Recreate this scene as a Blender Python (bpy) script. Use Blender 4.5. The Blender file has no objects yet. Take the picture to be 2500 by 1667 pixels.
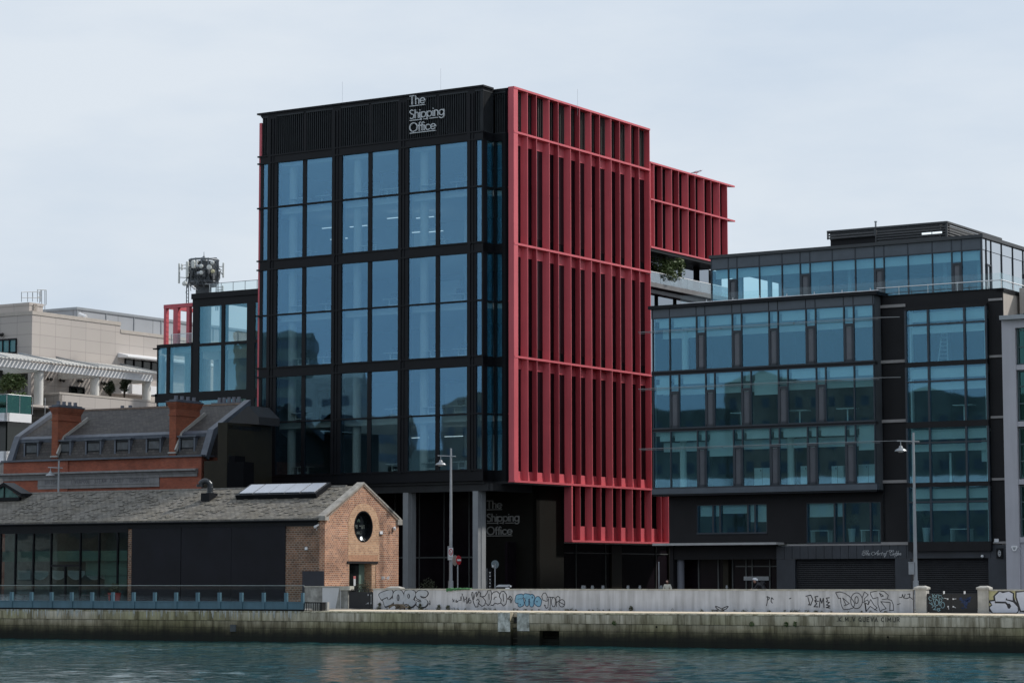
import bpy, bmesh, math, random
from math import sin, cos, radians, pi, sqrt, atan2, hypot
from mathutils import Vector, Matrix, noise
random.seed(7)
S = bpy.context.scene
COL = S.collection

# ------------------------------------------------------------------ camera
FPX = 6005.0; PITCH = radians(5.4667); ROLL = radians(-0.0686); EYE = 1.87
_cr, _sr, _cp, _sp = cos(ROLL), sin(ROLL), cos(PITCH), sin(PITCH)
_X0 = Vector((1, 0, 0)); _U0 = Vector((0, -_sp, _cp)); CF = Vector((0, _cp, _sp))
CX = _X0*_cr + _U0*_sr; CU = -_X0*_sr + _U0*_cr
cam_d = bpy.data.cameras.new('camera'); cam = bpy.data.objects.new('camera', cam_d); COL.objects.link(cam)
cam_d.sensor_width = 36.0; cam_d.lens = 36.0*FPX/2500.0; cam_d.clip_start = 0.5; cam_d.clip_end = 5000
cam.matrix_world = Matrix(((CX.x, CU.x, -CF.x, 0), (CX.y, CU.y, -CF.y, 0), (CX.z, CU.z, -CF.z, EYE), (0, 0, 0, 1)))
S.camera = cam

# ------------------------------------------------------------------ world, sun, exposure
SUN_DIR = Vector((0.707, 0.227, 0.669)).normalized()
w = bpy.data.worlds.new('World'); S.world = w; w.use_nodes = True
nt = w.node_tree; nt.nodes.clear()
out = nt.nodes.new('ShaderNodeOutputWorld'); bg = nt.nodes.new('ShaderNodeBackground')
sky = nt.nodes.new('ShaderNodeTexSky'); sky.sky_type = 'NISHITA'; sky.sun_disc = False
sky.sun_elevation = math.asin(SUN_DIR.z); sky.sun_rotation = atan2(SUN_DIR.x, SUN_DIR.y)
sky.dust_density = 3; sky.air_density = 1.2
tc = nt.nodes.new('ShaderNodeTexCoord')
mp = nt.nodes.new('ShaderNodeMapping'); mp.inputs['Scale'].default_value = (2.2, 2.2, 7)
n1 = nt.nodes.new('ShaderNodeTexNoise'); n1.inputs['Scale'].default_value = 1.6; n1.inputs['Detail'].default_value = 7; n1.inputs['Roughness'].default_value = 0.55
cr = nt.nodes.new('ShaderNodeValToRGB')
cr.color_ramp.elements[0].position = 0.40; cr.color_ramp.elements[0].color = (6.5, 7.45, 8.65, 1)
cr.color_ramp.elements[1].position = 0.62; cr.color_ramp.elements[1].color = (7.9, 8.55, 9.3, 1)
mx = nt.nodes.new('ShaderNodeMix'); mx.data_type = 'RGBA'; mx.inputs[0].default_value = 0.88
L = nt.links.new
L(tc.outputs['Generated'], mp.inputs[0]); L(mp.outputs[0], n1.inputs['Vector']); L(n1.outputs[0], cr.inputs[0])
L(sky.outputs[0], mx.inputs[6]); L(cr.outputs[0], mx.inputs[7]); L(mx.outputs[2], bg.inputs[0]); L(bg.outputs[0], out.inputs[0])
bg.inputs[1].default_value = 0.1
sl = bpy.data.lights.new('sun', 'SUN'); sl.energy = 3.4; sl.angle = radians(3.5); sl.color = (1.0, 0.95, 0.88)
so = bpy.data.objects.new('sun', sl); COL.objects.link(so)
so.rotation_euler = SUN_DIR.to_track_quat('Z', 'Y').to_euler(); so.location = (60, 40, 90)
S.view_settings.view_transform = 'Standard'; S.view_settings.look = 'None'; S.view_settings.exposure = 0.0; S.view_settings.gamma = 1.0
S.render.engine = 'CYCLES'; S.cycles.max_bounces = 7; S.cycles.transparent_max_bounces = 16; S.cycles.caustics_reflective = False; S.cycles.caustics_refractive = False
S.cycles.glossy_bounces = 3

# ------------------------------------------------------------------ geometry helpers
def ray(x, y):
    return CX*((x-1250)/FPX) - CU*((y-833.5)/FPX) + CF
EYEV = Vector((0, 0, EYE))
def at(x, y, D):
    r = ray(x, y); return EYEV + r*(D/r.y)
class Fr:
    """vertical wall frame: u along the wall, z up, k out of the wall towards the viewer's side"""
    def __init__(s, o, az):
        s.o = Vector((o[0], o[1])); a = radians(az); s.az = az
        s.d = Vector((cos(a), sin(a))); s.n = Vector((sin(a), -cos(a)))
    def P(s, u, z, k=0.0):
        q = s.o + s.d*u + s.n*k; return Vector((q.x, q.y, z))
    def uz(s, x, y, k=0.0):
        r = ray(x, y); r2 = Vector((r.x, r.y)); t = (s.o.dot(s.n)+k)/r2.dot(s.n)
        p = EYEV + r*t; return (Vector((p.x, p.y))-s.o).dot(s.d), p.z
    def sh(s, u=0, k=0, daz=0):
        q = s.P(u, 0, k); return Fr((q.x, q.y), s.az+daz)
    def solve_k(s, x, y, u):
        lo, hi = -40.0, 20.0
        f = lambda k: s.uz(x, y, k)[0]-u
        a = f(lo)
        for _ in range(50):
            m = (lo+hi)/2
            if (f(m) > 0) == (a > 0): lo = m
            else: hi = m
        return (lo+hi)/2
class M:
    def __init__(s): s.v = []; s.f = []; s.ch = []
    def add(s, vs, fs):
        b = len(s.v); s.v += [Vector(p) for p in vs]; f0 = len(s.f); s.f += [[i+b for i in f] for f in fs]; s.ch.append((b, len(s.v), f0, len(s.f))); return s
    def box(s, fr, u0, u1, z0, z1, k0, k1):
        vs = [fr.P(u, z, k) for u in (u0, u1) for z in (z0, z1) for k in (k0, k1)]
        return s.add(vs, [(0, 1, 3, 2), (4, 6, 7, 5), (0, 4, 5, 1), (2, 3, 7, 6), (0, 2, 6, 4), (1, 5, 7, 3)])
    def pbox(s, fr, x0, y0, x1, y1, k0, k1):
        u0, z1 = fr.uz(x0, y0, k1); u1, z0 = fr.uz(x1, y1, k1)
        u0b, z0b = fr.uz(x0, y1, k1); u1b, z1b = fr.uz(x1, y0, k1)
        return s.box(fr, u0, u1, z0b if abs(x1-x0) < 1 else fr.uz((x0+x1)/2, y1, k1)[1], fr.uz((x0+x1)/2, y0, k1)[1], k0, k1)
    def prism(s, fr, poly, k0, k1):
        n = len(poly); vs = [fr.P(u, z, k0) for u, z in poly] + [fr.P(u, z, k1) for u, z in poly]
        fs = [list(range(n)), list(range(2*n-1, n-1, -1))] + [(i, (i+1) % n, n+(i+1) % n, n+i) for i in range(n)]
        return s.add(vs, fs)
    def plan(s, fr, poly, z0, z1):
        n = len(poly); vs = [fr.P(u, z0, k) for u, k in poly] + [fr.P(u, z1, k) for u, k in poly]
        fs = [list(range(n)), list(range(2*n-1, n-1, -1))] + [(i, (i+1) % n, n+(i+1) % n, n+i) for i in range(n)]
        return s.add(vs, fs)
    def hull8(s, a, b):     # two quads a,b (4 points each) joined
        return s.add(list(a)+list(b), [(3, 2, 1, 0), (4, 5, 6, 7), (0, 1, 5, 4), (1, 2, 6, 5), (2, 3, 7, 6), (3, 0, 4, 7)])
    def ex(s, fr, prof, u0, u1):   # profile [(k,z)] extruded along u
        n = len(prof); vs = [fr.P(u0, z, k) for k, z in prof] + [fr.P(u1, z, k) for k, z in prof]
        fs = [list(range(n)), list(range(2*n-1, n-1, -1))] + [(i, (i+1) % n, n+(i+1) % n, n+i) for i in range(n)]
        return s.add(vs, fs)
    def tube(s, pts, r, n=8, r1=None, caps=True):
        pts = [Vector(p) for p in pts]; m = len(pts); b0 = len(s.v); up = Vector((0.13, 0.21, 1)).normalized()
        for i, p in enumerate(pts):
            t = (pts[min(i+1, m-1)]-pts[max(i-1, 0)]).normalized()
            a = t.cross(up if abs(t.dot(up)) < .95 else Vector((1, 0, 0))).normalized(); c = t.cross(a)
            rr = r if r1 is None else r+(r1-r)*i/(m-1)
            for j in range(n):
                th = 2*pi*j/n; s.v.append(p + (a*cos(th)+c*sin(th))*rr)
        for i in range(m-1):
            for j in range(n):
                q = b0+i*n; s.f.append([q+j, q+(j+1) % n, q+n+(j+1) % n, q+n+j])
        if caps: s.f.append([b0+j for j in range(n)][::-1]); s.f.append([b0+(m-1)*n+j for j in range(n)])
        return s
    def lathe(s, c, prof, n=16, ax=Vector((0, 0, 1))):
        ax = Vector(ax).normalized(); a = ax.cross(Vector((1, 0, 0)) if abs(ax.x) < .9 else Vector((0, 1, 0))).normalized(); b = ax.cross(a); c = Vector(c)
        b0 = len(s.v)
        for r, h in prof:
            for j in range(n):
                th = 2*pi*j/n; s.v.append(c+ax*h+(a*cos(th)+b*sin(th))*max(r, .0005))
        for i in range(len(prof)-1):
            for j in range(n):
                q = b0+i*n; s.f.append([q+j, q+(j+1) % n, q+n+(j+1) % n, q+n+j])
        s.f.append([b0+j for j in range(n)][::-1]); s.f.append([b0+(len(prof)-1)*n+j for j in range(n)])
        return s
    def ribbon(s, fr, pts, wd, k0, k1):   # flat brush stroke with round joints; each piece a hair proud of the last
        kk = k1
        for i in range(len(pts)-1):
            a = Vector(pts[i]); b = Vector(pts[i+1]); d = b-a
            if d.length < 1e-5: continue
            d.normalize(); nn = Vector((-d.y, d.x))*wd/2; h = d*wd*0.22
            s.prism(fr, [tuple(a-h-nn*.75), tuple(a-nn*.95), tuple(b-nn*.95), tuple(b+h-nn*.75), tuple(b+h+nn*.75), tuple(b+nn*.95), tuple(a+nn*.95), tuple(a-h+nn*.75)], k0, kk)
            kk += 0.00025
        return s
    def blob(s, fr, pts, wd, k0, k1):     # fat stroke with fully round ends
        kk = k1
        for i in range(len(pts)):
            a = Vector(pts[i]); s.prism(fr, [(a.x+wd/2*cos(2*pi*j/14), a.y+wd/2*sin(2*pi*j/14)) for j in range(14)], k0, kk); kk += .0002
            if i+1 < len(pts):
                b = Vector(pts[i+1]); d = (b-a)
                if d.length < 1e-5: continue
                d.normalize(); nn = Vector((-d.y, d.x))*wd/2
                s.prism(fr, [tuple(a-nn), tuple(b-nn), tuple(b+nn), tuple(a+nn)], k0, kk); kk += .0002
        return s
    def build(s, name, mat, parent=None, label=None, cat=None, group=None, kind=None, smooth=False, origin=None):
        o0 = ORG.get(parent.name) if parent is not None else None
        if o0 is None:
            if origin is None:
                xs = [v.x for v in s.v]; ys = [v.y for v in s.v]; zs = [v.z for v in s.v]
                origin = Vector(((min(xs)+max(xs))/2, (min(ys)+max(ys))/2, min(zs)))
            o0 = Vector(origin)
        me = bpy.data.meshes.new(name); me.from_pydata([v-o0 for v in s.v], [], s.f)
        bm = bmesh.new(); bm.from_mesh(me); bmesh.ops.recalc_face_normals(bm, faces=bm.faces)
        uv = bm.loops.layers.uv.new('UVMap'); Z = Vector((0, 0, 1))
        for f in bm.faces:
            n = f.normal
            if abs(n.z) < .97: t = Z.cross(n).normalized(); b = n.cross(t)
            else: t = Vector((1, 0, 0)); b = Vector((0, 1, 0))
            for l in f.loops: p = l.vert.co+o0; l[uv].uv = (p.dot(t), p.dot(b))
            f.smooth = smooth
        bm.to_mesh(me); bm.free(); me.materials.append(mat)
        ob = bpy.data.objects.new(name, me); COL.objects.link(ob)
        if parent is not None: ob.parent = parent
        else: ob.location = o0
        ORG[ob.name] = o0
        if label: ob['label'] = label
        if cat: ob['category'] = cat
        if group: ob['group'] = group
        if kind: ob['kind'] = kind
        return ob
ORG = {}
def _each(s, name, mat, parent=None, **k):      # one object per solid added
    n = 0
    for (v0, v1, f0, f1) in s.ch:
        m = M(); m.v = s.v[v0:v1]; m.f = [[i-v0 for i in f] for f in s.f[f0:f1]]; m.build(name, mat, parent, **k)
M.each = _each
def thing(name, label, cat, loc, group=None):
    o = bpy.data.objects.new(name, None); COL.objects.link(o); o.location = Vector(loc); o.empty_display_size = .3
    o['label'] = label; o['category'] = cat
    if group: o['group'] = group
    ORG[o.name] = Vector(loc); return o
def kids(o): return [c for c in bpy.data.objects if c.parent == o]
def dup(o, delta, label=None, rz=None, parent=None):
    c = o.copy(); COL.objects.link(c)
    if parent is None: c.location = o.location + Vector(delta)
    else: c.parent = parent
    if rz is not None: c.rotation_euler.z = rz
    if label: c['label'] = label
    for ch in kids(o): dup(ch, None, None, None, c)
    return c
def struct(mb, name, mat, **k): return mb.build(name, mat, kind='structure', **k)

# ------------------------------------------------------------------ materials
def mat(name, col, rough=.6, metal=0., var=.12, vs=1.5, bump=0., bs=30., streak=0., spec=.5, dirt=None, coat=0.):
    m = bpy.data.materials.new(name); m.use_nodes = True; t = m.node_tree; b = t.nodes['Principled BSDF']
    b.inputs['Roughness'].default_value = rough; b.inputs['Metallic'].default_value = metal; b.inputs['Specular IOR Level'].default_value = spec
    g = t.nodes.new('ShaderNodeNewGeometry')
    n = t.nodes.new('ShaderNodeTexNoise'); n.inputs['Scale'].default_value = vs; n.inputs['Detail'].default_value = 6; n.inputs['Roughness'].default_value = .6
    t.links.new(g.outputs['Position'], n.inputs['Vector'])
    r = t.nodes.new('ShaderNodeValToRGB'); r.color_ramp.elements[0].position = .3; r.color_ramp.elements[1].position = .7
    d = dirt or tuple(c*(1-2*var) for c in col)
    r.color_ramp.elements[0].color = (*d, 1) if dirt else (*[max(c*(1-var), 0) for c in col], 1)
    r.color_ramp.elements[1].color = (*[min(c*(1+var), 1) for c in col], 1)
    t.links.new(n.outputs[0], r.inputs[0]); last = r.outputs[0]
    if streak:
        mp = t.nodes.new('ShaderNodeMapping'); mp.inputs['Scale'].default_value = (2.2, 2.2, .18)
        t.links.new(g.outputs['Position'], mp.inputs[0]); n2 = t.nodes.new('ShaderNodeTexNoise'); n2.inputs['Scale'].default_value = 1.7; n2.inputs['Detail'].default_value = 5
        t.links.new(mp.outputs[0], n2.inputs['Vector']); mr = t.nodes.new('ShaderNodeMapRange'); mr.inputs[1].default_value = .4; mr.inputs[2].default_value = .75; mr.inputs[3].default_value = 0; mr.inputs[4].default_value = streak
        t.links.new(n2.outputs[0], mr.inputs[0]); mxx = t.nodes.new('ShaderNodeMix'); mxx.data_type = 'RGBA'; mxx.blend_type = 'MULTIPLY'
        t.links.new(mr.outputs[0], mxx.inputs[0]); t.links.new(last, mxx.inputs[6]); mxx.inputs[7].default_value = (.35, .34, .32, 1); last = mxx.outputs[2]
    t.links.new(last, b.inputs['Base Color'])
    if bump:
        nb = t.nodes.new('ShaderNodeTexNoise'); nb.inputs['Scale'].default_value = bs; nb.inputs['Detail'].default_value = 4; t.links.new(g.outputs['Position'], nb.inputs['Vector'])
        bp = t.nodes.new('ShaderNodeBump'); bp.inputs['Strength'].default_value = bump; bp.inputs['Distance'].default_value = .02
        t.links.new(nb.outputs[0], bp.inputs['Height']); t.links.new(bp.outputs[0], b.inputs['Normal'])
    m['_last'] = 0
    return m
def glass(name, refl, trans, fac=.35, wave=.02, wscale=.6, rough=.015, add=.5):
    m = bpy.data.materials.new(name); m.use_nodes = True; t = m.node_tree; t.nodes.clear()
    o = t.nodes.new('ShaderNodeOutputMaterial'); gl = t.nodes.new('ShaderNodeBsdfGlossy'); tr = t.nodes.new('ShaderNodeBsdfTransparent'); mi = t.nodes.new('ShaderNodeMixShader')
    gl.inputs['Color'].default_value = (*refl, 1); gl.inputs['Roughness'].default_value = rough; tr.inputs['Color'].default_value = (*trans, 1)
    lw = t.nodes.new('ShaderNodeLayerWeight'); lw.inputs['Blend'].default_value = .35
    mr = t.nodes.new('ShaderNodeMapRange'); mr.inputs[3].default_value = fac; mr.inputs[4].default_value = min(1, fac+add); t.links.new(lw.outputs['Fresnel'], mr.inputs[0])
    t.links.new(mr.outputs[0], mi.inputs[0]); t.links.new(tr.outputs[0], mi.inputs[1]); t.links.new(gl.outputs[0], mi.inputs[2]); t.links.new(mi.outputs[0], o.inputs[0])
    g = t.nodes.new('ShaderNodeNewGeometry'); n = t.nodes.new('ShaderNodeTexNoise'); n.inputs['Scale'].default_value = wscale; n.inputs['Detail'].default_value = 2
    oi = t.nodes.new('ShaderNodeObjectInfo'); va = t.nodes.new('ShaderNodeVectorMath'); va.operation = 'ADD'
    cb = t.nodes.new('ShaderNodeCombineXYZ'); ml = t.nodes.new('ShaderNodeMath'); ml.operation = 'MULTIPLY'; ml.inputs[1].default_value = 37.
    t.links.new(oi.outputs['Random'], ml.inputs[0]); t.links.new(ml.outputs[0], cb.inputs[0]); t.links.new(ml.outputs[0], cb.inputs[1])
    t.links.new(g.outputs['Position'], va.inputs[0]); t.links.new(cb.outputs[0], va.inputs[1]); t.links.new(va.outputs[0], n.inputs['Vector'])
    bp = t.nodes.new('ShaderNodeBump'); bp.inputs['Strength'].default_value = 1.0; bp.inputs['Distance'].default_value = wave
    t.links.new(n.outputs[0], bp.inputs['Height']); t.links.new(bp.outputs[0], gl.inputs['Normal'])
    return m
def brick(name, c1, c2, mortar, bw=.225, bh=.075, ms=.011, rough=.85, stain=.35, bump=.4, offset=.5, big=None, stainc=(.3, .28, .26), vs=.7):
    m = bpy.data.materials.new(name); m.use_nodes = True; t = m.node_tree; b = t.nodes['Principled BSDF']; b.inputs['Roughness'].default_value = rough
    u = t.nodes.new('ShaderNodeUVMap'); u.uv_map = 'UVMap'
    br = t.nodes.new('ShaderNodeTexBrick'); br.inputs['Color1'].default_value = (*c1, 1); br.inputs['Color2'].default_value = (*c2, 1); br.inputs['Mortar'].default_value = (*mortar, 1)
    br.inputs['Scale'].default_value = 1; br.inputs['Brick Width'].default_value = bw; br.inputs['Row Height'].default_value = bh; br.inputs['Mortar Size'].default_value = ms; br.inputs['Mortar Smooth'].default_value = .2; br.offset = offset
    t.links.new(u.outputs[0], br.inputs['Vector'])
    n = t.nodes.new('ShaderNodeTexNoise'); n.inputs['Scale'].default_value = vs; n.inputs['Detail'].default_value = 8; n.inputs['Roughness'].default_value = .65; t.links.new(u.outputs[0], n.inputs['Vector'])
    mr = t.nodes.new('ShaderNodeMapRange'); mr.inputs[1].default_value = .42; mr.inputs[2].default_value = .68; mr.inputs[4].default_value = stain; t.links.new(n.outputs[0], mr.inputs[0])
    mxx = t.nodes.new('ShaderNodeMix'); mxx.data_type = 'RGBA'; mxx.blend_type = 'MULTIPLY'; t.links.new(mr.outputs[0], mxx.inputs[0]); t.links.new(br.outputs['Color'], mxx.inputs[6]); mxx.inputs[7].default_value = (*stainc, 1)
    t.links.new(mxx.outputs[2], b.inputs['Base Color'])
    bp = t.nodes.new('ShaderNodeBump'); bp.inputs['Strength'].default_value = bump; bp.inputs['Distance'].default_value = .012; bp.invert = True
    t.links.new(br.outputs['Fac'], bp.inputs['Height']); t.links.new(bp.outputs[0], b.inputs['Normal'])
    return m
BLK = mat('black_metal', (.0055, .0065, .009), .45, var=.25, vs=.8, spec=.22)
BLK2 = mat('black_louvre', (.026, .030, .034), .5, var=.15, spec=.3)
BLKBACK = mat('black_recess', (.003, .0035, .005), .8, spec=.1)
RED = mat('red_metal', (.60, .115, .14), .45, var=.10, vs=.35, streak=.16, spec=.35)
RED_SHADED = mat('red_metal_shaded', (.46, .085, .11), .45, var=.08, vs=.5)  # darker copy of red_metal, shade of the inward-turned fins put into the colour
DGLASS = mat('dark_reveal_glass', (.010, .007, .010), .18, var=.2, spec=.22)
GLM = glass('blue_office_glass', (.27, .53, .78), (.86, .95, .96), .19, wave=.003, wscale=.35)
GLT = glass('teal_office_glass', (.22, .46, .60), (.84, .94, .94), .20, wave=.006, wscale=.5)
GLR = glass('bay_office_glass', (.30, .60, .84), (.78, .93, .95), .125, wave=.0016, wscale=.4)
GLD = glass('dark_shop_glass', (.40, .42, .45), (.5, .55, .55), .05, wave=.004)
GLC = glass('clear_balustrade_glass', (.8, .85, .9), (.93, .97, .97), .015, wave=.0005, add=.2)
GLS = glass('shed_glass', (.36, .38, .42), (.75, .84, .82), .08, wave=.003, add=.3)
GLG = glass('green_glass', (.12, .3, .3), (.5, .68, .64), .2, wave=.004)
WHITE = mat('white_interior', (.88, .9, .87), .8, var=.03)
INT = mat('interior_wall', (.34, .38, .41), .85, var=.15, vs=.3)
CARP = mat('office_carpet', (.20, .21, .22), .95)
BLIND = mat('pale_blind', (.80, .86, .85), .8, var=.04)
DESKW = mat('white_desk', (.85, .87, .85), .5, var=.02)
CONC = mat('grey_concrete', (.33, .335, .33), .85, var=.16, vs=1.2, bump=.3, streak=.35)
ASPH = mat('asphalt', (.055, .055, .058), .9, var=.2, bump=.3)
PAVE = mat('pavement_stone', (.20, .195, .18), .85, var=.2, bump=.2)
LGREY = mat('light_render', (.42, .42, .46), .8, var=.06, vs=.4, streak=.15)
CREAM = mat('cream_stone', (.44, .40, .36), .8, var=.06, streak=.1)
WMET = mat('white_metal', (.75, .76, .78), .45, var=.04)
GMET = mat('grey_metal', (.30, .32, .34), .4, metal=.5, var=.1)
COLM = mat('column_paint', (.25, .265, .28), .6, var=.08, streak=.15)
LAMPM = mat('lamp_grey_paint', (.30, .32, .34), .5, var=.12)
LEAD = mat('lead_flashing', (.092, .105, .13), .5, var=.22, vs=2)
BRONZE = mat('bronze_cladding', (.020, .017, .010), .5, var=.2, spec=.25)
LETW = mat('sign_white', (.62, .64, .66), .6, var=.02)
LETG = mat('sign_grey', (.24, .24, .23), .6, var=.02)
PAINTK = mat('spray_black', (.015, .016, .022), .5, var=.2)
PAINTS = mat('spray_silver', (.40, .43, .47), .5, var=.12, vs=5)
PAINTW = mat('spray_white', (.55, .58, .66), .6, var=.06, vs=3)
PAINTB = mat('spray_blue', (.17, .36, .50), .5, var=.12, vs=5)
PAINTDB = mat('spray_navy', (.01, .03, .10), .6, var=.4, vs=8)
PAINTC = mat('spray_pale_cyan', (.25, .42, .48), .6)
PAINTY = mat('spray_yellow', (.42, .40, .22), .7, var=.2)

# ------------------------------------------------------------------ frames (metres; the camera stands at the origin on the far bank)
GA = -32.3; GQ = -29.3
_c = at(1256, 1174, 165); A = Fr(_c, GA); R = Fr(_c, GA+90)                 # main office: quay side and alley side
B1 = Fr(at(1593.5, 1190, 157.5), GA)                                        # bay of the right-hand office
SH = Fr(at(793, 1300, 149), GQ); SG = Fr(at(793, 1300, 149), GQ+90)          # brick shed: long side and gable
QW = Fr(at(1200, 1488.9, 140.7), GQ); ED = Fr(at(1200, 1493, 133.9), GQ)      # graffiti wall, quay edge
HS = Fr(at(250, 1120, 172), -29.0)                                          # red brick house
AN = Fr(at(540, 837, 196), GA)                                              # glazed wing behind
_t = at(79, 767, 225); TR = Fr(_t, GA+90); TA = Fr(_t, GA)                  # stone building
WZ = -1.79

# ------------------------------------------------------------------ water
def water():
    m = bpy.data.materials.new('river_water'); m.use_nodes = True; t = m.node_tree; b = t.nodes['Principled BSDF']
    b.inputs['Base Color'].default_value = (.010, .052, .056, 1); b.inputs['Roughness'].default_value = .07; b.inputs['IOR'].default_value = 1.33
    g = t.nodes.new('ShaderNodeNewGeometry'); hs = []
    for sc, sx, sy, det in ((1.0, 1.1, 2.6, 3), (4.5, 1., 1.8, 3), (14., 1., 1.4, 2)):
        mp = t.nodes.new('ShaderNodeMapping'); mp.inputs['Scale'].default_value = (sx, sy, 1); mp.inputs['Rotation'].default_value = (0, 0, radians(-12))
        n = t.nodes.new('ShaderNodeTexNoise'); n.inputs['Scale'].default_value = sc; n.inputs['Detail'].default_value = det; n.inputs['Distortion'].default_value = .3
        t.links.new(g.outputs['Position'], mp.inputs[0]); t.links.new(mp.outputs[0], n.inputs['Vector']); hs.append(n)
    prev = None
    for n, d in zip(hs, (.03, .012, .0022)):
        bp = t.nodes.new('ShaderNodeBump'); bp.inputs['Distance'].default_value = d; bp.inputs['Strength'].default_value = 1
        t.links.new(n.outputs[0], bp.inputs['Height'])
        if prev: t.links.new(prev.outputs[0], bp.inputs['Normal'])
        prev = bp
    t.links.new(prev.outputs[0], b.inputs['Normal'])
    X0, X1, Y0, Y1, st = -46., 46., 74., 164., .32
    nx = int((X1-X0)/st); ny = int((Y1-Y0)/st); mb = M()
    for j in range(ny+1):
        for i in range(nx+1):
            x = X0+(X1-X0)*i/nx; y = Y0+(Y1-Y0)*j/ny
            e = min(1, min(i, nx-i, j, ny-j)/4)
            g_ = .55+.9*max(0, noise.noise(Vector((x*.06, y*.05, 2.)))+.35)
            h = g_*((.5-abs(noise.noise(Vector((x*.42, y*.55, .3)))))*.075+noise.noise(Vector((x*1.0, y*1.4, 4.)))*.055+noise.noise(Vector((x*2.0, y*2.8, 9.)))*.022)
            mb.v.append(Vector((x, y, WZ+h*e)))
    for j in range(ny):
        for i in range(nx):
            q = j*(nx+1)+i; mb.f.append([q, q+1, q+nx+2, q+nx+1])
    b0 = len(mb.v); F = 700.
    mb.v += [Vector((-F, 1, WZ)), Vector((F, 1, WZ)), Vector((F, F, WZ)), Vector((-F, F, WZ))]
    c = [0, nx, (ny+1)*(nx+1)-1, ny*(nx+1)]
    bot = list(range(0, nx+1)); rt = [j*(nx+1)+nx for j in range(ny+1)]; top = [ny*(nx+1)+i for i in range(nx, -1, -1)]; lf = [j*(nx+1) for j in range(ny, -1, -1)]
    mb.f += [[b0, b0+1]+bot[::-1], [b0+1, b0+2]+rt[::-1], [b0+2, b0+3]+top[::-1], [b0+3, b0]+lf[::-1]]
    struct(mb, 'water', m, smooth=True, origin=(0, 0, WZ))
water()

# ------------------------------------------------------------------ ground on the far side, quay edge
g = M(); g.plan(ED, [(-900, -.4), (900, -.4), (900, -1500), (-900, -1500)], -3.0, 0.0)
struct(g, 'ground', ASPH)
g = M(); g.plan(ED, [(-14, -5.6), (120, -5.6), (120, -.38), (-14, -.38)], -.30, .004)
struct(g, 'quay_path', mat('quay_granite_top', (.56, .48, .37), .85, var=.22, vs=1.6, bump=.3))
g = M(); g.plan(QW, [(-60, -1.2), (120, -1.2), (120, -4.2), (-60, -4.2)], -.1, .06); struct(g, 'pavement', PAVE)
g = M(); g.plan(A, [(-40, 3.), (40, 3.), (40, -40), (-40, -40)], -.1, .05); struct(g, 'plaza_pavement', PAVE)
g = M(); g.plan(ED, [(-80, -.4), (-12.3, -.4), (-12.3, -15), (-80, -15)], -.1, .05); struct(g, 'terrace_deck', PAVE)

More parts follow.
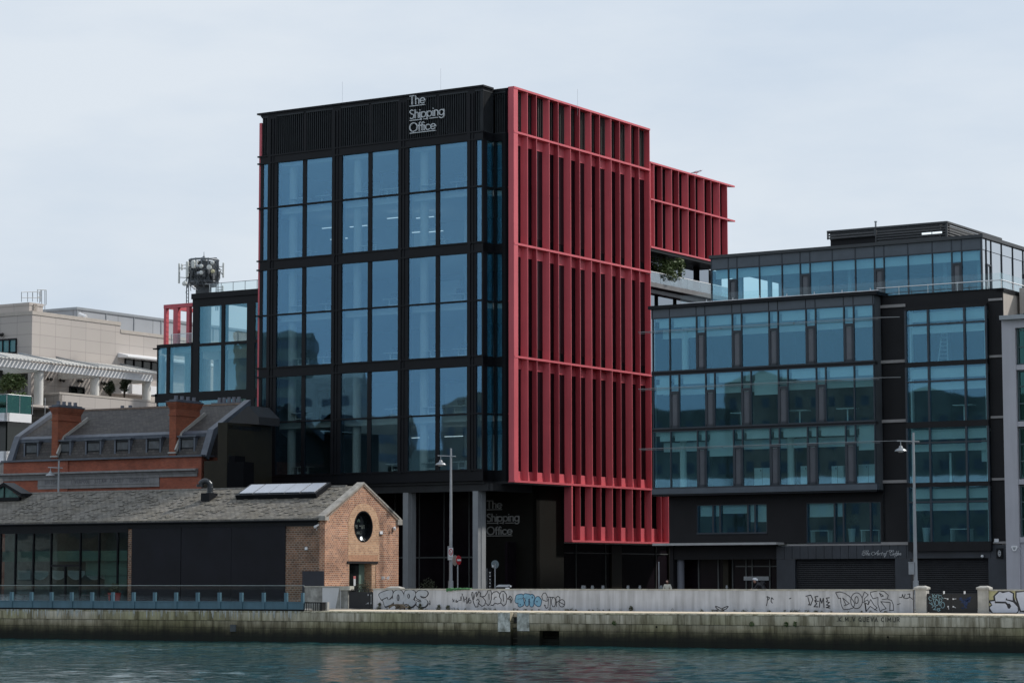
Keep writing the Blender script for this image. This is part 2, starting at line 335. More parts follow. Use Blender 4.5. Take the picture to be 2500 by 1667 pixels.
def quaymat():
    m = bpy.data.materials.new('quay_wall_stone'); m.use_nodes = True; t = m.node_tree; b = t.nodes['Principled BSDF']; b.inputs['Roughness'].default_value = .85
    u = t.nodes.new('ShaderNodeUVMap'); u.uv_map = 'UVMap'; g = t.nodes.new('ShaderNodeNewGeometry'); sp = t.nodes.new('ShaderNodeSeparateXYZ'); t.links.new(g.outputs['Position'], sp.inputs[0])
    n = t.nodes.new('ShaderNodeTexNoise'); n.inputs['Scale'].default_value = .9; n.inputs['Detail'].default_value = 9; n.inputs['Roughness'].default_value = .7; t.links.new(u.outputs[0], n.inputs['Vector'])
    # tide zones: algae then wet then dry stone, edge broken by noise
    ad = t.nodes.new('ShaderNodeMath'); ad.operation = 'MULTIPLY_ADD'; ad.inputs[1].default_value = .75; t.links.new(n.outputs[0], ad.inputs[0]); t.links.new(sp.outputs[2], ad.inputs[2])
    r = t.nodes.new('ShaderNodeValToRGB'); e = r.color_ramp.elements
    mr = t.nodes.new('ShaderNodeMapRange'); mr.inputs[1].default_value = -1.6; mr.inputs[2].default_value = .4; t.links.new(ad.outputs[0], mr.inputs[0]); t.links.new(mr.outputs[0], r.inputs[0])
    e[0].position = .05; e[0].color = (.003, .006, .002, 1); e[1].position = 1; e[1].color = (.72, .65, .54, 1)
    for p, c in ((.22, (.006, .012, .004)), (.33, (.022, .022, .010)), (.44, (.11, .10, .055)), (.58, (.40, .35, .24)), (.76, (.62, .55, .43))):
        q = e.new(p); q.color = (*c, 1)
    # vertical run-off streaks
    mp = t.nodes.new('ShaderNodeMapping'); mp.inputs['Scale'].default_value = (1.6, .16, 1); t.links.new(u.outputs[0], mp.inputs[0])
    n2 = t.nodes.new('ShaderNodeTexNoise'); n2.inputs['Scale'].default_value = 1.5; n2.inputs['Detail'].default_value = 8; n2.inputs['Roughness'].default_value = .7; t.links.new(mp.outputs[0], n2.inputs['Vector'])
    r2 = t.nodes.new('ShaderNodeValToRGB'); r2.color_ramp.elements[0].position = .38; r2.color_ramp.elements[0].color = (.25, .23, .17, 1); r2.color_ramp.elements[1].position = .6; r2.color_ramp.elements[1].color = (1, 1, 1, 1)
    t.links.new(n2.outputs[0], r2.inputs[0])
    m1 = t.nodes.new('ShaderNodeMix'); m1.data_type = 'RGBA'; m1.blend_type = 'MULTIPLY'; m1.inputs[0].default_value = .85; t.links.new(r.outputs[0], m1.inputs[6]); t.links.new(r2.outputs[0], m1.inputs[7])
    # green moss patches in wide areas
    n3 = t.nodes.new('ShaderNodeTexNoise'); n3.inputs['Scale'].default_value = .13; n3.inputs['Detail'].default_value = 3; t.links.new(u.outputs[0], n3.inputs['Vector'])
    mr3 = t.nodes.new('ShaderNodeMapRange'); mr3.inputs[1].default_value = .45; mr3.inputs[2].default_value = .62; mr3.inputs[4].default_value = .65; t.links.new(n3.outputs[0], mr3.inputs[0])
    m2 = t.nodes.new('ShaderNodeMix'); m2.data_type = 'RGBA'; m2.blend_type = 'MULTIPLY'; t.links.new(mr3.outputs[0], m2.inputs[0]); t.links.new(m1.outputs[2], m2.inputs[6]); m2.inputs[7].default_value = (.55, .58, .33, 1)
    br = t.nodes.new('ShaderNodeTexBrick'); br.inputs['Scale'].default_value = 1; br.inputs['Brick Width'].default_value = 2.7; br.inputs['Row Height'].default_value = .5; br.inputs['Mortar Size'].default_value = .02
    br.inputs['Color1'].default_value = (1, 1, 1, 1); br.inputs['Color2'].default_value = (.62, .62, .60, 1); br.inputs['Mortar'].default_value = (.25, .25, .2, 1); t.links.new(u.outputs[0], br.inputs['Vector'])
    m3 = t.nodes.new('ShaderNodeMix'); m3.data_type = 'RGBA'; m3.blend_type = 'MULTIPLY'; m3.inputs[0].default_value = .8; t.links.new(m2.outputs[2], m3.inputs[6]); t.links.new(br.outputs[0], m3.inputs[7])
    t.links.new(m3.outputs[2], b.inputs['Base Color'])
    bp = t.nodes.new('ShaderNodeBump'); bp.inputs['Strength'].default_value = .6; bp.inputs['Distance'].default_value = .05; t.links.new(n.outputs[0], bp.inputs['Height']); t.links.new(bp.outputs[0], b.inputs['Normal'])
    return m
QM = quaymat()
qt = thing('quay_wall', 'long weathered granite quay wall with dark green tide band above the river', 'quay wall', ED.P(0, WZ))
q = M()
for a, b in ((-90, 1.18), (1.60, 2.95), (4.15, 120)):
    q.box(ED, a, b, -5, -.60, -.45, 0.)
q.box(ED, 2.95, 4.15, -5, -1.75, -.45, 0.); q.box(ED, 2.95, 4.15, -.98, -.60, -.45, .04); q.box(ED, 2.95, 4.15, -1.75, -.98, -.45, -.40)
q.box(ED, 1.18, 1.60, -5, -.60, -.45, -.30)
q.build('wall_face', QM, qt)
cp = M(); u = -90.
while u < 118:
    ln = random.uniform(2.6, 4.6); e = min(u+ln, 120)
    for a, b in (((u, e),) if (e < 1.18 or u > 1.6) else ((u, 1.18), (1.6, e))):
        cp.ex(ED, [(-.45, -.585), (.035, -.585), (.045, -.10), (.03, -.03), (-.02, .0), (-.45, .003)], a+.008, b-.008)
    u = e
cp.build('coping', QM, qt)
ld = M()
for i in range(7): ld.box(ED, 1.20, 1.58, -2.0+i*.28, -1.94+i*.28, -.28, -.22-.04*(i % 2))
ld.build('ladder_rungs', mat('wet_timber', (.03, .028, .02), .8), qt)
lm = mat('limewash_patch', (.52, .53, .50), .9, var=.45, vs=3, dirt=(.16, .16, .13), streak=.6)
wp = M()
for a, b, z0, z1 in ((.42, 1.17, -1.05, -.04), (1.61, 2.35, -1.0, -.05)): wp.box(ED, a, b, z0, z1, .01, .052)
wp.build('limewash', lm, qt)
# pale lime drips down the left half of the wall
dr = M(); rr = random.Random(3)
for i in range(150):
    uu = -34+21.5*rr.random(); wd = rr.choice((.012, .02, .03, .06)); ll = rr.uniform(.15, .57); top = -.01
    dr.prism(ED, [(uu-wd, top), (uu+wd, top), (uu+wd*.6, top-ll*.6), (uu+wd*.1, top-ll), (uu-wd*.5, top-ll*.7)], .01, .051+.0002*(i % 9))
dr.build('lime_drips', mat('lime_drip', (.42, .43, .41), .9, var=.25, vs=6), qt)
M().pbox(ED, 562, 1524, 575, 1541, .0, .08).build('outfall_flap', mat('flap_iron', (.06, .07, .075), .6), qt)
hol = M()
for x, y in ((2168, 1554), (1603, 1529.5)):
    u_, z_ = ED.uz(x, y); hol.lathe(ED.P(u_, z_, -.02), [(.045, 0), (.045, .06)], 10, (ED.n.x, ED.n.y, 0))
hol.build('drain_hole', BLKBACK, qt)
# chalked letters on the coping
def stroke_text(mb, fr, u0, z0, h, word, wd, k0, k1, slant=0, adv=1.15, kx=1.0):
    G = dict(K=[[(0, 0), (0, 1)], [(.6, 1), (0, .45), (.6, 0)]], M=[[(0, 0), (.05, 1), (.4, .3), (.75, 1), (.8, 0)]], V=[[(0, 1), (.3, 0), (.6, 1)]], U=[[(0, 1), (0, .2), (.15, 0), (.45, 0), (.6, .2), (.6, 1)]],
             Q=[[(.3, 0), (0, .3), (0, .7), (.3, 1), (.6, .7), (.6, .3), (.3, 0)], [(.35, .3), (.65, -.05)]], E=[[(.55, 1), (0, 1), (0, 0), (.55, 0)], [(0, .5), (.45, .5)]], A=[[(0, 0), (.3, 1), (.6, 0)], [(.12, .4), (.48, .4)]],
             R=[[(0, 0), (0, 1), (.4, 1), (.55, .8), (.4, .5), (0, .5)], [(.25, .5), (.6, 0)]], I=[[(.1, 0), (.1, 1)]], S=[[(.55, .85), (.3, 1), (.05, .8), (.15, .55), (.45, .45), (.55, .2), (.3, 0), (0, .15)]],
             T=[[(0, 1), (.6, 1)], [(.3, 1), (.3, 0)]], P=[[(0, 0), (0, 1), (.4, 1), (.55, .78), (.4, .5), (0, .5)]], O=[[(.3, 0), (0, .3), (0, .7), (.3, 1), (.6, .7), (.6, .3), (.3, 0)]], C=[[(.6, .85), (.3, 1), (0, .7), (0, .3), (.3, 0), (.6, .15)]],
             L=[[(0, 1), (0, 0), (.5, 0)]], D=[[(0, 0), (0, 1), (.35, 1), (.6, .7), (.6, .3), (.35, 0), (0, 0)]], N=[[(0, 0), (0, 1), (.55, 0), (.55, 1)]], Y=[[(0, 1), (.3, .5), (.6, 1)], [(.3, .5), (.3, 0)]], B=[[(0, 0), (0, 1), (.4, 1), (.5, .75), (.35, .52), (0, .5)], [(.35, .52), (.58, .25), (.4, 0), (0, 0)]],
             H=[[(0, 0), (0, 1)], [(.55, 0), (.55, 1)], [(0, .5), (.55, .5)]], Z=[[(0, 1), (.6, 1), (0, 0), (.6, 0)]])
    G['.'] = [[(.05, 0), (.12, .05)]]; G['-'] = [[(.1, .5), (.5, .5)]]; G['2'] = [[(0, .8), (.3, 1), (.55, .75), (0, 0), (.6, 0)]]; G['&'] = [[(.6, 0), (.1, .75), (.3, 1), (.45, .75), (0, .3), (.2, 0), (.6, .4)]]
    x = u0
    for ch in word:
        if ch == ' ': x += h*.5*kx; continue
        for st in G[ch]: mb.ribbon(fr, [(x+(px+py*slant)*h*.85*kx, z0+py*h) for px, py in st], wd, k0, k1)
        x += h*(.95 if ch == 'M' else (.4 if ch in 'I.' else .72))*adv*kx*.85+.0
    return x
ct = M(); u0, z0 = ED.uz(2043, 1515.5, .04)
stroke_text(ct, ED, u0, z0, .20, '.K.M.V QUEVA CIMUR', .035, .03, .056, 0, 1.45, 1.2)
ct.build('chalk_writing', mat('faded_black_paint', (.06, .058, .05), .9), qt)

# ------------------------------------------------------------------ MAIN OFFICE
mo = thing('office_building', 'tall office block with black gridded blue glass front and red finned side', 'building', A.P(-10, 0, -3))
PF = 1.4                                             # the black front stands this far forward of the red corner
PIL = [-19.66, -13.95, -8.26, -2.56]
LV = [(31.95, 31.43), (24.39, 23.74), (16.69, 16.05), (9.03, 8.3)]
cols = [(-20.44, -19.98)]
for c in PIL[:3]: cols += [(c+.52, c+2.77), (c+3.10, c+5.36)]
cols += [(-2.16, -1.72)]
rows = [(28.26, 31.43), (24.39, 28.13), (20.48, 23.74), (16.69, 20.39), (12.85, 16.05), (9.03, 12.76)]
fm = M()
prev = -20.68
for i, (a, b) in enumerate(cols):                    # solid uprights between the panes
    wide = (a-prev) > .4
    for (z0, z1) in rows:
        fm.box(A, prev, a, z0, z1, PF-(.45 if wide else .16), PF-(.0 if wide else .03))
    prev = b
for (z0, z1) in rows: fm.box(A, prev, -1.62, z0, z1, PF-.55, PF-.01)
for zt, zb in ((35.05, 34.84), (31.95, 31.43), (24.39, 23.74), (16.69, 16.05), (9.03, 8.3)):
    fm.box(A, -20.68, -1.60, zb, zt, PF-.6, PF+.004)
for zb, zt in ((28.13, 28.26), (20.39, 20.48), (12.76, 12.85)):
    fm.box(A, -20.68, -1.62, zb, zt, PF-.45, PF-.03)
for zz in (31.95, 31.43, 28.2, 24.39, 23.74, 20.44, 16.69, 16.05, 12.8, 9.03): fm.box(A, -20.92, -1.56, zz-.05, zz+.05, PF-.1, PF+.07)
fm.box(A, -20.95, -1.50, 35.0, 35.12, PF-1.2, PF+.12)
for c in PIL: # slim ribs on the pilasters
    fm.box(A, c-.30, c-.05, 9.03, 34.62, PF-.02, PF+.06); fm.box(A, c+.12, c+.20, 9.03, 34.62, PF-.02, PF+.05)
    for zz in (24.39, 16.69, 9.03): fm.lathe(A.P(c, zz-.04, PF+.07), [(.07, 0), (.07, .05)], 10, (A.n.x, A.n.y, 0))
# return side and set-back strip beside the red corner
RR = R.sh()                                          # alley-side frame; the return stands at u=-PF..0, k=-1.62
for zt, zb in ((35.05, 34.84), (31.95, 31.43), (24.39, 23.74), (16.69, 16.05), (9.03, 8.3)):
    fm.box(RR, -PF+.0, 0, zb, zt, -1.9, -1.60); fm.box(A, -1.62, -.43, zb, zt, -.5, .012)
for zb, zt in ((28.13, 28.26), (20.39, 20.48), (12.76, 12.85)):
    fm.box(RR, -PF+.08, -.02, zb, zt, -1.8, -1.63); fm.box(A, -1.60, -.43, zb, zt, -.4, -.01)
for (z0, z1) in rows:
    fm.box(RR, -PF, -PF+.07, z0, z1, -1.72, -1.61); fm.box(A, -.98, -.43, z0, z1, -.5, .008); fm.box(A, -1.62, -1.50, z0, z1, -.3, -.012)
fm.build('facade_frame', BLK, mo)
# louvre band
def louvres(fr, u0, u1, z0, z1, kf, step=.178, par=mo):
    lv = M(); lv.box(fr, u0, u1, z0, z1, kf-.22, kf-.16); n = int((u1-u0)/step)
    for i in range(n):
        uu = u0+(i+.5)*(u1-u0)/n; lv.box(fr, uu-.022, uu+.022, z0+.06, z1-.1, kf-.16, kf-.02)
    lv.box(fr, u0, u1, z0, z0+.06, kf-.16, kf); lv.box(fr, u0, u1, z1-.1, z1, kf-.16, kf)
    lv.build('louvre_panel', BLK2, par)
Z0, Z1 = 31.95, 34.84
louvres(A, -20.6, -20.0, Z0, Z1, PF)
for c in PIL[:3]:
    louvres(A, c+.42, c+2.82, Z0, Z1, PF); louvres(A, c+3.05, c+5.42, Z0, Z1, PF)
louvres(A, -2.25, -1.63, Z0, Z1, PF); louvres(RR, -PF+.02, -.02, Z0, Z1, -1.61, .11); louvres(A, -1.60, -.5, Z0, Z1, .0)
lb = M()
for c in PIL[:3]: lb.box(A, c-.42, c+.42, Z0, Z1, PF-.3, PF-.01); lb.box(A, c+2.82, c+3.05, Z0, Z1, PF-.25, PF-.04)
lb.box(A, -20.0, -19.24, Z0, Z1, PF-.3, PF-.012); lb.box(A, -2.98, -2.25, Z0, Z1, PF-.3, PF-.012)
lb.each('louvre_band_post', BLK, mo)
# panes
for (z0, z1) in rows:
    for (a, b) in cols: M().box(A, a-.02, b+.02, z0-.02, z1+.02, PF-.10, PF-.07).build('window', GLM, mo)
    M().box(RR, -PF+.08, -.06, z0-.02, z1+.02, -1.68, -1.65).build('window', GLT, mo)
    M().box(A, -1.52, -.96, z0-.02, z1+.02, -.16, -.13).build('window', GLT, mo)
# rooms behind the glass
it = M()
ZS = [(8.35, 8.95), (12.35, 12.78), (16.1, 16.6), (19.98, 20.42), (23.8, 24.3), (27.72, 28.15), (31.2, 31.9)]
fl = M()
for zb, zt in ZS:
    it.plan(A, [(-20.6, PF-.62), (-1.75, PF-.62), (-1.75, -.25), (-.75, -.25), (-.75, -8.6), (-20.6, -8.6)], zb, zt-.05)
    fl.plan(A, [(-20.6, PF-.66), (-1.8, PF-.66), (-1.8, -.3), (-.8, -.3), (-.8, -8.55), (-20.6, -8.55)], zt-.05, zt-.02)
it.build('floor_slab', WHITE, mo); fl.build('floor_carpet', CARP, mo)
bk = M(); bk.box(A, -20.6, -.7, 8.4, 31.9, -9.0, -8.6); bk.box(A, -20.66, -20.5, 8.4, 34.5, -9., PF-.4)
bk.box(RR, .35, 9.0, 8.4, 34.8, -.95, -.80); bk.build('core_wall', INT, mo)
ic = M()
for c in PIL[:3]:
    for k in (.05, -5.5): ic.lathe(A.P(c+.95, 8.9, k), [(.30, 0), (.30, 22.3)], 16)
ic.build('interior_column', WHITE, mo)
pn = M()
for (u, k, z) in ((-9.5, -4.5, 20.4), (-12.3, -6, 24.3), (-18.2, -5, 16.6), (-6.2, -5.5, 8.95), (-16.2, -6.5, 28.1), (-4.0, -5, 12.8), (-10.2, -7, 12.8)):
    pn.box(A, u, u+random.uniform(1.2, 2.4), z, z+random.uniform(2.1, 2.9), k, k+.12)
pn.build('partition', BLIND, mo)
dm = M()
for (u, k, z) in ((-13.2, -3, 28.1), (-5, -4.2, 24.3), (-19., -3.5, 12.8)): dm.box(A, u, u+2.2, z, z+2.6, k, k+.1)
dm.build('dark_partition', DGLASS, mo)
li = M()
for (u, k, z) in ((-17.6, -2.0, 26.9), (-15.5, -2.5, 26.9), (-17.6, -3.0, 26.2), (-12.0, -2.2, 27.2), (-10.2, -3.2, 27.2), (-11.8, -3.8, 26.3), (-10.1, -4.2, 26.3), (-10.5, -3, 11.6), (-7.6, -3, 11.6)): li.box(A, u, u+1.5, z, z+.05, k, k+.12)
le = mat('strip_light', (.8, .8, .8)); le.node_tree.nodes['Principled BSDF'].inputs['Emission Color'].default_value = (.85, .95, 1, 1); le.node_tree.nodes['Principled BSDF'].inputs['Emission Strength'].default_value = .8
li.build('ceiling_light', le, mo)
# solid parts of the block: roof, back, left flank
sb = M(); sb.box(A, -2.2, -.43, 34.7, 35.0, -1.5, -.02); sb.box(RR, -1.3, .4, 34.7, 35.0, -2.2, -1.72); sb.plan(A, [(-20.6, PF-.3), (-1.75, PF-.3), (-1.75, -.1), (-.9, -.1), (-.9, -18.6), (-20.6, -18.6)], 34.3, 34.6)
sb.box(A, -20.7, -20.6, 8.35, 34.6, -18.9, PF-.5); sb.box(A, -20.6, -.95, 8.35, 34.5, -18.9, -18.6)
sb.build('roof_and_flanks', BLK, mo)
# red finned facade
FU = [0, 1.75, 2.92, 4.60, 5.81, 7.48, 8.73, 10.33, 11.55, 13.20, 14.45, 16.09, 17.31, 18.95]
ZT = [8.27, 16.655, 24.33, 31.98, 35.03]
FD = .49
def fin(fr, u, z0, z1, splay, par, first=False):
    f = M(); t = .055
    joint = [z0+.02] + ([(z0+z1)/2-.015, (z0+z1)/2+.015] if z1-z0 > 5 else []) + [z1-.02]
    for i in range(0, len(joint), 2):
        f.plan(fr, [(u-t/2, 0), (u+t/2, 0), (u+t/2+splay, -FD), (u-t/2+splay, -FD)], joint[i], joint[i+1])
    if len(joint) > 2: f.plan(fr, [(u-t/2+.015, -.015), (u+t/2-.015, -.015), (u+t/2-.015+splay, -FD+.01), (u-t/2+.015+splay, -FD+.01)], joint[1], joint[2])
    return f.build('fin', RED_SHADED if splay > 0 else RED, par)
for ti in range(4):
    for i, u in enumerate(FU):
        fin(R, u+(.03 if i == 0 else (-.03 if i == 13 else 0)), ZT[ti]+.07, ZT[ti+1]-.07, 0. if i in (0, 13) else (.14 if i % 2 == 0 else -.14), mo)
rb = M(); rb.box(A, -.43, -.001, 8.22, 35.1, -.5, .03)   # red corner return
for z in ZT[1:]: pass
rb.build('corner_panel', RED, mo)
for z in ZT:
    s_ = M(); s_.box(R, -.0, 19.0, z-.07, z+.07, -FD, .02); s_.build('shelf', RED, mo)
hd = M(); bs = M()
for ti in range(3):
    hd.box(R, .06, 18.9, ZT[ti+1]-.75, ZT[ti+1]-.07, -FD-.02, -FD+.06)
hd.build('header_panel', RED, mo)
for i in range(13):
    u0, u1 = FU[i]+.03, FU[i+1]-.03
    bs.hull8([R.P(u0, 8.34, -.34), R.P(u1, 8.34, -.34), R.P(u1, 8.34, -.48), R.P(u0, 8.34, -.48)], [R.P(u0, 8.98, -.38), R.P(u1, 8.98, -.38), R.P(u1, 8.98, -.48), R.P(u0, 8.98, -.48)])
bs.build('base_panel', RED, mo)
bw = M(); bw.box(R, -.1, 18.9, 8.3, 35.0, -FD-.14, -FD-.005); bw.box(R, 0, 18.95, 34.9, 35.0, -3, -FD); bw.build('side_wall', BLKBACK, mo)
for ti in range(3):
    for i in range(13):
        u0, u1 = FU[i], FU[i+1]; sp = .14
        M().box(R, u0+.05, u1-.05, ZT[ti]+.72, ZT[ti+1]-.75, -FD-.02, -FD+.01).build('window', DGLASS, mo)
for i in range(13):
    lv = M(); u0, u1 = FU[i]+.03, FU[i+1]-.03; n = max(3, int((u1-u0)/.24))
    for j in range(n):
        uu = u0+(j+.5)*(u1-u0)/n; lv.box(R, uu-.02, uu+.02, 32.05, 34.97, -FD, -FD+.06)
    lv.build('plant_louvre', mat('louvre_grey', (.10, .11, .10), .5) if i == 0 else bpy.data.materials['louvre_grey'], mo)
# lower red box
FL = [7.51, 8.62, 10.26, 11.51, 13.14, 14.37, 16.04, 17.25, 18.85, 20.34, 21.47, 23.1, 24.3]
LZ0, LZ1 = 4.36, 8.20
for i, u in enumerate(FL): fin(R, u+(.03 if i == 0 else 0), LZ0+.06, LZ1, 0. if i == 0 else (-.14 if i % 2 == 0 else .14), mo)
s_ = M(); s_.box(R, 7.5, 25.0, LZ0-.07, LZ0+.07, -FD, .02); s_.build('shelf', RED, mo)
s_ = M(); s_.box(R, 19.0, 25.0, LZ1-.0, LZ1+.14, -FD, .01); s_.build('shelf', RED, mo)
s_ = M(); s_.box(A, -.6, -.001, LZ0-.07, LZ1, -7.60, -7.45); s_.build('corner_panel', RED, mo)
s_ = M()
for i in range(12):
    u0, u1 = FL[i]+.03, FL[i+1]-.03
    s_.box(R, u0, u1, LZ0+.07, LZ0+1.05, -FD, -.36)
s_.build('base_panel', RED, mo)
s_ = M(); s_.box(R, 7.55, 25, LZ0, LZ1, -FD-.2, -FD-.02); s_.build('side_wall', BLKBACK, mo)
s_ = M(); s_.plan(R, [(7.55, -.7), (25, -.7), (25, -14), (7.55, -14)], LZ0-.05, LZ0+.05); s_.build('soffit', BLK, mo)
# underside, transfer beam and columns
s_ = M(); s_.plan(A, [(-20.6, PF-.2), (-1.65, PF-.2), (-1.65, -.02), (-.02, -.02), (-.02, -7.4), (-20.6, -7.4)], 8.12, 8.3)
s_.box(A, -20.6, -1.4, 7.62, 8.12, PF-1.1, PF-.35); s_.box(RR, -.95, 7.5, 7.62, 8.12, -1.6, -1.1); s_.box(A, -20.6, -20.2, 4, 8.3, -8, PF-.3)
s_.build('soffit', mat('soffit_panel', (.022, .024, .026), .6, var=.2, spec=.3), mo)
for c in PIL:
    s_ = M(); s_.box(A, c-.08, c+.35, 0, 7.62, .12, PF-.32); s_.box(A, c+.351, c+.39, 0, 7.62, .25, .70); s_.build('column', COLM, mo)
# dark ground-floor glazing and lettered wall
s_ = M(); u1, _z = A.uz(1310, 1300, -4.); u0, _z = A.uz(1187, 1300, -4.)
s_.box(A, -20.4, u0-.6, 0, 8.1, -4.4, -4.2); s_.build('lobby_glazing', DGLASS, mo)
s_ = M(); s_.box(A, u0-.6, u1, 0, 8.1, -4.4, -4.0); s_.box(A, u1-.02, -.6, 4.3, 8.1, -7.7, -7.5); s_.box(A, u1-.3, u1, 0, 8.1, -7.6, -4.0)
s_.build('lettered_wall', mat('dark_bronze_panel', (.005, .0048, .0034), .6, var=.25, spec=.15), mo)
s_ = M()
for i in range(7): s_.box(A, -19+i*2.1, -18.94+i*2.1, 0, 8.1, -4.2, -4.14)
s_.box(A, -20.4, u0-.6, 3.2, 3.3, -4.2, -4.13); s_.build('lobby_mullion', mat('grey_mullion', (.10, .11, .11), .4), mo)
s_ = M(); s_.box(R, 2.9, 30, 0, LZ0-.1, -2.6, -2.4); s_.build('entrance_glazing', DGLASS, mo)
s_ = M()
for px in (1405, 1477, 1512, 1600): 
    a_, _ = R.uz(px, 1380, -2.4); s_.box(R, a_, a_+.06, 0, 4.2, -2.4, -2.33)
s_.box(R, 8, 30, 3.55, 3.62, -2.4, -2.34); s_.build('entrance_mullion', bpy.data.materials['grey_mullion'], mo)
s_ = M()
for p0, p1 in ((1493, 1518), (1633, 1652)):
    a_, _ = R.uz(p0, 1380, -2.3); b_, _ = R.uz(p1, 1380, -2.3); s_.box(R, a_, b_, 0, 4.2, -2.4, -2.28)
s_.each('bronze_panel', BRONZE, mo)
# lightning rods
for (x, y0, y1) in ((836, 200, 247), (1076, 168, 216), (1410, 218, 262)):
    p = at(x, y1, 172); q_ = at(x, y0, 172); r_ = M(); r_.tube([p-Vector((0, 0, .6)), q_], .007, 5); r_.build('lightning_rod', GMET, mo)

# geometric sans letters as strokes
def arc(cx, cy, r, a0, a1, n=14, ry=None): return [(cx+r*cos(radians(a0+(a1-a0)*i/n)), cy+(ry or r)*sin(radians(a0+(a1-a0)*i/n))) for i in range(n+1)]
SANS = {'T': (.62, [[(0, 1), (.62, 1)], [(.31, 1), (.31, 0)]]), 'h': (.44, [[(0, 1), (0, 0)], [(0, .40)]+arc(.22, .44, .22, 180, 0, 8)+[(.44, 0)]]),
 'e': (.62, [arc(.31, .33, .31, -38, -360, 18)+[(0, .33)]]), 'S': (.54, [arc(.27, .74, .25, 40, 180, 8)+arc(.27, .26, .27, 95, -140, 12)]),
 'i': (.02, [[(0, .64), (0, 0)], [(0, .86), (0, .92)]]), 'p': (.62, [[(0, .66), (0, -.30)], arc(.31, .33, .31, 0, 360, 18)]), 'n': (.44, [[(0, .66), (0, 0)], [(0, .40)]+arc(.22, .44, .22, 180, 0, 8)+[(.44, 0)]]),
 'g': (.62, [[(.62, .66), (.62, 0)]+arc(.31, -.02, .31, 0, -150, 8), arc(.31, .33, .31, 0, 360, 18)]), 'O': (1.0, [arc(.5, .5, .5, 0, 360, 24)]), 'f': (.30, [arc(.28, .82, .18, 90, 180, 5)+[(.10, 0)], [(-.04, .62), (.30, .62)]]),
 'c': (.52, [arc(.31, .33, .31, 42, 318, 14)])}
def sans(mb, fr, u, z, h, word, wd, k0, k1, sx=1.0, under=True):
    x = u
    for ch in word:
        w_, sts = SANS[ch]
        for st in sts: mb.ribbon(fr, [(x+px*h*sx, z+py*h) for px, py in st], wd, k0, k1)
        x += (w_+(.17 if ch != 'f' else .08))*h*sx
    if under:
        e = x-.17*h*sx; y = z-.17*h if word != 'Shipping' else z-.22*h
        if word == 'Shipping':
            for a, b in ((0, .33), (.40, .52), (.58, .83)): mb.box(fr, u+(e-u)*a, u+(e-u)*b, y-wd*.4, y+wd*.4, k0, k1)
        else: mb.box(fr, u, e, y-wd*.4, y+wd*.4, k0, k1)
sg = M()
for wd_, y in (('The', 256.5), ('Shipping', 290.5), ('Office', 322.5)):
    u, z = A.uz(999.8, y, PF+.12); sans(sg, A, u, z, .60, wd_, .058, PF+.0, PF+.12, 1.05 if wd_ == 'Shipping' else 1.04)
sg.build('lettering', LETW, mo)
sg = M()
for wd_, y in (('The', 1240.6), ('Shipping', 1272.6), ('Office', 1304.5)):
    u, z = A.uz(1188.5, y, -3.9); sans(sg, A, u, z, .53, wd_, .062, -4.02, -3.9, 1.09 if wd_ == 'Shipping' else 1.12)
sg.build('lettering', LETG, mo)
# left flank: red fin ends seen beyond the black front
s_ = M(); s_.box(A, -20.92, -20.70, 12.0, 34.45, PF-.9, PF-.15); s_.build('fin', RED, mo)

# ------------------------------------------------------------------ desks inside (white H-framed tables)
dk0 = thing('desk', 'white sit-stand desk behind the glass of the middle storey, nearest the black corner', 'desk', A.P(-9.6, 16.6, .2), 'white desks behind the office glazing')
d = M(); d.box(A, -9.6-.75, -9.6+.75, 17.30, 17.335, -.2, .6); d.build('desk_top', DESKW, dk0)
for s in (-.45, .45):
    d = M(); d.box(A, -9.6+s-.04, -9.6+s+.04, 16.60, 17.30, .16, .24); d.box(A, -9.6+s-.05, -9.6+s+.05, 16.58, 16.62, -.15, .55); d.build('leg', DESKW, dk0)
d = M(); d.box(A, -10.05, -9.15, 16.88, 16.96, .18, .22); d.build('crossbar', DESKW, dk0)
d = M(); d.box(A, -9.9, -9.35, 17.42, 17.75, .1, .13); d.box(A, -9.66, -9.6, 17.33, 17.45, .09, .12); d.build('monitor', DGLASS, dk0)
DK = []
for (u, fi) in ((-18.0, 0), (-15.6, 0), (-12.2, 0), (-9.9, 0), (-6.6, 0), (-4.1, 0), (-17.5, 1), (-11.8, 1), (-6.0, 1), (-17.9, 2), (-15.2, 2), (-9.7, 2), (-4.3, 2), (-17.6, 3), (-15.4, 3), (-6.2, 3), (-3.9, 3), (-17.8, 4), (-9.5, 4), (-6.4, 4), (-4.2, 4), (-17.6, 5), (-9.4, 5), (-6.6, 5), (-3.9, 5)):
    DK.append((u, fi))
flz = [28.10, 24.25, 20.37, 16.60, 12.73, 8.93]; ordn = ['topmost', 'second', 'third', 'fourth', 'fifth', 'lowest']
bays = ['left bay', 'middle bay', 'right bay']
dk0['label'] = 'white desk on the fourth glazed storey, at the right edge of the middle bay'
seen = {}
for u, fi in DK:
    c = dup(dk0, A.P(u, flz[fi])-A.P(-9.6, 16.6)); bay = 0 if u < -13.9 else (1 if u < -8.3 else 2); half = 'left' if (u-PIL[bay]) < 2.9 else 'right'
    c['label'] = 'white desk on the %s glazed storey, behind the %s pane of the %s' % (ordn[fi], half, bays[bay])

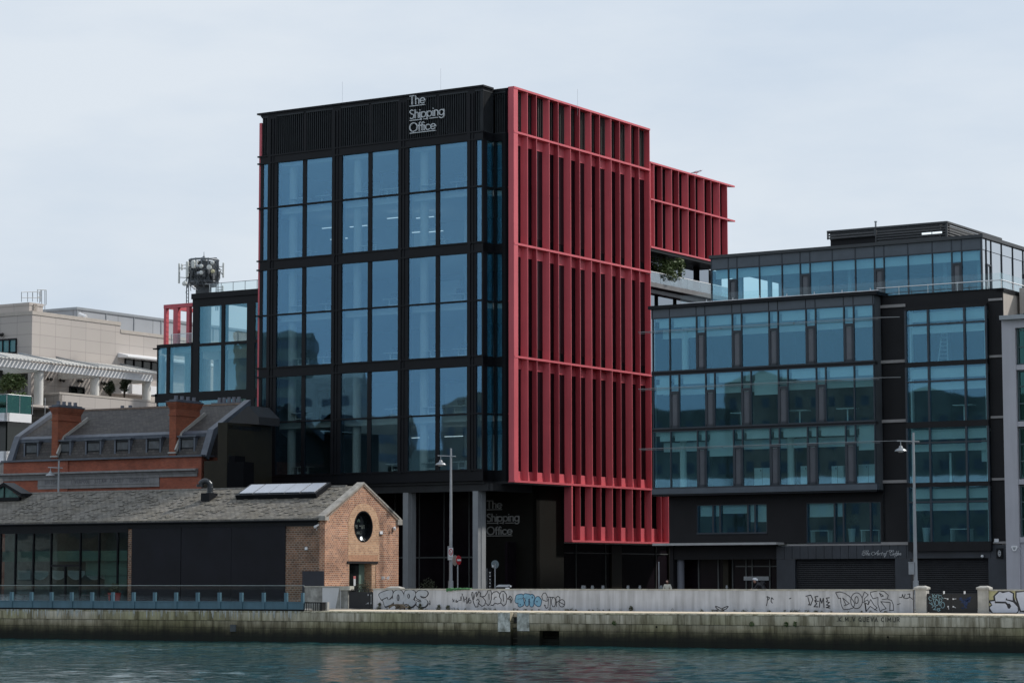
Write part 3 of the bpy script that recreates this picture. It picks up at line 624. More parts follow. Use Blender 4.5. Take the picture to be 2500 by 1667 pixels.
# ------------------------------------------------------------------ REAR WING (red, over glazed floors)
rw = thing('office_wing', 'red finned upper storeys behind the tall office, over grey banded glazing with a planted terrace', 'building', R.P(26, 0, -3))
RU = [19.03, 19.59, 20.80, 22.33, 23.43, 24.94, 26.07, 27.54, 28.70, 30.14, 31.42]
RZ = [26.24, 29.82, 32.58]
for ti in range(2):
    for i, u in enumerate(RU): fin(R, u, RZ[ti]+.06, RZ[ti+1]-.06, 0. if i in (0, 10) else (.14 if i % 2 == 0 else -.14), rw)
for i, z in enumerate(RZ):
    s_ = M(); e = 31.5 if i == 0 else 32.72; s_.plan(R, [(19.02, .02), (e, .02), (e-(0 if i == 0 else .5), -FD), (19.02, -FD)], z-.065, z+.065); s_.build('shelf', RED, rw)
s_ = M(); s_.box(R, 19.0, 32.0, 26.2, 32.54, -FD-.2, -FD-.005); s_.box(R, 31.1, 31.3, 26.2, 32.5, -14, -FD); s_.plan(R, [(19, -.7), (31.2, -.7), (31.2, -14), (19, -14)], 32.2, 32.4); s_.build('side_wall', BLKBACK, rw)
s_ = M(); u_, _ = A.uz(1700, 500)
s_.plan(R, [(19, -.1), (31.4, -.1), (31.4, -14), (19, -14)], 25.95, 26.18)
s_.build('soffit', BLK, rw)
KB = -1.3
def rz(x, y, k=KB): return R.uz(x, y, k)
s_ = M(); z0 = rz(1600, 625)[1]; z1 = rz(1600, 603)[1]
s_.box(R, 18.9, 34, z0, 26.0, KB-.3, KB); s_.build('upper_band', mat('grey_stone_band', (.15, .15, .155), .7, var=.12, streak=.2), rw)
zt = rz(1620, 630)[1]; zb = rz(1620, 692)[1]
for a, b in ((1595, 1626), (1634, 1664), (1673, 1701), (1716, 1738)):
    u0, _ = rz(a, 650); u1, _ = rz(b, 660); M().box(R, u0, u1, 22.3, zt+.1, KB-.35, KB-.3).build('window', glass('sky_mirror_glass', (.55, .60, .66), (.2, .25, .28), .55, wave=.004) if a == 1595 else bpy.data.materials['sky_mirror_glass'], rw)
s_ = M(); s_.box(R, 18.9, 34, 21.9, 26, KB-.8, KB-.6); s_.build('side_wall', BLKBACK, rw)
# terrace slab, glass parapet
TB = -.25
zA = R.uz(1595, 689, TB)[1]; zB = R.uz(1595, 700, TB)[1]; zC = R.uz(1595, 664, TB)[1]; zD = R.uz(1595, 716, TB-.4)[1]
s_ = M(); s_.plan(R, [(18.9, TB), (34, TB), (34, -12), (18.9, -12)], zB, zA); s_.box(R, 18.9, 34, zD, zB-.12, TB-.7, TB-.35); s_.build('lower_band', bpy.data.materials['grey_stone_band'], rw)
for i in range(7):
    u0 = 18.95+i*2.1; M().box(R, u0, u0+2.06, zA-.05, zC, TB-.08, TB-.06).build('glass_parapet', glass('milky_glass', (.8, .85, .9), (.7, .76, .74), .30, wave=.002) if i == 0 else bpy.data.materials['milky_glass'], rw)
s_ = M(); s_.box(R, 18.9, 34, zC, zC+.05, TB-.1, TB-.04); s_.build('handrail', WMET, rw)
for i in range(5):
    u0 = 19.0+i*2.9; M().box(R, u0, u0+2.3, 15, zD-.02, TB-.8, TB-.75).build('window', bpy.data.materials['sky_mirror_glass'], rw)
s_ = M(); s_.box(R, 18.9, 34, 14, zD, TB-1.2, TB-.9); s_.plan(R, [(18.9, -2), (34, -2), (34, -14), (18.9, -14)], 4.4, 25.9); s_.build('side_wall', BLKBACK, rw)

# ------------------------------------------------------------------ leaf clumps / shrubs
LEAFM = {}
def leafmat(name, c):
    m = mat(name, c, .6, var=.45, vs=9); m.node_tree.nodes['Principled BSDF'].inputs['Subsurface Weight'].default_value = 0; return m
LG = leafmat('leaf_green', (.085, .125, .04)); LD = leafmat('leaf_dark', (.028, .045, .02)); LO = leafmat('leaf_olive', (.09, .095, .06)); BARK = mat('bark', (.07, .055, .04), .9)
def foliage(mb, centres, n, s, rnd):
    for _ in range(n):
        c, r = rnd.choice(centres); d = Vector((rnd.gauss(0, 1), rnd.gauss(0, 1), rnd.gauss(0, 1))).normalized()*r*rnd.uniform(.45, 1.08)
        p = Vector(c)+d; a = Vector((rnd.uniform(-1, 1), rnd.uniform(-1, 1), rnd.uniform(-.6, 1))).normalized(); b = a.cross(Vector((rnd.uniform(-1, 1), rnd.uniform(-1, 1), rnd.uniform(-1, 1)))).normalized()
        q = s*rnd.uniform(.6, 1.3); mb.add([p-a*q, p+b*q*.45, p+a*q, p-b*q*.45], [(0, 1, 2, 3)])
def shrub(name, label, base, h, w_, n, leaf, mt, seed, cat='shrub', group=None, trunk=True):
    rnd = random.Random(seed); t = thing(name, label, cat, base, group); base = Vector(base); tr = M(); cs = []
    for i in range(7):
        a = rnd.uniform(0, 6.28); r = rnd.uniform(.1, .5)*w_; top = base+Vector((cos(a)*r, sin(a)*r, h*rnd.uniform(.45, .88)))
        tr.tube([base, base+(top-base)*.5+Vector((0, 0, h*.08)), top], .035*h, 6, .008*h); cs.append((top, w_*rnd.uniform(.2, .36)))
    cs.append((base+Vector((0, 0, h*.55)), w_*.38)); f = M(); foliage(f, cs, n, leaf, rnd)
    tr.build('trunk', BARK, t); f.build('crown', mt, t); return t
p = R.P(R.uz(1632, 660, -.8)[0], zA, -.8)
shrub('shrub', 'bushy green tree rising above the glass parapet of the rear terrace', p, 2.0, 2.3, 2600, .11, LG, 5, 'tree')

# ------------------------------------------------------------------ RIGHT OFFICE (dark cladding, projecting glazed bays)
ro = thing('office_building', 'dark clad office block with projecting glazed bays, penthouse and shuttered coffee shop below', 'building', B1.P(12, 0, -4))
BZ = [(15.0, 18.38), (11.35, 14.72), (7.55, 11.10)]
CLAD = mat('charcoal_cladding', (.0105, .0105, .0125), .6, var=.2, vs=.6, spec=.25); CLADB = mat('blue_slate_cladding', (.030, .036, .046), .5, var=.25, vs=.8)
FRM = mat('blue_grey_frame', (.022, .032, .045), .4, var=.1)
def bay_modules(offs):     # narrow/wide rhythm
    return offs
row_m = [[0.08, 1.32, 3.25, 3.88, 5.80, 6.45, 8.37, 9.0, 10.92, 11.57, 13.48, 14.13, 15.43],
         [0.08, 1.32, 1.97, 3.88, 4.52, 6.43, 7.08, 8.98, 9.63, 11.57, 12.21, 14.12, 15.43],
         [0.08, 1.34, 3.26, 3.88, 5.82, 6.45, 8.37, 9.0, 10.93, 11.58, 13.49, 14.14, 15.43]]
fr_ = M(); sp_ = M()
for ri, (z0, z1) in enumerate(BZ):
    ms = row_m[ri]
    for i, u in enumerate(ms): fr_.box(B1, u-.035, u+.035, z0-.05, z1+.05, -.12, .03)
    fr_.box(B1, 0, 15.5, z1-.02, z1+.06, -.12, .025); fr_.box(B1, 0, 15.5, z0-.1, z0+.0, -.12, .03)
    for i in range(len(ms)-1):
        a, b = ms[i]+.035, ms[i+1]-.035
        if b-a < .75:      # narrow opening light: glass over, framed vent below
            M().box(B1, a, b, z1-1.05, z1, -.06, -.04).build('window', GLR, ro)
            wv = M().box(B1, a+.10, b-.10, z0+.12, z1-1.28, -.03, -.01).build('vent_window', mat('vent_pane', (.09, .10, .12), .15) if 'vent_pane' not in bpy.data.materials else bpy.data.materials['vent_pane'], ro)
            f2 = M(); f2.box(B1, a, b, z1-1.25, z1-1.07, -.08, .05); f2.box(B1, a, a+.1, z0, z1-1.25, -.08, .05); f2.box(B1, b-.1, b, z0, z1-1.25, -.08, .05); f2.box(B1, a, b, z0, z0+.12, -.08, .05)
            f2.build('frame', FRM, wv)
        else: M().box(B1, a, b, z0, z1, -.06, -.04).build('window', GLR, ro)
    for i in range(len(ms)-1):                          # narrow piers beside lights read darker
        pass
fr_.build('bay_frame', FRM, ro)
bp_ = M(); bp_.box(B1, -.02, 15.5, 18.44, 18.98, -.1, .02); bp_.box(B1, -.05, 15.55, 7.12, 7.45, -.3, .04)
bp_.each('spandrel', mat('blue_grey_spandrel', (.068, .086, .108), .35, var=.12), ro)
bp_ = M(); bp_.box(B1, -.15, 15.75, 18.98, 19.20, -1.6, .22); bp_.box(B1, -.02, 15.55, 11.13, 11.25, -.3, .03); bp_.box(B1, -.02, 15.55, 14.75, 14.92, -.3, .03)
for u in row_m[0]: bp_.box(B1, u-.02, u+.02, 18.44, 18.98, 0, .035)
bp_.plan(B1, [(0, .0), (15.5, 0), (15.5, -1.4), (0, -1.4)], 7.0, 7.13)
bp_.build('bay_edging', BLK, ro)
# thin sunshade rails with brackets
for z in (17.52, 13.86, 10.02):
    s_ = M(); s_.tube([B1.P(-.75, z, .45), B1.P(15.9, z, .45)], .020, 6); s_.tube([B1.P(-.75, z-.08, .30), B1.P(15.9, z-.08, .30)], .011, 6)
    for u in (0, 5.1, 10.2, 15.4): s_.tube([B1.P(u, z, .45), B1.P(u, z-.05, 0)], .018, 5)
    s_.tube([B1.P(15.9, z, .45), B1.P(17.2, z, .05)], .02, 5); s_.build('sunshade_rail', GMET, ro)
# main dark wall, string courses
DW = -1.0
s_ = M(); s_.box(B1, .62, 2.62, 3.95, 7.1, -9, DW); s_.box(B1, 7.6, 10.3, 3.95, 7.1, -3, DW); s_.box(B1, 2.62, 7.6, 3.95, 4.62, -3, DW); s_.box(B1, 2.62, 7.6, 6.42, 7.1, -3, DW); s_.box(B1, 10.3, 15.3, 6.42, 7.1, -3, DW)
s_.box(B1, 15.3, 17.2, 3.85, 18.95, -9, DW+.0); s_.box(B1, 22.45, 23.38, 3.85, 18.95, -9, DW); s_.box(B1, 17.2, 22.45, 18.15, 18.95, -3, DW); s_.box(B1, 15.3, 23.4, 18.95, 19.0, -9, DW+.06)
s_.box(B1, .62, .9, 0, 7.1, -12, DW-.01)
for z0, z1 in ((14.50, 14.78), (10.80, 11.16), (7.24, 7.5), (3.4, 3.95)): s_.box(B1, 17.2, 22.45, z0, z1, -3, DW+.35)
s_.box(B1, 17.2, 22.45, 17.95, 18.15, -3, DW+.35)
s_.build('dark_wall', CLAD, ro)
M().box(B1, .0, .12, 7.1, 18.95, -70, -.45).build('unseen_alley_wall', CLAD, ro); M().box(B1, .63, .8, 0, 7.1, -70, -9).build('unseen_alley_wall', CLAD, ro)  # unseen flank, lengthened to block sky from the entrance glass reflection
s_ = M()
for z in (18.33, 14.93, 11.3, 7.62, 3.87):
    s_.box(B1, 15.32, 17.15, z-.09, z+.09, DW-.1, DW+.10); s_.box(B1, 22.5, 23.35, z-.07, z+.07, DW-.1, DW+.08)
s_.box(B1, 9.0, 17.15, 3.78, 3.87, DW-.1, DW+.05); s_.each('string_course', mat('pale_string_course', (.26, .25, .25), .7), ro)
# right bay
RB = DW+.35
for z0, z1 in ((14.78, 17.95), (11.16, 14.50), (7.5, 10.80), (3.95, 7.24)):
    f_ = M(); xs = [17.25, 18.72, 21.05, 22.42]
    for u in xs: f_.box(B1, u-.06, u+.06, z0, z1, RB-.15, RB+.02)
    f_.box(B1, 17.25, 22.42, z1-.95, z1-.86, RB-.14, RB+.01); f_.build('bay_frame', FRM, ro)
    for a, b in zip(xs[:-1], xs[1:]): M().box(B1, a+.06, b-.06, z0, z1, RB-.1, RB-.08).build('window', GLR, ro)
# lower strip windows in the dark wall
for a, b, z0, z1, ms in ((2.62, 7.6, 4.62, 6.42, (3.78, 4.28, 6.25, 6.75)), (10.3, 15.3, 3.95, 6.42, (12.2, 12.8, 14.6))):
    xs = [a]+list(ms)+[b]; f_ = M()
    for u in xs: f_.box(B1, u-.05, u+.05, z0, z1, DW-.22, DW-.02)
    f_.box(B1, a, b, z0-.06, z0+.04, DW-.22, DW+.05); f_.box(B1, a, b, z1-.04, z1+.0, DW-.22, DW-.02); f_.build('strip_frame', FRM, ro)
    for c_, d_ in zip(xs[:-1], xs[1:]): M().box(B1, c_+.05, d_-.05, z0, z1, DW-.18, DW-.16).build('window', GLR, ro)
# rooms: slabs, ceilings, back wall, blinds
s_ = M(); c_ = M()
for zb, zt in ((7.15, 7.5), (10.85, 11.2), (14.5, 14.85), (18.2, 18.7)):
    s_.plan(B1, [(.1, -.35), (15.4, -.35), (15.4, -7), (.1, -7)], zb, zt)
for zb, zt in ((3.5, 3.95), (7.2, 7.5), (10.9, 11.15), (14.5, 14.78), (18.0, 18.2)): s_.plan(B1, [(15.6, DW-.3), (22.4, DW-.3), (22.4, -8), (15.6, -8)], zb, zt)
s_.plan(B1, [(2.3, DW-.3), (15.2, DW-.3), (15.2, -8), (2.3, -8)], 3.5, 3.93)
s_.build('floor_slab', mat('ceiling_grey_white', (.75, .78, .77), .85, var=.04), ro)
s_ = M(); s_.box(B1, .1, 23.3, 3.6, 18.9, -8.2, -8); s_.box(B1, 8.9, 9.0, 7.5, 18.2, -8, -2.5); s_.box(B1, 15.42, 15.6, 3.9, 18.9, -8, DW); s_.box(B1, 15.42, 15.5, 7.1, 18.95, -1.5, -.1)
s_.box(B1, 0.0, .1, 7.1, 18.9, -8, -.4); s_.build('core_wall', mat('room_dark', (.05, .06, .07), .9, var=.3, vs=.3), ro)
rnb = random.Random(11)
for ri, (z0, z1) in enumerate(BZ):
    s_ = M(); ms = row_m[ri]
    for i in range(len(ms)-1):
        a, b = ms[i]+.06, ms[i+1]-.06; s_.box(B1, a+(.12 if i else .3), b, z1-.62-rnb.choice((0, 0, .02)), z1-.02, -.24, -.22)
        if rnb.random() < (.0, .12, .25)[ri]: s_.box(B1, a+.05, b, z1-rnb.uniform(1.2, 1.7), z1-.6, -.26, -.245)
    s_.box(B1, .3, 15.3, z1-1.25, z1-.66, -1.0, -.95); s_.build('blind', BLIND, ro)
for i, (z0, z1) in enumerate(((14.78, 17.95), (11.16, 14.50), (7.5, 10.80), (3.95, 7.24))):
    s_ = M(); s_.box(B1, 17.5, 22.3, z1-.7, z1-.1, RB-.4, RB-.37); s_.box(B1, 17.5, 22.3, z1-1.42, z1-.98, RB-.5, RB-.47)
    s_.box(B1, 17.4, 17.5, z0, z1, RB-.6, RB-.3); s_.box(B1, 22.2, 22.28, z0, z1, RB-.6, RB-.3)
    if i == 2: s_.box(B1, 21.7, 22.2, z0+1.2, z0+2.5, RB-.8, RB-.75); s_.box(B1, 19.5, 19.62, z0, z0+1.8, RB-1.2, RB-1.1)
    s_.build('blind', BLIND, ro)
s_ = M()
for a, b, z in ((2.75, 3.7, 5.7), (3.85, 4.2, 5.7), (4.35, 6.2, 5.85), (6.3, 6.7, 5.3), (6.82, 7.5, 5.3)): s_.box(B1, a, b, z, 6.38, DW-.32, DW-.3)
for a, b, z in ((10.4, 12.1, 5.55), (12.3, 12.7, 5.55)): s_.box(B1, a, b, z, 6.38, DW-.32, DW-.3)
s_.build('blind', BLIND, ro)
s_ = M()
for u, z0 in ((1.7, 7.5), (1.9, 14.85), (9.3, 7.5), (11.0, 14.85)): s_.lathe(B1.P(u, z0, -1.0), [(.22, 0), (.22, 3.2)], 14)
s_.build('interior_column', WHITE, ro)
# penthouse
PH = -2.4
pz0, pz1 = 19.0, 21.6
pm = [3.1, 4.33, 4.95, 6.55, 8.15, 9.42, 10.1, 11.65, 13.22, 14.5, 15.15, 16.75, 18.35, 19.62, 20.26, 21.55]
f_ = M()
for u in pm: f_.box(B1, u-.03, u+.03, pz0, pz1+.75, PH-.12, PH+.03)
f_.box(B1, 3.07, 21.6, pz1-.03, pz1+.04, PH-.12, PH+.035)
f_.build('penthouse_frame', FRM, ro)
s_ = M(); s_.box(B1, 3.1, 21.55, pz1+.04, pz1+.72, PH-.2, PH+.0); s_.build('spandrel', bpy.data.materials['blue_grey_spandrel'], ro)
s_ = M(); s_.plan(B1, [(3.0, PH+.15), (21.7, PH+.15), (21.7, -26), (3.0, -26)], pz1+.72, pz1+.92); s_.build('penthouse_roof', mat('penthouse_roof_edge', (.035, .04, .045), .5), ro)
for i in range(len(pm)-1):
    a, b = pm[i]+.03, pm[i+1]-.03
    if b-a < .75:
        M().box(B1, a, b, pz1-.7, pz1, PH-.06, PH-.04).build('window', GLR, ro)
        f2 = M(); f2.box(B1, a, b, pz1-.85, pz1-.7, PH-.08, PH+.05); f2.box(B1, a, a+.12, pz0, pz1-.85, PH-.08, PH+.05); f2.box(B1, b-.12, b, pz0, pz1-.85, PH-.08, PH+.05)
        wv = M().box(B1, a+.12, b-.12, pz0, pz1-.85, PH-.04, PH-.02).build('vent_window', bpy.data.materials['vent_pane'], ro); f2.build('frame', FRM, wv)
    else: M().box(B1, a, b, pz0, pz1, PH-.06, PH-.04).build('window', GLR, ro)
PR = Fr(B1.P(21.58, 0, PH), GA+90)
GLSKY = glass('pale_sky_glass', (.80, .84, .88), (.3, .35, .38), .72, wave=.004)
pru = [0, .75, 1.55, 3.3, 5.2, 7.0, 7.8, 9.8, 11.8, 13.8]
for a, b in zip(pru[:-1], pru[1:]):
    M().box(PR, a+.02, b-.02, pz0, pz1, -.06, -.04).build('window', GLSKY, ro)
    M().box(PR, a+.02, b-.02, pz1+.04, pz1+.72, -.06, -.03).build('window', GLSKY, ro)
f_ = M()
for u in pru: f_.box(PR, u-.02, u+.02, pz0, pz1+.72, -.1, .02)
for a, b in ((.75, 1.55), (7.0, 7.8)): f_.box(PR, a, a+.12, pz0, pz1-.8, -.1, .04); f_.box(PR, b-.12, b, pz0, pz1-.8, -.1, .04); f_.box(PR, a, b, pz1-.9, pz1-.8, -.1, .04)
f_.build('penthouse_frame', FRM, ro)
s_ = M(); s_.plan(B1, [(3.3, PH-.3), (21.3, PH-.3), (21.3, -12), (3.3, -12)], 18.9, 19.02); s_.plan(B1, [(3.3, PH-.3), (21.4, PH-.3), (21.4, -12), (3.3, -12)], pz1+.05, pz1+.2); s_.box(B1, 3.3, 21.3, 19, 21.7, -12, -11.8)
for a, b in ((7.4, 9.5), (17.2, 19.0), (3.3, 4.0)): s_.box(B1, a, b, 19, 21.6, -5.2, -5.0)
for u in (12.4, 18.8, 6.8, 21.0): s_.lathe(B1.P(u, 19, PH-1.), [(.15, 0), (.15, 2.7)], 12)
s_.build('penthouse_room', mat('penthouse_white', (.34, .38, .40), .8), ro)
s_ = M(); s_.box(B1, 3.3, 21.3, 21.0, 21.6, PH-.3, PH-.27); s_.build('blind', BLIND, ro)
# roof terrace balustrade
for i in range(8):
    a = 1.3+i*1.75; M().box(B1, a, a+1.72, 19.2, 19.95, -1.52, -1.5).build('glass_balustrade', GLC, ro)
for i in range(4):
    a = 15.4+i*2.0; M().box(B1, a, a+1.96, 19.0, 19.95, -1.22, -1.2).build('glass_balustrade', GLC, ro)
s_ = M(); s_.tube([B1.P(1.2, 19.42, -1.4), B1.P(15.2, 19.42, -1.4)], .03, 6); s_.tube([B1.P(15.2, 19.5, -1.1), B1.P(23.3, 19.5, -1.1)], .03, 6)
for i in range(12): s_.box(B1, 1.3+i*1.9, 1.34+i*1.9, 19.0, 19.6, -1.5, -1.46)
ER = Fr(B1.P(23.4, 0, DW), GA+90)
s_.tube([ER.P(0, 19.5, -.1), ER.P(14, 19.5, -.1)], .03, 6)
for i in range(7): s_.box(ER, i*2., i*2.+.04, 19, 19.5, -.14, -.1)
s_.build('terrace_handrail', WMET, ro)
for i in range(6): M().box(ER, i*2.0+.02, i*2.0+1.98, 19.0, 19.95, -.2, -.18).build('glass_balustrade', GLC, ro)
s_ = M(); s_.box(ER, .0, 14, 18.75, 19.0, -.4, .05); s_.plan(B1, [(.2, -1.4), (23.3, -1.4), (23.3, -26), (.2, -26)], 18.7, 18.95); s_.build('terrace_edge', BLK, ro)
s_ = M(); s_.box(ER, .05, 14, 0, 18.75, -.4, 0); s_.build('flank_wall', CREAM, ro)
# rooftop plant enclosure of horizontal louvres
PL = -8.0
u0, zt_ = B1.uz(2019, 567, PL); u1, zt2 = B1.uz(2311.5, 541.3, PL); zt_ = (zt_+zt2)/2
zl = B1.uz(2021, 585, PL)[1]; um = B1.uz(2137, 575, PL)[0]
def hlouv(fr, a, b, z0, z1, k):
    s_ = M(); n = int((z1-z0)/.155)
    for i in range(n):
        z = z0+(i+.5)*(z1-z0)/n; s_.add([fr.P(a, z-.05, k+.02), fr.P(b, z-.05, k+.02), fr.P(b, z+.05, k-.08), fr.P(a, z+.05, k-.08), fr.P(a, z-.075, k+.01), fr.P(b, z-.075, k+.01), fr.P(b, z+.025, k-.09), fr.P(a, z+.025, k-.09)], [(0, 1, 2, 3), (7, 6, 5, 4), (0, 4, 5, 1), (3, 2, 6, 7), (0, 3, 7, 4), (1, 5, 6, 2)])
    s_.box(fr, a, b, z1-.06, z1+.06, k-.1, k+.04); s_.box(fr, a, a+.08, z0, z1, k-.1, k+.02); s_.box(fr, b-.08, b, z0, z1, k-.1, k+.02)
    s_.box(fr, a, b, z0, z1, k-.5, k-.45)
    s_.build('plant_louvre', mat('dark_plant_louvre', (.05, .055, .06), .5) if 'dark_plant_louvre' not in bpy.data.materials else bpy.data.materials['dark_plant_louvre'], ro)
hlouv(B1, um, u1, pz1+.9, zt_, PL); hlouv(B1, u0, um, zl, zt_, PL)
s_ = M(); s_.box(B1, u0+.1, um, pz1+.9, zl, PL-.6, PL-.3); s_.build('plant_wall', BLK, ro)
PLR = Fr(B1.P(u1, 0, PL), GA+90); hlouv(PLR, 0, 9.5, pz1+.9, zt_, 0)
s_ = M(); a_, z_ = B1.uz(2249, 571, PL+.1); b_, _ = B1.uz(2300, 567, PL+.1)
for q in range(2): s_.box(B1, a_+q*(b_-a_)/2+.03, a_+(q+1)*(b_-a_)/2-.03, z_-.06, z_+.06, PL+.04, PL+.07)
s_.build('plant_light', le, ro)
s_ = M(); a_, z_ = B1.uz(2138, 556, PL-2); s_.tube([B1.P(a_, z_-.5, PL-2), B1.P(a_, z_+.35, PL-2)], .06, 8); s_.lathe(B1.P(a_, z_+.35, PL-2), [(.09, 0), (.09, .08)], 10); s_.box(B1, a_-.9, a_-.2, z_-.3, z_+.06, PL-2.5, PL-2); s_.build('roof_vent', GMET, ro)
# street level
s_ = M(); s_.box(B1, .0, 8.75, 3.86, 4.0, -1.6, .1); s_.build('canopy', mat('pale_canopy', (.38, .38, .38), .6), ro)
s_ = M(); s_.box(B1, .8, 8.23, 2.97, 3.85, -2.6, DW-.1); s_.build('fascia_recess', CLAD, ro)
FZ0, FZ1 = 2.97, 3.78
s_ = M(); u = 8.24
while u < 17.1: s_.box(B1, u+.01, min(u+.53, 17.1), FZ0, FZ1, DW-.3, DW+.05); u += .545
s_.box(B1, 17.1, 22.3, FZ0, 3.40, DW-.3, DW+.03); s_.box(B1, 22.32, 23.36, FZ0, 3.75, DW-.3, DW+.03)
s_.box(B1, 8.24, 9.5, 0, FZ0-.01, DW-.3, DW+.03); s_.box(B1, 16.2, 17.2, 0, FZ0-.01, DW-.3, DW+.03); s_.box(B1, 22.15, 23.36, 0, FZ0-.01, DW-.3, DW+.01)
s_.build('slate_fascia', CLADB, ro)
SHM = mat('shutter_metal', (.018, .019, .022), .45, var=.2, spec=.3)
for a, b in ((9.5, 16.2), (17.4, 22.15)):
    s_ = M(); n = 24
    for i in range(n): s_.add([B1.P(a, i*FZ0/n, DW-.13), B1.P(b, i*FZ0/n, DW-.13), B1.P(b, (i+.85)*FZ0/n, DW-.20), B1.P(a, (i+.85)*FZ0/n, DW-.20), B1.P(a, i*FZ0/n, DW-.22), B1.P(b, i*FZ0/n, DW-.22)], [(0, 1, 2, 3), (0, 4, 5, 1), (1, 5, 2), (0, 3, 4)])
    s_.box(B1, a, b, 0, FZ0, DW-.3, DW-.22); s_.build('roller_shutter', SHM, ro)
s_ = M(); s_.box(B1, .9, 8.24, 0, 2.97, -2.8, -2.6); s_.build('shop_glazing', DGLASS, ro)
s_ = M(); k = -2.5
for px in (1704, 1752, 1787, 1820, 1835, 1878): a_, _ = B1.uz(px, 1400, k); s_.box(B1, a_, a_+.07, 0, 2.97, k-.1, k)
s_.box(B1, 4.6, 8.2, 2.5, 2.57, k-.1, k); s_.build('shop_mullion', bpy.data.materials['grey_mullion'], ro)
s_ = M()
for px0, px1 in ((1636, 1653), (1765, 1778)): a_, _ = B1.uz(px0, 1400, -2.2); b_, _ = B1.uz(px1, 1400, -2.2); s_.box(B1, a_, b_, 0, 2.97, -2.6, -2.2)
s_.each('bronze_panel', BRONZE, ro)
s_ = M(); a_, _ = B1.uz(1662, 1400, -1.6); s_.lathe(B1.P(a_, 0, -1.6), [(.24, 0), (.24, 2.97)], 18); s_.build('column', mat('round_column_grey', (.14, .15, .18), .6), ro)
s_ = M(); a_, _ = B1.uz(1814, 1410, -2.3); b_, _ = B1.uz(1875, 1410, -2.3); s_.box(B1, a_, b_, 1.65, 1.9, -2.45, -2.4); s_.build('glass_manifestation', GMET, ro)
# right flank house (pale render, green windows)
ph = thing('apartment_block', 'pale lilac grey rendered block with green framed windows at the right edge', 'building', B1.P(28, 0, -5))
PB = Fr(B1.P(23.42, 0, -1.0), GA)
s_ = M(); za = PB.uz(2475, 780, .5)[1]
s_.box(PB, 0.02, .85, 0, za, -10, .45); s_.box(PB, .85, 14, za-.5, za, -10, .45)
for z in (14.2, 10.85, 7.45, 4.05): s_.box(PB, .85, 14, z-.18, z+.12, -10, .40)
s_.box(PB, .85, 14, 0, 3.9, -10, .3); s_.build('wall', LGREY, ph)
s_ = M(); s_.box(PB, .02, 14, za, za+.25, -10, .8); s_.build('roof_edge', GMET, ph)
for i, z in enumerate((14.35, 11.0, 7.6, 4.2)):
    wd = M().box(PB, 1.0, 3.6, z, z+2.9, .1, .14).build('window', GLG, ph); f_ = M()
    for u in (.9, 1.5, 2.3, 3.1): f_.box(PB, u, u+.07, z, z+3.0, .05, .25)
    for q in (z, z+1.0, z+2.0, z+2.93): f_.box(PB, .9, 3.7, q, q+.07, .05, .22)
    f_.build('frame', mat('green_grey_frame', (.05, .09, .10), .4) if 'green_grey_frame' not in bpy.data.materials else bpy.data.materials['green_grey_frame'], wd)
s_ = M(); s_.box(PB, .9, 13.5, 4.2, 17.5, -3, -.8); s_.build('room_wall', mat('room_green_dark', (.05, .10, .09), .9), ph)
cb_ = thing('house', 'cream stone upper storey with a green window behind the pale block at the right edge', 'building', B1.P(27, 0, -8))
zt1 = ER.uz(2455, 708, .0)[1]
s_ = M(); CBF = Fr(B1.P(23.6, 0, -3.2), GA); s_.box(CBF, 0, 12, 0, 19.2, -8, 0); s_.box(CBF, 0.2, 12, 16.6, 17.35, 0, 1.6); s_.build('wall', CREAM, cb_)
wd = M().box(CBF, 1.55, 3.4, 17.5, 18.6, .0, .03).build('window', GLG, cb_)
M().box(CBF, 1.4, 3.4, 18.6, 18.72, 0, .2).build('frame', BLK, wd)

# ------------------------------------------------------------------ GLAZED WING on the left, behind the brick house
lw_ = thing('office_wing', 'lower black framed wing with teal glass and three red uprights on its roof terrace', 'building', AN.P(0, 0, -4))
def apx(mb, x0, y0, x1, y1, k0, k1, fr=AN): return mb.pbox(fr, x0, y0, x1, y1, k0, k1)
s_ = M()
u_l, _ = AN.uz(470, 800, 0); u_r = u_l+9.
zr = AN.uz(468.8, 718)[1]; zrb = AN.uz(470, 731)[1]
lz = AN.uz(384, 842)[1]; lzb = AN.uz(384, 850)[1]; u_ll, _ = AN.uz(383, 900, 0)
Zs = [16.69+.0, 20.39, 20.48, 24.0]
s_.box(AN, u_l-.05, u_r, zrb, zr, -8, .15)
ms = [AN.uz(x, 850)[0] for x in (470, 485.5, 540, 548, 602.3, 622)]
for a, b in ((ms[0], ms[1]), (ms[2], ms[3]), (ms[4], ms[5])): s_.box(AN, a, b, 3, zr-.1, -.5, .02)
s_.box(AN, u_l, u_r, AN.uz(486, 749)[1], zrb, -.5, .03)
for z0, z1 in ((20.37, 20.60), (16.0, 16.72), (8.6, 9.2), (12.4, 12.7)): s_.box(AN, u_l, u_r, z0, z1, -.5, .025)
s_.box(AN, u_ll, u_l, lzb, lz+.0, -4, .06); s_.box(AN, u_ll-.15, u_l, 16.0, 16.72, -.5, .03)
a_, _ = AN.uz(406.5, 900); b_, _ = AN.uz(413.5, 900); s_.box(AN, a_, b_, 3, lzb, -.5, .02); a2, _ = AN.uz(466, 900); s_.box(AN, a2, u_l+.1, 3, lzb, -.5, .02)
s_.box(AN, u_ll-.3, u_ll+.1, lzb-.1, lzb, -.5, .2); s_.box(AN, u_ll, u_ll+.08, 3, lzb, -.2, .01)
s_.box(AN, u_ll-.4, u_ll, 16.55, 16.65, -.5, .2)
s_.plan(AN, [(u_ll, -.2), (u_l, -.2), (u_l, -4), (u_ll, -4)], lzb-.1, lzb+.05)
s_.build('facade_frame', BLK, lw_)
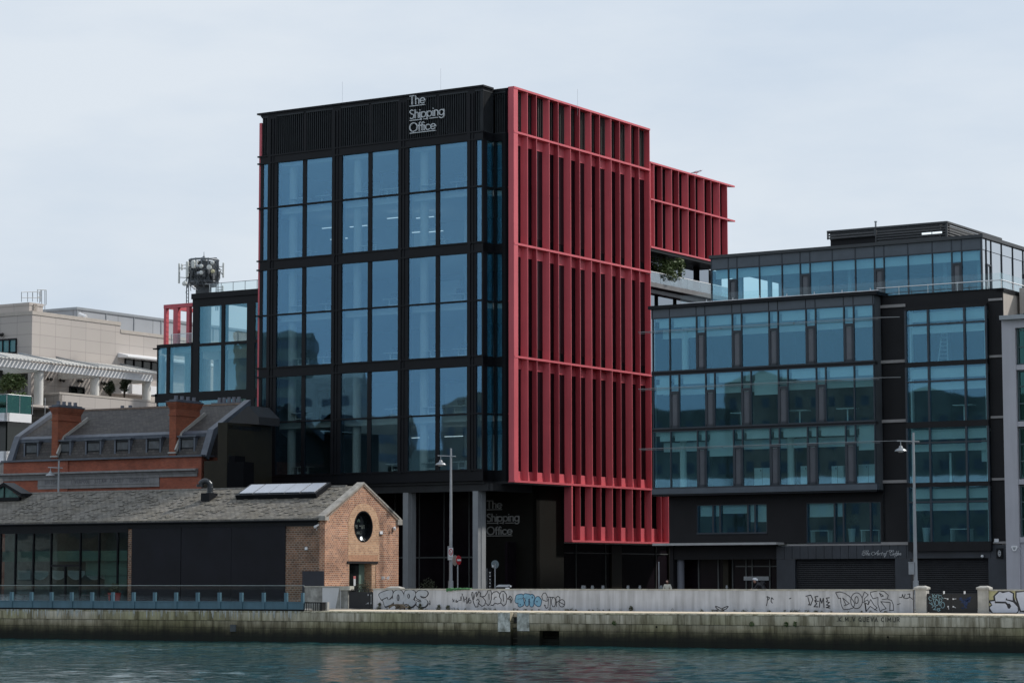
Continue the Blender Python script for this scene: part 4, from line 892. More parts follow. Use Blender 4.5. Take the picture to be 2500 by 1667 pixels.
for z0, z1 in ((20.6, AN.uz(486, 749)[1]), (16.72, 20.37), (12.7, 16.0), (9.2, 12.4)):
    for a, b in ((ms[1], ms[2]), (ms[3], ms[4]), (ms[5], u_r)): M().box(AN, a-.02, b+.02, z0-.02, z1+.02, -.06, -.03).build('window', GLT, lw_)
for z0, z1 in ((16.72, lzb), (12.7, 16.0)):
    M().box(AN, u_ll+.06, a_+.02, z0, z1, -.06, -.03).build('window', GLT, lw_); M().box(AN, b_-.02, a2+.02, z0, z1, -.06, -.03).build('window', GLT, lw_)
LS = Fr(AN.P(u_ll+.05, 0, -.1), GA+90)
s_ = M()
for zb, zt in ((12.2, 12.6), (16.1, 16.6), (20.0, 20.4)): s_.plan(AN, [(u_ll+.2, -.35), (u_r, -.35), (u_r, -7), (u_ll+.2, -7)], zb, zt)
for u in (1.8, 6.2, -1.8, -4.5): s_.lathe(AN.P(u_l+u, 8.8, -1.6), [(.25, 0), (.25, 15.2 if u > 0 else 11.2)], 12)
for (u, z, w2, h2) in ((3.0, 21.3, .9, 2.0), (5.4, 22.3, 1.3, .9), (5.4, 21.3, 1.3, .5), (7.2, 21.6, .9, 1.6)): s_.box(AN, u_l+u, u_l+u+w2, z, z+h2, -5.2, -5.1)
s_.build('floor_slab', WHITE, lw_)
s_ = M(); s_.box(AN, u_ll+.1, u_r, 3, 20.4, -7.4, -7.1); s_.box(AN, u_l+.1, u_r, 20, 24.4, -7.4, -7.1); s_.plan(AN, [(u_l, -.2), (u_r, -.2), (u_r, -7.3), (u_l, -7.3)], zrb+.05, zrb+.2); s_.build('core_wall', INT, lw_)
# red uprights with a top rail
for x0, x1, x2 in ((400.3, 406.0, 411.8), (423.2, 434.5, 440), (455.3, 462.5, 467.5)):
    ua, z_t = AN.uz(x0, 746, -.6); ub, _ = AN.uz(x1, 746, -.6); f_ = M(); f_.box(AN, ua, ub, lz-.05, AN.uz(400, 750, -.6)[1], -.95, -.6)
    for q in range(8): f_.box(AN, ub-.01, ub+.02, lz+.35+q*.38, lz+.42+q*.38, -.93, -.64)
    f_.build('red_upright', RED, lw_)
ua, _ = AN.uz(400.3, 746, -.6); zt_ = AN.uz(400, 745, -.6)[1]
s_ = M(); s_.box(AN, ua-.02, u_l+.3, zt_-.28, zt_+.02, -.95, -.58); s_.box(AN, ua-.01, ua+.3, zt_-.28, zt_+.02, -5, -.95); s_.build('red_rail', RED, lw_)
ua, zt_ = AN.uz(417.8, 817, -.3); s_ = M(); s_.box(AN, ua, u_l, lz, zt_, -.3, -.28); s_.build('glass_parapet', GLC, lw_)
s_ = M(); s_.box(AN, ua, u_l, zt_, zt_+.04, -.32, -.26); s_.box(AN, ua, ua+.05, lz, zt_, -.32, -.26); s_.box(AN, u_l-.08, u_l-.03, lz, zt_, -.32, -.26); s_.build('handrail', WMET, lw_)
gz0 = zr; s_ = M()
for i in range(5):
    a = AN.uz(511, 690, -2)[0]+i*1.12*1.1; 
    M().box(AN, a, a+1.2, gz0-.1, gz0+1.0, -2.02, -2.0).build('glass_parapet', GLC, lw_); s_.box(AN, a, a+.03, gz0-.1, gz0+1.0, -2.03, -1.98)
s_.box(AN, AN.uz(500, 690, -2)[0], u_r, gz0+1.0, gz0+1.04, -2.03, -1.98); s_.build('handrail', GMET, lw_)

# dark link block between brick house and the tall office
lk = thing('link_building', 'dark bronze and smoked glass block squeezed between the brick house and the tall office', 'building', HS.P(11, 0, -2))
KL = 1.2
u0, zt_ = HS.uz(557, 1036, KL); LKR = Fr(HS.P(u0, 0, KL), HS.az+90); ue = LKR.uz(637.5, 1080)[0]; zz = zt_
s_ = M(); s_.box(LKR, 0.02, ue, 0, zz-.3, -.3, -.03); s_.box(LKR, 0, ue, zz-.3, zz, -.35, 0)
s_.build('smoked_glass_wall', mat('smoked_glass', (.022, .021, .028), .22, var=.35, vs=.5, spec=.5), lk)
s_ = M()
for q in (.12, .40, .72): s_.box(LKR, ue*q, ue*q+.03, 0, zz-.3, -.03, -.015)
s_.build('panel_joint', BLK, lk)
s_ = M(); a_, zt_ = HS.uz(532, 1031.5, KL+.1); s_.box(HS, a_, u0, 0, zt_, -4, KL+.1); s_.box(HS, HS.uz(498, 1125, 1.)[0], a_, 0, HS.uz(498, 1125, 1.)[1], -4, 1.0)
s_.build('bronze_wall', BRONZE, lk)
s_ = M(); a_, zt_ = HS.uz(555, 1128, KL+1.2); b_, _ = HS.uz(595, 1128, KL+1.2); s_.box(HS, a_, b_, 0, zt_, KL+.02, KL+1.2); c_, z3 = HS.uz(573, 1112, KL+1.2); s_.box(HS, a_+.1, c_, zt_, z3, KL, KL+1.2); s_.build('black_box', BLKBACK, lk)
s_ = M(); p0 = HS.uz(605, 988, -2)[0]; s_.prism(HS, [HS.uz(556, 1031, -1.5), HS.uz(606, 990, -1.5), HS.uz(632, 1017, -1.5), HS.uz(632, 1036, -1.5)], -4, -1.5)
s_.build('dark_gable', mat('dark_gable_panel', (.028, .028, .03), .6), lk)

# ------------------------------------------------------------------ BRICK HOUSE
bh = thing('brick_house', 'old red brick house with slate mansard roof, small dormers and two tall chimneys', 'house', HS.P(0, 0, -3))
RBK = brick('red_brick', (.40, .092, .046), (.29, .064, .035), (.25, .14, .10), stain=.5, vs=.9)
SLATE = brick('dark_slates', (.078, .070, .066), (.042, .038, .038), (.016, .015, .015), bw=.32, bh=.21, ms=.012, rough=.75, stain=.45, bump=.9, stainc=(.95, .9, .75), vs=1.2)
STONE = mat('frieze_stone', (.25, .25, .255), .85, var=.15, vs=2, streak=.35)
uL, zP = HS.uz(11, 1129, 0); uR, _ = HS.uz(494, 1113, 0); zP = 10.08
zc = 9.16
s_ = M(); s_.box(HS, uL, uR, 0, zP, -1.2, 0); pu0, pu1 = HS.uz(167, 1180)[0], HS.uz(392, 1180)[0]
s_.box(HS, uL, pu0, 0, zP, -.01, .10); s_.box(HS, pu1, uR, 0, zP, -.01, .10); s_.box(HS, uR-1.0, uR, 0, zP, -9, 0.0)
s_.build('wall', RBK, bh)
s_ = M(); s_.box(HS, uL-.12, uR+.1, zP, zP+.12, -1.3, .24); s_.build('parapet_capping', LEAD, bh)
s_ = M(); s_.ex(HS, [(-.1, zc-.22), (.24, zc-.22), (.30, zc-.1), (.46, zc-.02), (.46, zc+.08), (-.1, zc+.14)], uL-.25, uR-.25); s_.ex(HS, [(-.1, zc-.42), (.18, zc-.42), (.2, zc-.22), (-.1, zc-.22)], uL, uR-.3); s_.build('cornice', STONE, bh)
f0, f1 = HS.uz(95, 1180)[0], HS.uz(391, 1170)[0]
s_ = M(); s_.box(HS, f0, f1, 8.10, zc-.42, -.01, .13); s_.box(HS, f0-.05, f1, 8.32, 8.37, 0, .17); s_.build('frieze', STONE, bh)
s_ = M(); fl_m = mat('frieze_letter_grey', (.15, .15, .165), .85)  # letters a darker grey than the frieze stone
x = stroke_text(s_, HS, HS.uz(113, 1180)[0], 8.45, .26, 'BRITISH', .035, .12, .150, 0, 1.25)
stroke_text(s_, HS, HS.uz(178, 1175)[0], 8.45, .26, 'LIVERPOOL', .035, .12, .150, 0, 1.22); stroke_text(s_, HS, HS.uz(234, 1175)[0], 8.45, .26, 'STEAM', .035, .12, .150, 0, 1.30)
stroke_text(s_, HS, HS.uz(272, 1175)[0], 8.45, .26, 'PACKET', .035, .12, .150, 0, 1.30); stroke_text(s_, HS, HS.uz(319, 1175)[0], 8.45, .26, 'COMPANY L', .035, .12, .150, 0, 1.27); s_.build('frieze_lettering', fl_m, bh)
for x0, x1 in ((49, 71), (117, 139), (195, 223), (265, 294), (337, 365), (424, 453)):
    a, zt_ = HS.uz(x0, 1200, .1); b, _ = HS.uz(x1, 1200, .1); zt_ = 7.74
    M().box(HS, a, b, zt_-2.2, zt_, -.1, .115).build('window', DGLASS, bh)
# mansard
kb, zb_ = -.45, zP
uE = HS.uz(502, 1109, kb)[0]; kbr = HS.solve_k(518.8, 1055.6, uE); zbr = HS.uz(518.8, 1055.6, kbr)[1]; krd = HS.solve_k(605.6, 986.3, uE); zrd = HS.uz(605.6, 986.3, krd)[1]
uW = HS.uz(27, 1127, kb)[0]
s_ = M(); s_.ex(HS, [(kb, zb_-.2), (kbr, zbr), (krd, zrd), (2*krd, zbr), (2*krd, zb_-2)], uW+.2, uE-.2); rf = s_.build('roof', SLATE, bh)
s_ = M(); s_.ex(HS, [(kbr+.12, zbr-.28), (kbr+.16, zbr-.02), (kbr-.15, zbr+.18), (kbr-.3, zbr+.0)], uW+.2, uE-.2); s_.build('gutter_band', LEAD, rf)
for ua, ub in ((uW-.25, uW+.25), (uE-.3, uE+.22)):
    s_ = M(); s_.ex(HS, [(kb+.25, zb_), (kbr+.15, zbr+.22), (krd, zrd+.30), (krd, zrd-.1), (kbr-.2, zbr-.1), (kb-.1, zb_-.2)], ua, ub); s_.build('verge_coping', LEAD, rf)
s_ = M()
s_.ex(HS, [(krd-.08, zrd-.02), (krd, zrd+.12), (krd+.08, zrd-.02)], uW+.3, uE-.3); s_.build('ridge_tiles', mat('ridge_clay', (.12, .085, .065), .8, var=.4, vs=6), rf)
# dormers
zd0, zd1 = zP+.12, zP+1.42
for x0, x1 in ((62, 91), (139, 170), (212, 244), (283, 314), (360, 390), (441, 473)):
    kd = -.75; a, _ = HS.uz(x0, 1105, kd); b, _ = HS.uz(x1, 1105, kd)
    s_ = M(); s_.box(HS, a-.12, b+.14, zd0-.1, zd1, kd-2.2, kd-.08); s_.box(HS, a-.25, b+.25, zd1, zd1+.10, kd-2.3, kd+.12)
    s_.box(HS, a-.13, a, zd0, zd1, kd-.1, kd+.05); s_.box(HS, b, b+.13, zd0, zd1, kd-.1, kd+.05); d_ = s_.build('dormer', LEAD, bh)
    s_ = M(); s_.box(HS, a, b, zd0, zd1-.12, kd-.06, kd-.03); s_.build('pane', mat('dormer_glass', (.10, .11, .12), .12, var=.3, vs=2) if 'dormer_glass' not in bpy.data.materials else bpy.data.materials['dormer_glass'], d_)
    s_ = M(); s_.box(HS, a, a+.06, zd0, zd1-.12, kd-.03, kd+.02); s_.box(HS, b-.06, b, zd0, zd1-.12, kd-.03, kd+.02); s_.box(HS, a, b, zd1-.18, zd1-.10, kd-.03, kd+.03); s_.box(HS, a, b, zd0+.52, zd0+.57, kd-.03, kd+.02)
    s_.build('frame', BLK, d_)
# chimneys
RBK2 = brick('chimney_brick', (.36, .085, .035), (.27, .060, .028), (.22, .12, .08), stain=.4, vs=1.2)
def chimney(xa, xb, xc, ytop, ybot, name='chimney', pots=4, dk=-.55):
    u0, zb = HS.uz(xa, ybot, dk); u1, _ = HS.uz(xb, ybot, dk)
    zt = HS.uz(xa, ytop, dk)[1]; CR = Fr(HS.P(u1, 0, dk), HS.az+90); ln = CR.uz(xc, (ytop+ybot)/2, 0)[0]
    s_ = M(); s_.box(HS, u0, u1, zb-.6, zt-.42, dk-ln, dk); s_.box(HS, u0-.05, u1+.05, zt-.95, zt-.88, dk-ln-.05, dk+.05)
    for q, e in ((.42, .05), (.30, .10), (.16, .15)): s_.box(HS, u0-e, u1+e, zt-q, zt-q+.15, dk-ln-e, dk+e)
    c = s_.build(name, RBK2, rf)
    s_ = M(); s_.box(HS, u0-.2, u1+.2, zt-.01, zt+.07, dk-ln-.2, dk+.2); s_.box(HS, u0-.02, u1+.05, zt+.07, zt+.17, dk-ln-.05, dk+.02)
    s_.build('capping', LEAD, c)
    for i in range(pots):
        p = HS.P((u0+u1)/2, zt+.15, dk-.35-(ln-.7)*i/max(1, pots-1)); s_ = M(); s_.lathe(p, [(.15, 0), (.15, .1), (.125, .12), (.135, .30), (.11, .30), (.11, .1)], 12)
        s_.build('chimney_pot', mat('pot_grey', (.14, .15, .18), .7) if 'pot_grey' not in bpy.data.materials else bpy.data.materials['pot_grey'], c)
    s_ = M(); s_.box(HS, u0-.06, u1+.08, zb-.12, zb-.0, dk-.1, dk+.08)
    s_.build('lead_apron', mat('pale_flashing', (.34, .33, .31), .7, var=.2), c)
    # sloping flashing along the party wall on the right
    s_ = M(); w_ = u1+.03
    s_.ex(HS, [(kbr+.12, zbr+.12), (krd+.2+(kbr-krd)*.35, zrd-(zrd-zbr)*.35+.18), (krd+(kbr-krd)*.35, zrd-(zrd-zbr)*.35+.02), (kbr-.05, zbr-.08)], w_, w_+.12)
    s_.ex(HS, [(kb+.1, zb_+.55), (kbr+.14, zbr+.1), (kbr-.0, zbr-.05), (kb-.1, zb_+.4)], w_, w_+.12); s_.build('flashing_strip', bpy.data.materials['pale_flashing'], c)
    return c
chimney(125.5, 140, 197.5, 994, 1112); chimney(412.7, 428.5, 488, 981, 1103)
for xa, xb, yt, np_ in ((284, 322, 1006, 2), (521, 588, 987, 5)):
    k = krd-.6; u0, zt = HS.uz(xa, yt, k); u1, _ = HS.uz(xb, yt, k); s_ = M(); s_.box(HS, u0, u1, zrd-1, zt, k-.5, k); c = s_.build('chimney', RBK2, rf)
    s_ = M(); s_.box(HS, u0-.12, u1+.12, zt, zt+.1, k-.6, k+.1); s_.build('capping', LEAD, c)
    for i in range(np_): s_ = M(); s_.lathe(HS.P(u0+.35+(u1-u0-.7)*i/max(1, np_-1), zt+.1, k-.25), [(.15, 0), (.13, .38), (.10, .38), (.10, .1)], 12); s_.build('chimney_pot', bpy.data.materials['pot_grey'], c)

# ------------------------------------------------------------------ STONE BUILDING (far left)
st = thing('stone_building', 'pale beige stone clad office block with a slatted roof terrace pergola at the left edge', 'building', TR.P(4, 0, -6))
STN = brick('beige_panels', (.46, .42, .39), (.43, .395, .37), (.28, .25, .24), bw=2.07, bh=1.15, ms=.022, rough=.8, stain=.12, bump=.15, offset=0.0, stainc=(.8, .78, .75), vs=.3)
u1, _ = TR.uz(294, 800); z1 = TR.uz(79, 767)[1]; z2 = TR.uz(294.6, 812)[1]
s_ = M(); s_.box(TR, 0, u1, 2, z1, -16, 0); s_.box(TR, u1, 62, 2, z2, -16, -.02)
s_.build('wall', STN, st)
s_ = M(); s_.box(TR, -.05, u1+.03, z1-.02, z1+.32, -16, .06); s_.box(TR, u1, 62, z2-.02, z2+.3, -16, .05); s_.build('coping', CREAM, st)
a, zt_ = TR.uz(71.8, 738, -2.0); b, _ = TR.uz(105, 742, -2.)
s_ = M(); s_.box(TR, a, b, z1, zt_-.25, -14, -2.0); s_.box(TR, a-.05, b+.05, zt_-.25, zt_, -14, -1.95); s_.build('upper_block', STN, st)
# metal plant screen
a, zt_ = TR.uz(188, 749.5, -3.2); CLM = brick('screen_panels', (.33, .35, .38), (.31, .33, .36), (.16, .17, .18), bw=5.2, bh=3.2, ms=.05, rough=.5, stain=.1, bump=.1, offset=0)
s_ = M(); s_.box(TR, a, 75, z2-.5, zt_-.25, -22, -3.2); s_.build('plant_screen', CLM, st)
s_ = M(); s_.box(TR, a-.1, 75, zt_-.25, zt_, -22, -3.1)
for i in range(14): s_.box(TR, a+.0+i*4.1, a+.12+i*4.1, z2, zt_-.25, -3.25, -3.14)
s_.build('screen_trim', GMET, st)
# windows
def pwin(fr, x0, y0, x1, y1, k, mt=GLG, par=st, nm=3, d=.12):
    ua, z1_ = fr.uz(x0, y0, k); ub, _ = fr.uz(x1, y1, k); z0_ = fr.uz(x0, y1, k)[1]; wd = M().box(fr, ua, ub, z0_, z1_, k-.02, k+.01).build('window', mt, par); f_ = M()
    for i in range(nm+1): uu = ua+(ub-ua)*i/nm; f_.box(fr, uu-.05, uu+.05, z0_, z1_, k-.02, k+d)
    f_.box(fr, ua, ub, z1_-.06, z1_+.08, k-.02, k+d); f_.box(fr, ua, ub, z0_-.08, z0_+.05, k-.02, k+d); f_.build('frame', BLK, wd); return wd
M_TEAL = mat('teal_window', (.06, .20, .22), .1, var=.25, vs=.8); M_BLKW = mat('black_window', (.008, .012, .010), .1)
pwin(TA, -8, 831, 40, 863, .02, M_TEAL); pwin(TR, 305.5, 871, 390, 900, .02, M_BLKW, nm=4); pwin(TR, 170, 944, 204, 964, .02, M_BLKW, nm=2)
s_ = M(); ua, z1_ = TR.uz(303, 865, .8); s_.hull8([TR.P(ua, z1_-.25, 0), TR.P(ua, z1_-.25, 1.3), TR.P(ua+14, z1_-.25, 1.3), TR.P(ua+14, z1_-.25, 0)], [TR.P(ua, z1_+.2, 0), TR.P(ua, z1_-.1, 1.3), TR.P(ua+14, z1_-.1, 1.3), TR.P(ua+14, z1_+.2, 0)]); s_.build('awning', WMET, st)
# terrace parapet in front
TK = 5.0
a, zt_ = TR.uz(144.7, 961.5, TK); ZPAR = zt_
s_ = M(); s_.box(TR, a, 60, 2, zt_, TK-.35, TK); s_.box(TR, a+.0, a+.35, 2, zt_, -3, TK-.35)
TPA = Fr(TR.P(a, 0, TK), GA); bq, _ = TPA.uz(77, 1000, 0); s_.box(TPA, bq, -.0, 2, zt_, -.4, 0); s_.plan(TR, [(-14, TK-.4), (60, TK-.4), (60, -.1), (-14, -.1)], zt_-1.3, zt_-1.1)
s_.build('terrace_wall', STN, st)
s_ = M(); s_.box(TR, a, 60, zt_, zt_+.18, TK-.4, TK+.04); s_.box(TPA, bq, .03, zt_, zt_+.18, -.4, .04); s_.build('parapet_coping', CREAM, st)
# pergola: columns, fascia, beams, slats
KP = 4.6
fu0, fz0 = TR.uz(0, 877, KP); fu1, fz1 = TR.uz(372.8, 915.5, KP); fzt = (fz0+fz1)/2; fzb = fzt-.62
fu0 -= 4
s_ = M(); s_.box(TR, fu0, fu1, fzb, fzt, KP-.25, KP)
s_.build('pergola_fascia', WMET, st)
PW = mat('pergola_white', (.62, .61, .58), .6, var=.05)
s_ = M()
for x0, x1 in ((87, 106), (225.5, 241), (350, 369)):
    ua, _ = TR.uz(x0, 940, KP-.5); ub, _ = TR.uz(x1, 940, KP-.5); c_ = (ua+ub)/2; s_ = M(); s_.lathe(TR.P(c_, ZPAR-1.1, KP-.6), [(.42, 0), (.42, fzb-ZPAR+1.1)], 20)
    s_.build('pergola_column', PW, st); s_ = M(); s_.box(TR, c_-.6, c_-.1, fzb-.15, fzb+.4, 0, KP-.25); s_.build('pergola_beam', PW, st)
s_ = M(); sz0, sz1 = fzt+.05, fzt+1.05; u = fu0
while u < fu1+1.5:
    s_.hull8([TR.P(u, sz0-.02, KP+.9), TR.P(u+.23, sz0-.02, KP+.9), TR.P(u+.23, sz1, .3), TR.P(u, sz1, .3)], [TR.P(u, sz0+.10, KP+.9), TR.P(u+.23, sz0+.10, KP+.9), TR.P(u+.23, sz1+.12, .3), TR.P(u, sz1+.12, .3)]); u += .48
s_.build('pergola_slats', PW, st)
s_ = M()
for x in (0, 132, 223, 378): ua, _ = TR.uz(x, 900, KP); s_.hull8([TR.P(ua, sz0+.1, KP+.8), TR.P(ua+.12, sz0+.1, KP+.8), TR.P(ua+.12, sz1+.1, .2), TR.P(ua, sz1+.1, .2)], [TR.P(ua, sz0+.2, KP+.8), TR.P(ua+.12, sz0+.2, KP+.8), TR.P(ua+.12, sz1+.32, .2), TR.P(ua, sz1+.32, .2)])
s_.build('pergola_rafter', GMET, st)
# white balconies at far left
BK = 6.2
ub, _ = TR.uz(77, 1020, BK); ul, _ = TR.uz(17, 1020, BK)
BA = Fr(TR.P(ul, 0, BK), GA)
for yt, yb in ((1007, 1028), (1101, 1128)):
    zt_ = TR.uz(20, yt, BK)[1]; zb2 = TR.uz(20, yb, BK)[1]; s_ = M(); s_.box(TR, ul, ub, zb2, zt_, BK-.3, BK); s_.box(BA, -8, 0, zb2, zt_, -.3, 0); s_.plan(TR, [(ul-.1, BK-.31), (ub, BK-.31), (ub, 0), (ul-8, 0)], zb2, zb2+.1); s_.build('balcony_front', WMET, st)
zt_ = TR.uz(20, 963, BK)[1]; zb2 = TR.uz(20, 1007, BK)[1]
s_ = M(); s_.box(TR, ul, ub, zb2, zt_, BK-.1, BK-.07); s_.box(BA, -8, -.1, zb2, zt_, -.1, -.07); s_.build('balcony_glass', GLG, st)
s_ = M(); s_.tube([TR.P(ul, zt_+.03, BK-.08), TR.P(ub, zt_+.03, BK-.08)], .04, 6); s_.tube([BA.P(-8, zt_+.03, -.08), BA.P(0, zt_+.03, -.08)], .04, 6)
for i in range(4): s_.box(TR, ul+i*1.6, ul+i*1.6+.05, zb2, zt_, BK-.12, BK-.06)
s_.build('balcony_rail', GMET, st)
s_ = M(); z_a = TR.uz(20, 1028, BK)[1]; z_b = TR.uz(20, 1101, BK)[1]; s_.box(TR, ul+.2, ub, z_b, z_a, BK-.5, BK-.3); s_.box(BA, -8, -.2, z_b, z_a, -.5, -.3); s_.box(TR, ul+.2, ub, 2, z_b-1.2, BK-.5, BK-.3); s_.build('balcony_glazing', M_BLKW, st)
s_ = M(); s_.box(TR, -4.5, -.6, ZPAR-1.1, ZPAR+2.2, -.2, .15); s_.build('terrace_opening', M_BLKW, st)
s_ = M(); ua, za = TR.uz(323, 937.5, 1.5); ub_, zb3 = TR.uz(400, 968, 1.5); s_.box(TR, ua, ub_, zb3, za, .2, 1.5); s_.box(TR, TR.uz(300, 940, 1.4)[0], ua, zb3, za, -.2, 1.2); s_.build('white_box', WMET, st)
# wall spotlights, cameras
sl_m = mat('lamp_black', (.02, .02, .02), .5)
def spot(fr, x, y, k, label):
    u, z = fr.uz(x, y, k); t_ = thing('wall_spotlight', label, 'wall light', fr.P(u, z-.2, k), 'black spotlights on the stone building')
    b_ = M(); b_.box(fr, u-.08, u+.08, z-.12, z+.12, k, k+.12); b_.build('bracket', sl_m, t_); h_ = M(); c = fr.P(u, z, k+.22)
    for s in (-1, 1): h_.lathe(c+Vector((fr.d.x, fr.d.y, 0))*.18*s, [(.02, -.12), (.13, -.10), (.15, .14), (.12, .16)], 10, Vector((fr.n.x, fr.n.y, -.7*s)))
    h_.build('lamp_head', sl_m, t_)
spot(TA, 6, 817, .0, 'black twin spotlight beside the upper window of the stone building')
spot(TR, 116.5, 925, .0, 'black twin spotlight just right of the first pergola column')
spot(TR, 191, 930, .0, 'black twin spotlight above the small dark window of the stone building')
spot(TR, 248, 935, .0, 'black twin spotlight just right of the middle pergola column')
spot(TR, 147, 928, .0, 'black twin spotlight below the first white crossbeam of the pergola')
spot(TR, 13, 918, .0, 'black twin spotlight nearest the left edge under the pergola')
def cctv(p, d, label, s=1.0, grp='security cameras'):
    t_ = thing('security_camera', label, 'camera', Vector(p)-Vector((0, 0, .3*s)), grp); d = Vector(d).normalized(); p = Vector(p)
    b_ = M(); b_.tube([p-Vector((0, 0, .3*s)), p-Vector((0, 0, .02))], .03*s, 6); b_.build('bracket', GMET, t_)
    b_ = M(); b_.lathe(p-d*.22*s, [(.06*s, 0), (.07*s, .02*s), (.07*s, .36*s), (.085*s, .38*s), (.085*s, .44*s), (.05*s, .44*s)], 12, d); b_.build('housing', WMET, t_)
    return t_
u, z = TR.uz(202, 770, -1.5); cctv(TR.P(u, z, -1.5), (.75, -.55, -.35), 'white security camera standing on the beige parapet before the grey screen corner', 2.2)
u, z = TR.uz(268, 788, -.4); cctv(TR.P(u, z, -.4), (.75, -.55, -.45), 'small white security camera near the step in the beige parapet', 1.9)
# roof access ladder and guard rail
la = thing('roof_ladder', 'grey caged ladder and guard rail on top of the stone building', 'ladder', TR.P(1, z1, -2))
s_ = M(); KG = -2.2
def gp(x, y, k=KG): u, z = TR.uz(x, y, k); return TR.P(u, z, k)
for pts in (((52.5, 737), (52.5, 713)), ((67.5, 737), (67.5, 713)), ((79.5, 736), (79.5, 714)), ((52.5, 713.3), (99, 712)), ((52.5, 726.5), (99, 727)), ((91.5, 737), (91.5, 707)), ((99.5, 737), (99.5, 707)), ((91, 707.3), (113, 708)), ((101.8, 768), (101.8, 708)), ((109.5, 769), (109.5, 708)), ((112.8, 744), (112.8, 708)), ((91, 716), (99, 716)), ((91, 725), (99, 725)), ((101, 744), (112, 744)), ((80, 726), (80, 713)), ((97, 740), (97, 712))):
    s_.tube([gp(*p) for p in pts], .035, 6)
s_.build('rail_tubes', LAMPM, la)
s_ = M()
for i in range(10): s_.tube([gp(83, 742+i*2.6, -1.9), gp(90, 742.6+i*2.6, -1.9)], .03, 5)
s_.tube([gp(83, 742, -1.9), gp(83, 768, -1.9)], .035, 5); s_.tube([gp(90, 742, -1.9), gp(90, 768, -1.9)], .035, 5); s_.build('rungs', CREAM, la)
# terrace plants
def tpl(x, y, k, h, w_, n, mt, seed, label, leaf=.16):
    u, z = TR.uz(x, y, k); return shrub('shrub', label, TR.P(u, z, k), h, w_, n, leaf, mt, seed)
tpl(270, 976, 3.2, 1.7, 1.1, 420, LD, 3, 'spiky dark shrub on the terrace, left of the pair by the last pergola column')
tpl(303, 974, 3.2, 2.0, 1.1, 420, LD, 4, 'spiky dark shrub on the terrace, right of the pair by the last pergola column')
tpl(22, 965, 3.0, 1.7, 2.2, 1500, LG, 6, 'rounded green bush on the terrace by the left edge', .18)
tpl(40, 1004, 5.0, 1.4, 2.2, 1200, LG, 8, 'green bush behind the green balcony glass at the left edge', .18)

# ------------------------------------------------------------------ TELECOM MAST
MD = 232.
def mp_(x, y, dd=0.): return at(x, y, MD+dd)
mc = at(496.5, 760, MD); ppm = FPX/MD
mst = thing('antenna_mast', 'round rooftop telecom mast crowded with white panel antennas and dishes', 'antenna mast', Vector((mc.x, mc.y, 8)))
def mz(y): return at(496, y, MD).z
rm = 35.5/ppm
s_ = M()
s_.lathe((mc.x, mc.y, 8), [(rm*.55, 0), (rm*.55, mz(700)-8), (rm*.93, mz(699)-8), (rm*.93, mz(690)-8), (rm*.86, mz(689)-8), (rm*.86, mz(640)-8), (rm*.5, mz(639)-8)], 24); s_.build('core_tower', mat('mast_core', (.07, .08, .09), .7, var=.4, vs=3), mst)
s_ = M()
for y in (636, 690, 662): 
    z = mz(y); s_.tube([Vector((mc.x+rm*cos(a), mc.y+rm*sin(a), z)) for a in [2*pi*i/28 for i in range(29)]], .10 if y != 662 else .05, 6)
for i in range(14):
    a = 2*pi*i/14+.2; x, y = mc.x+rm*cos(a), mc.y+rm*sin(a); s_.tube([(x, y, mz(692)), (x, y, mz(633))], .06, 6)
for dx in (-1.12, -.98, .92, 1.05): s_.tube([(mc.x+rm*dx, mc.y-.6, mz(760)), (mc.x+rm*dx, mc.y-.6, mz(640))], .05, 6)
for i in range(12): s_.tube([(mc.x-rm*1.12, mc.y-.6, mz(745)+i*.33), (mc.x-rm*.98, mc.y-.6, mz(745)+i*.33)], .03, 5)
s_.tube([mp_(498, 633), mp_(498, 615)], .05, 6, .02); s_.lathe(mp_(498, 633), [(.4, -.2), (.1, .3)], 10); s_.tube([mp_(480, 633), mp_(529, 630), mp_(529, 636)], .06, 6)
s_.build('steel_ring_frame', mat('galvanised_dark', (.14, .16, .18), .5, metal=.3, var=.3, vs=4), mst)
pm_ = mat('antenna_white', (.62, .64, .62), .6, var=.08)
for i, (x, y0, y1, dd, wpx) in enumerate(((437, 642, 692, -.6, 5), (444, 644, 660, .8, 4), (457, 638, 677, -1.6, 7.5), (465, 640, 676, .3, 4), (472, 636, 655, -1.8, 10), (545, 641, 678, -.5, 4.5), (544, 697, 712, -.4, 4), (480, 634, 650, -2.0, 4))):
    p = mp_(x, y1, dd); h = (y1-y0)/ppm; w2 = wpx/ppm/2; s_ = M(); s_.lathe(p, [(w2*.7, 0), (w2, .06), (w2, h-.06), (w2*.7, h)], 10); s_.tube([p+Vector((0, 0, h*.3)), Vector((mc.x+(p.x-mc.x)*.7, mc.y+(p.y-mc.y)*.4, p.z+h*.3))], .04, 5); s_.tube([p+Vector((0, 0, h*.75)), Vector((mc.x+(p.x-mc.x)*.7, mc.y+(p.y-mc.y)*.4, p.z+h*.75))], .04, 5)
    s_.build('panel_antenna', pm_, mst)
dish_y = mat('dish_yellowed', (.55, .52, .34), .6)
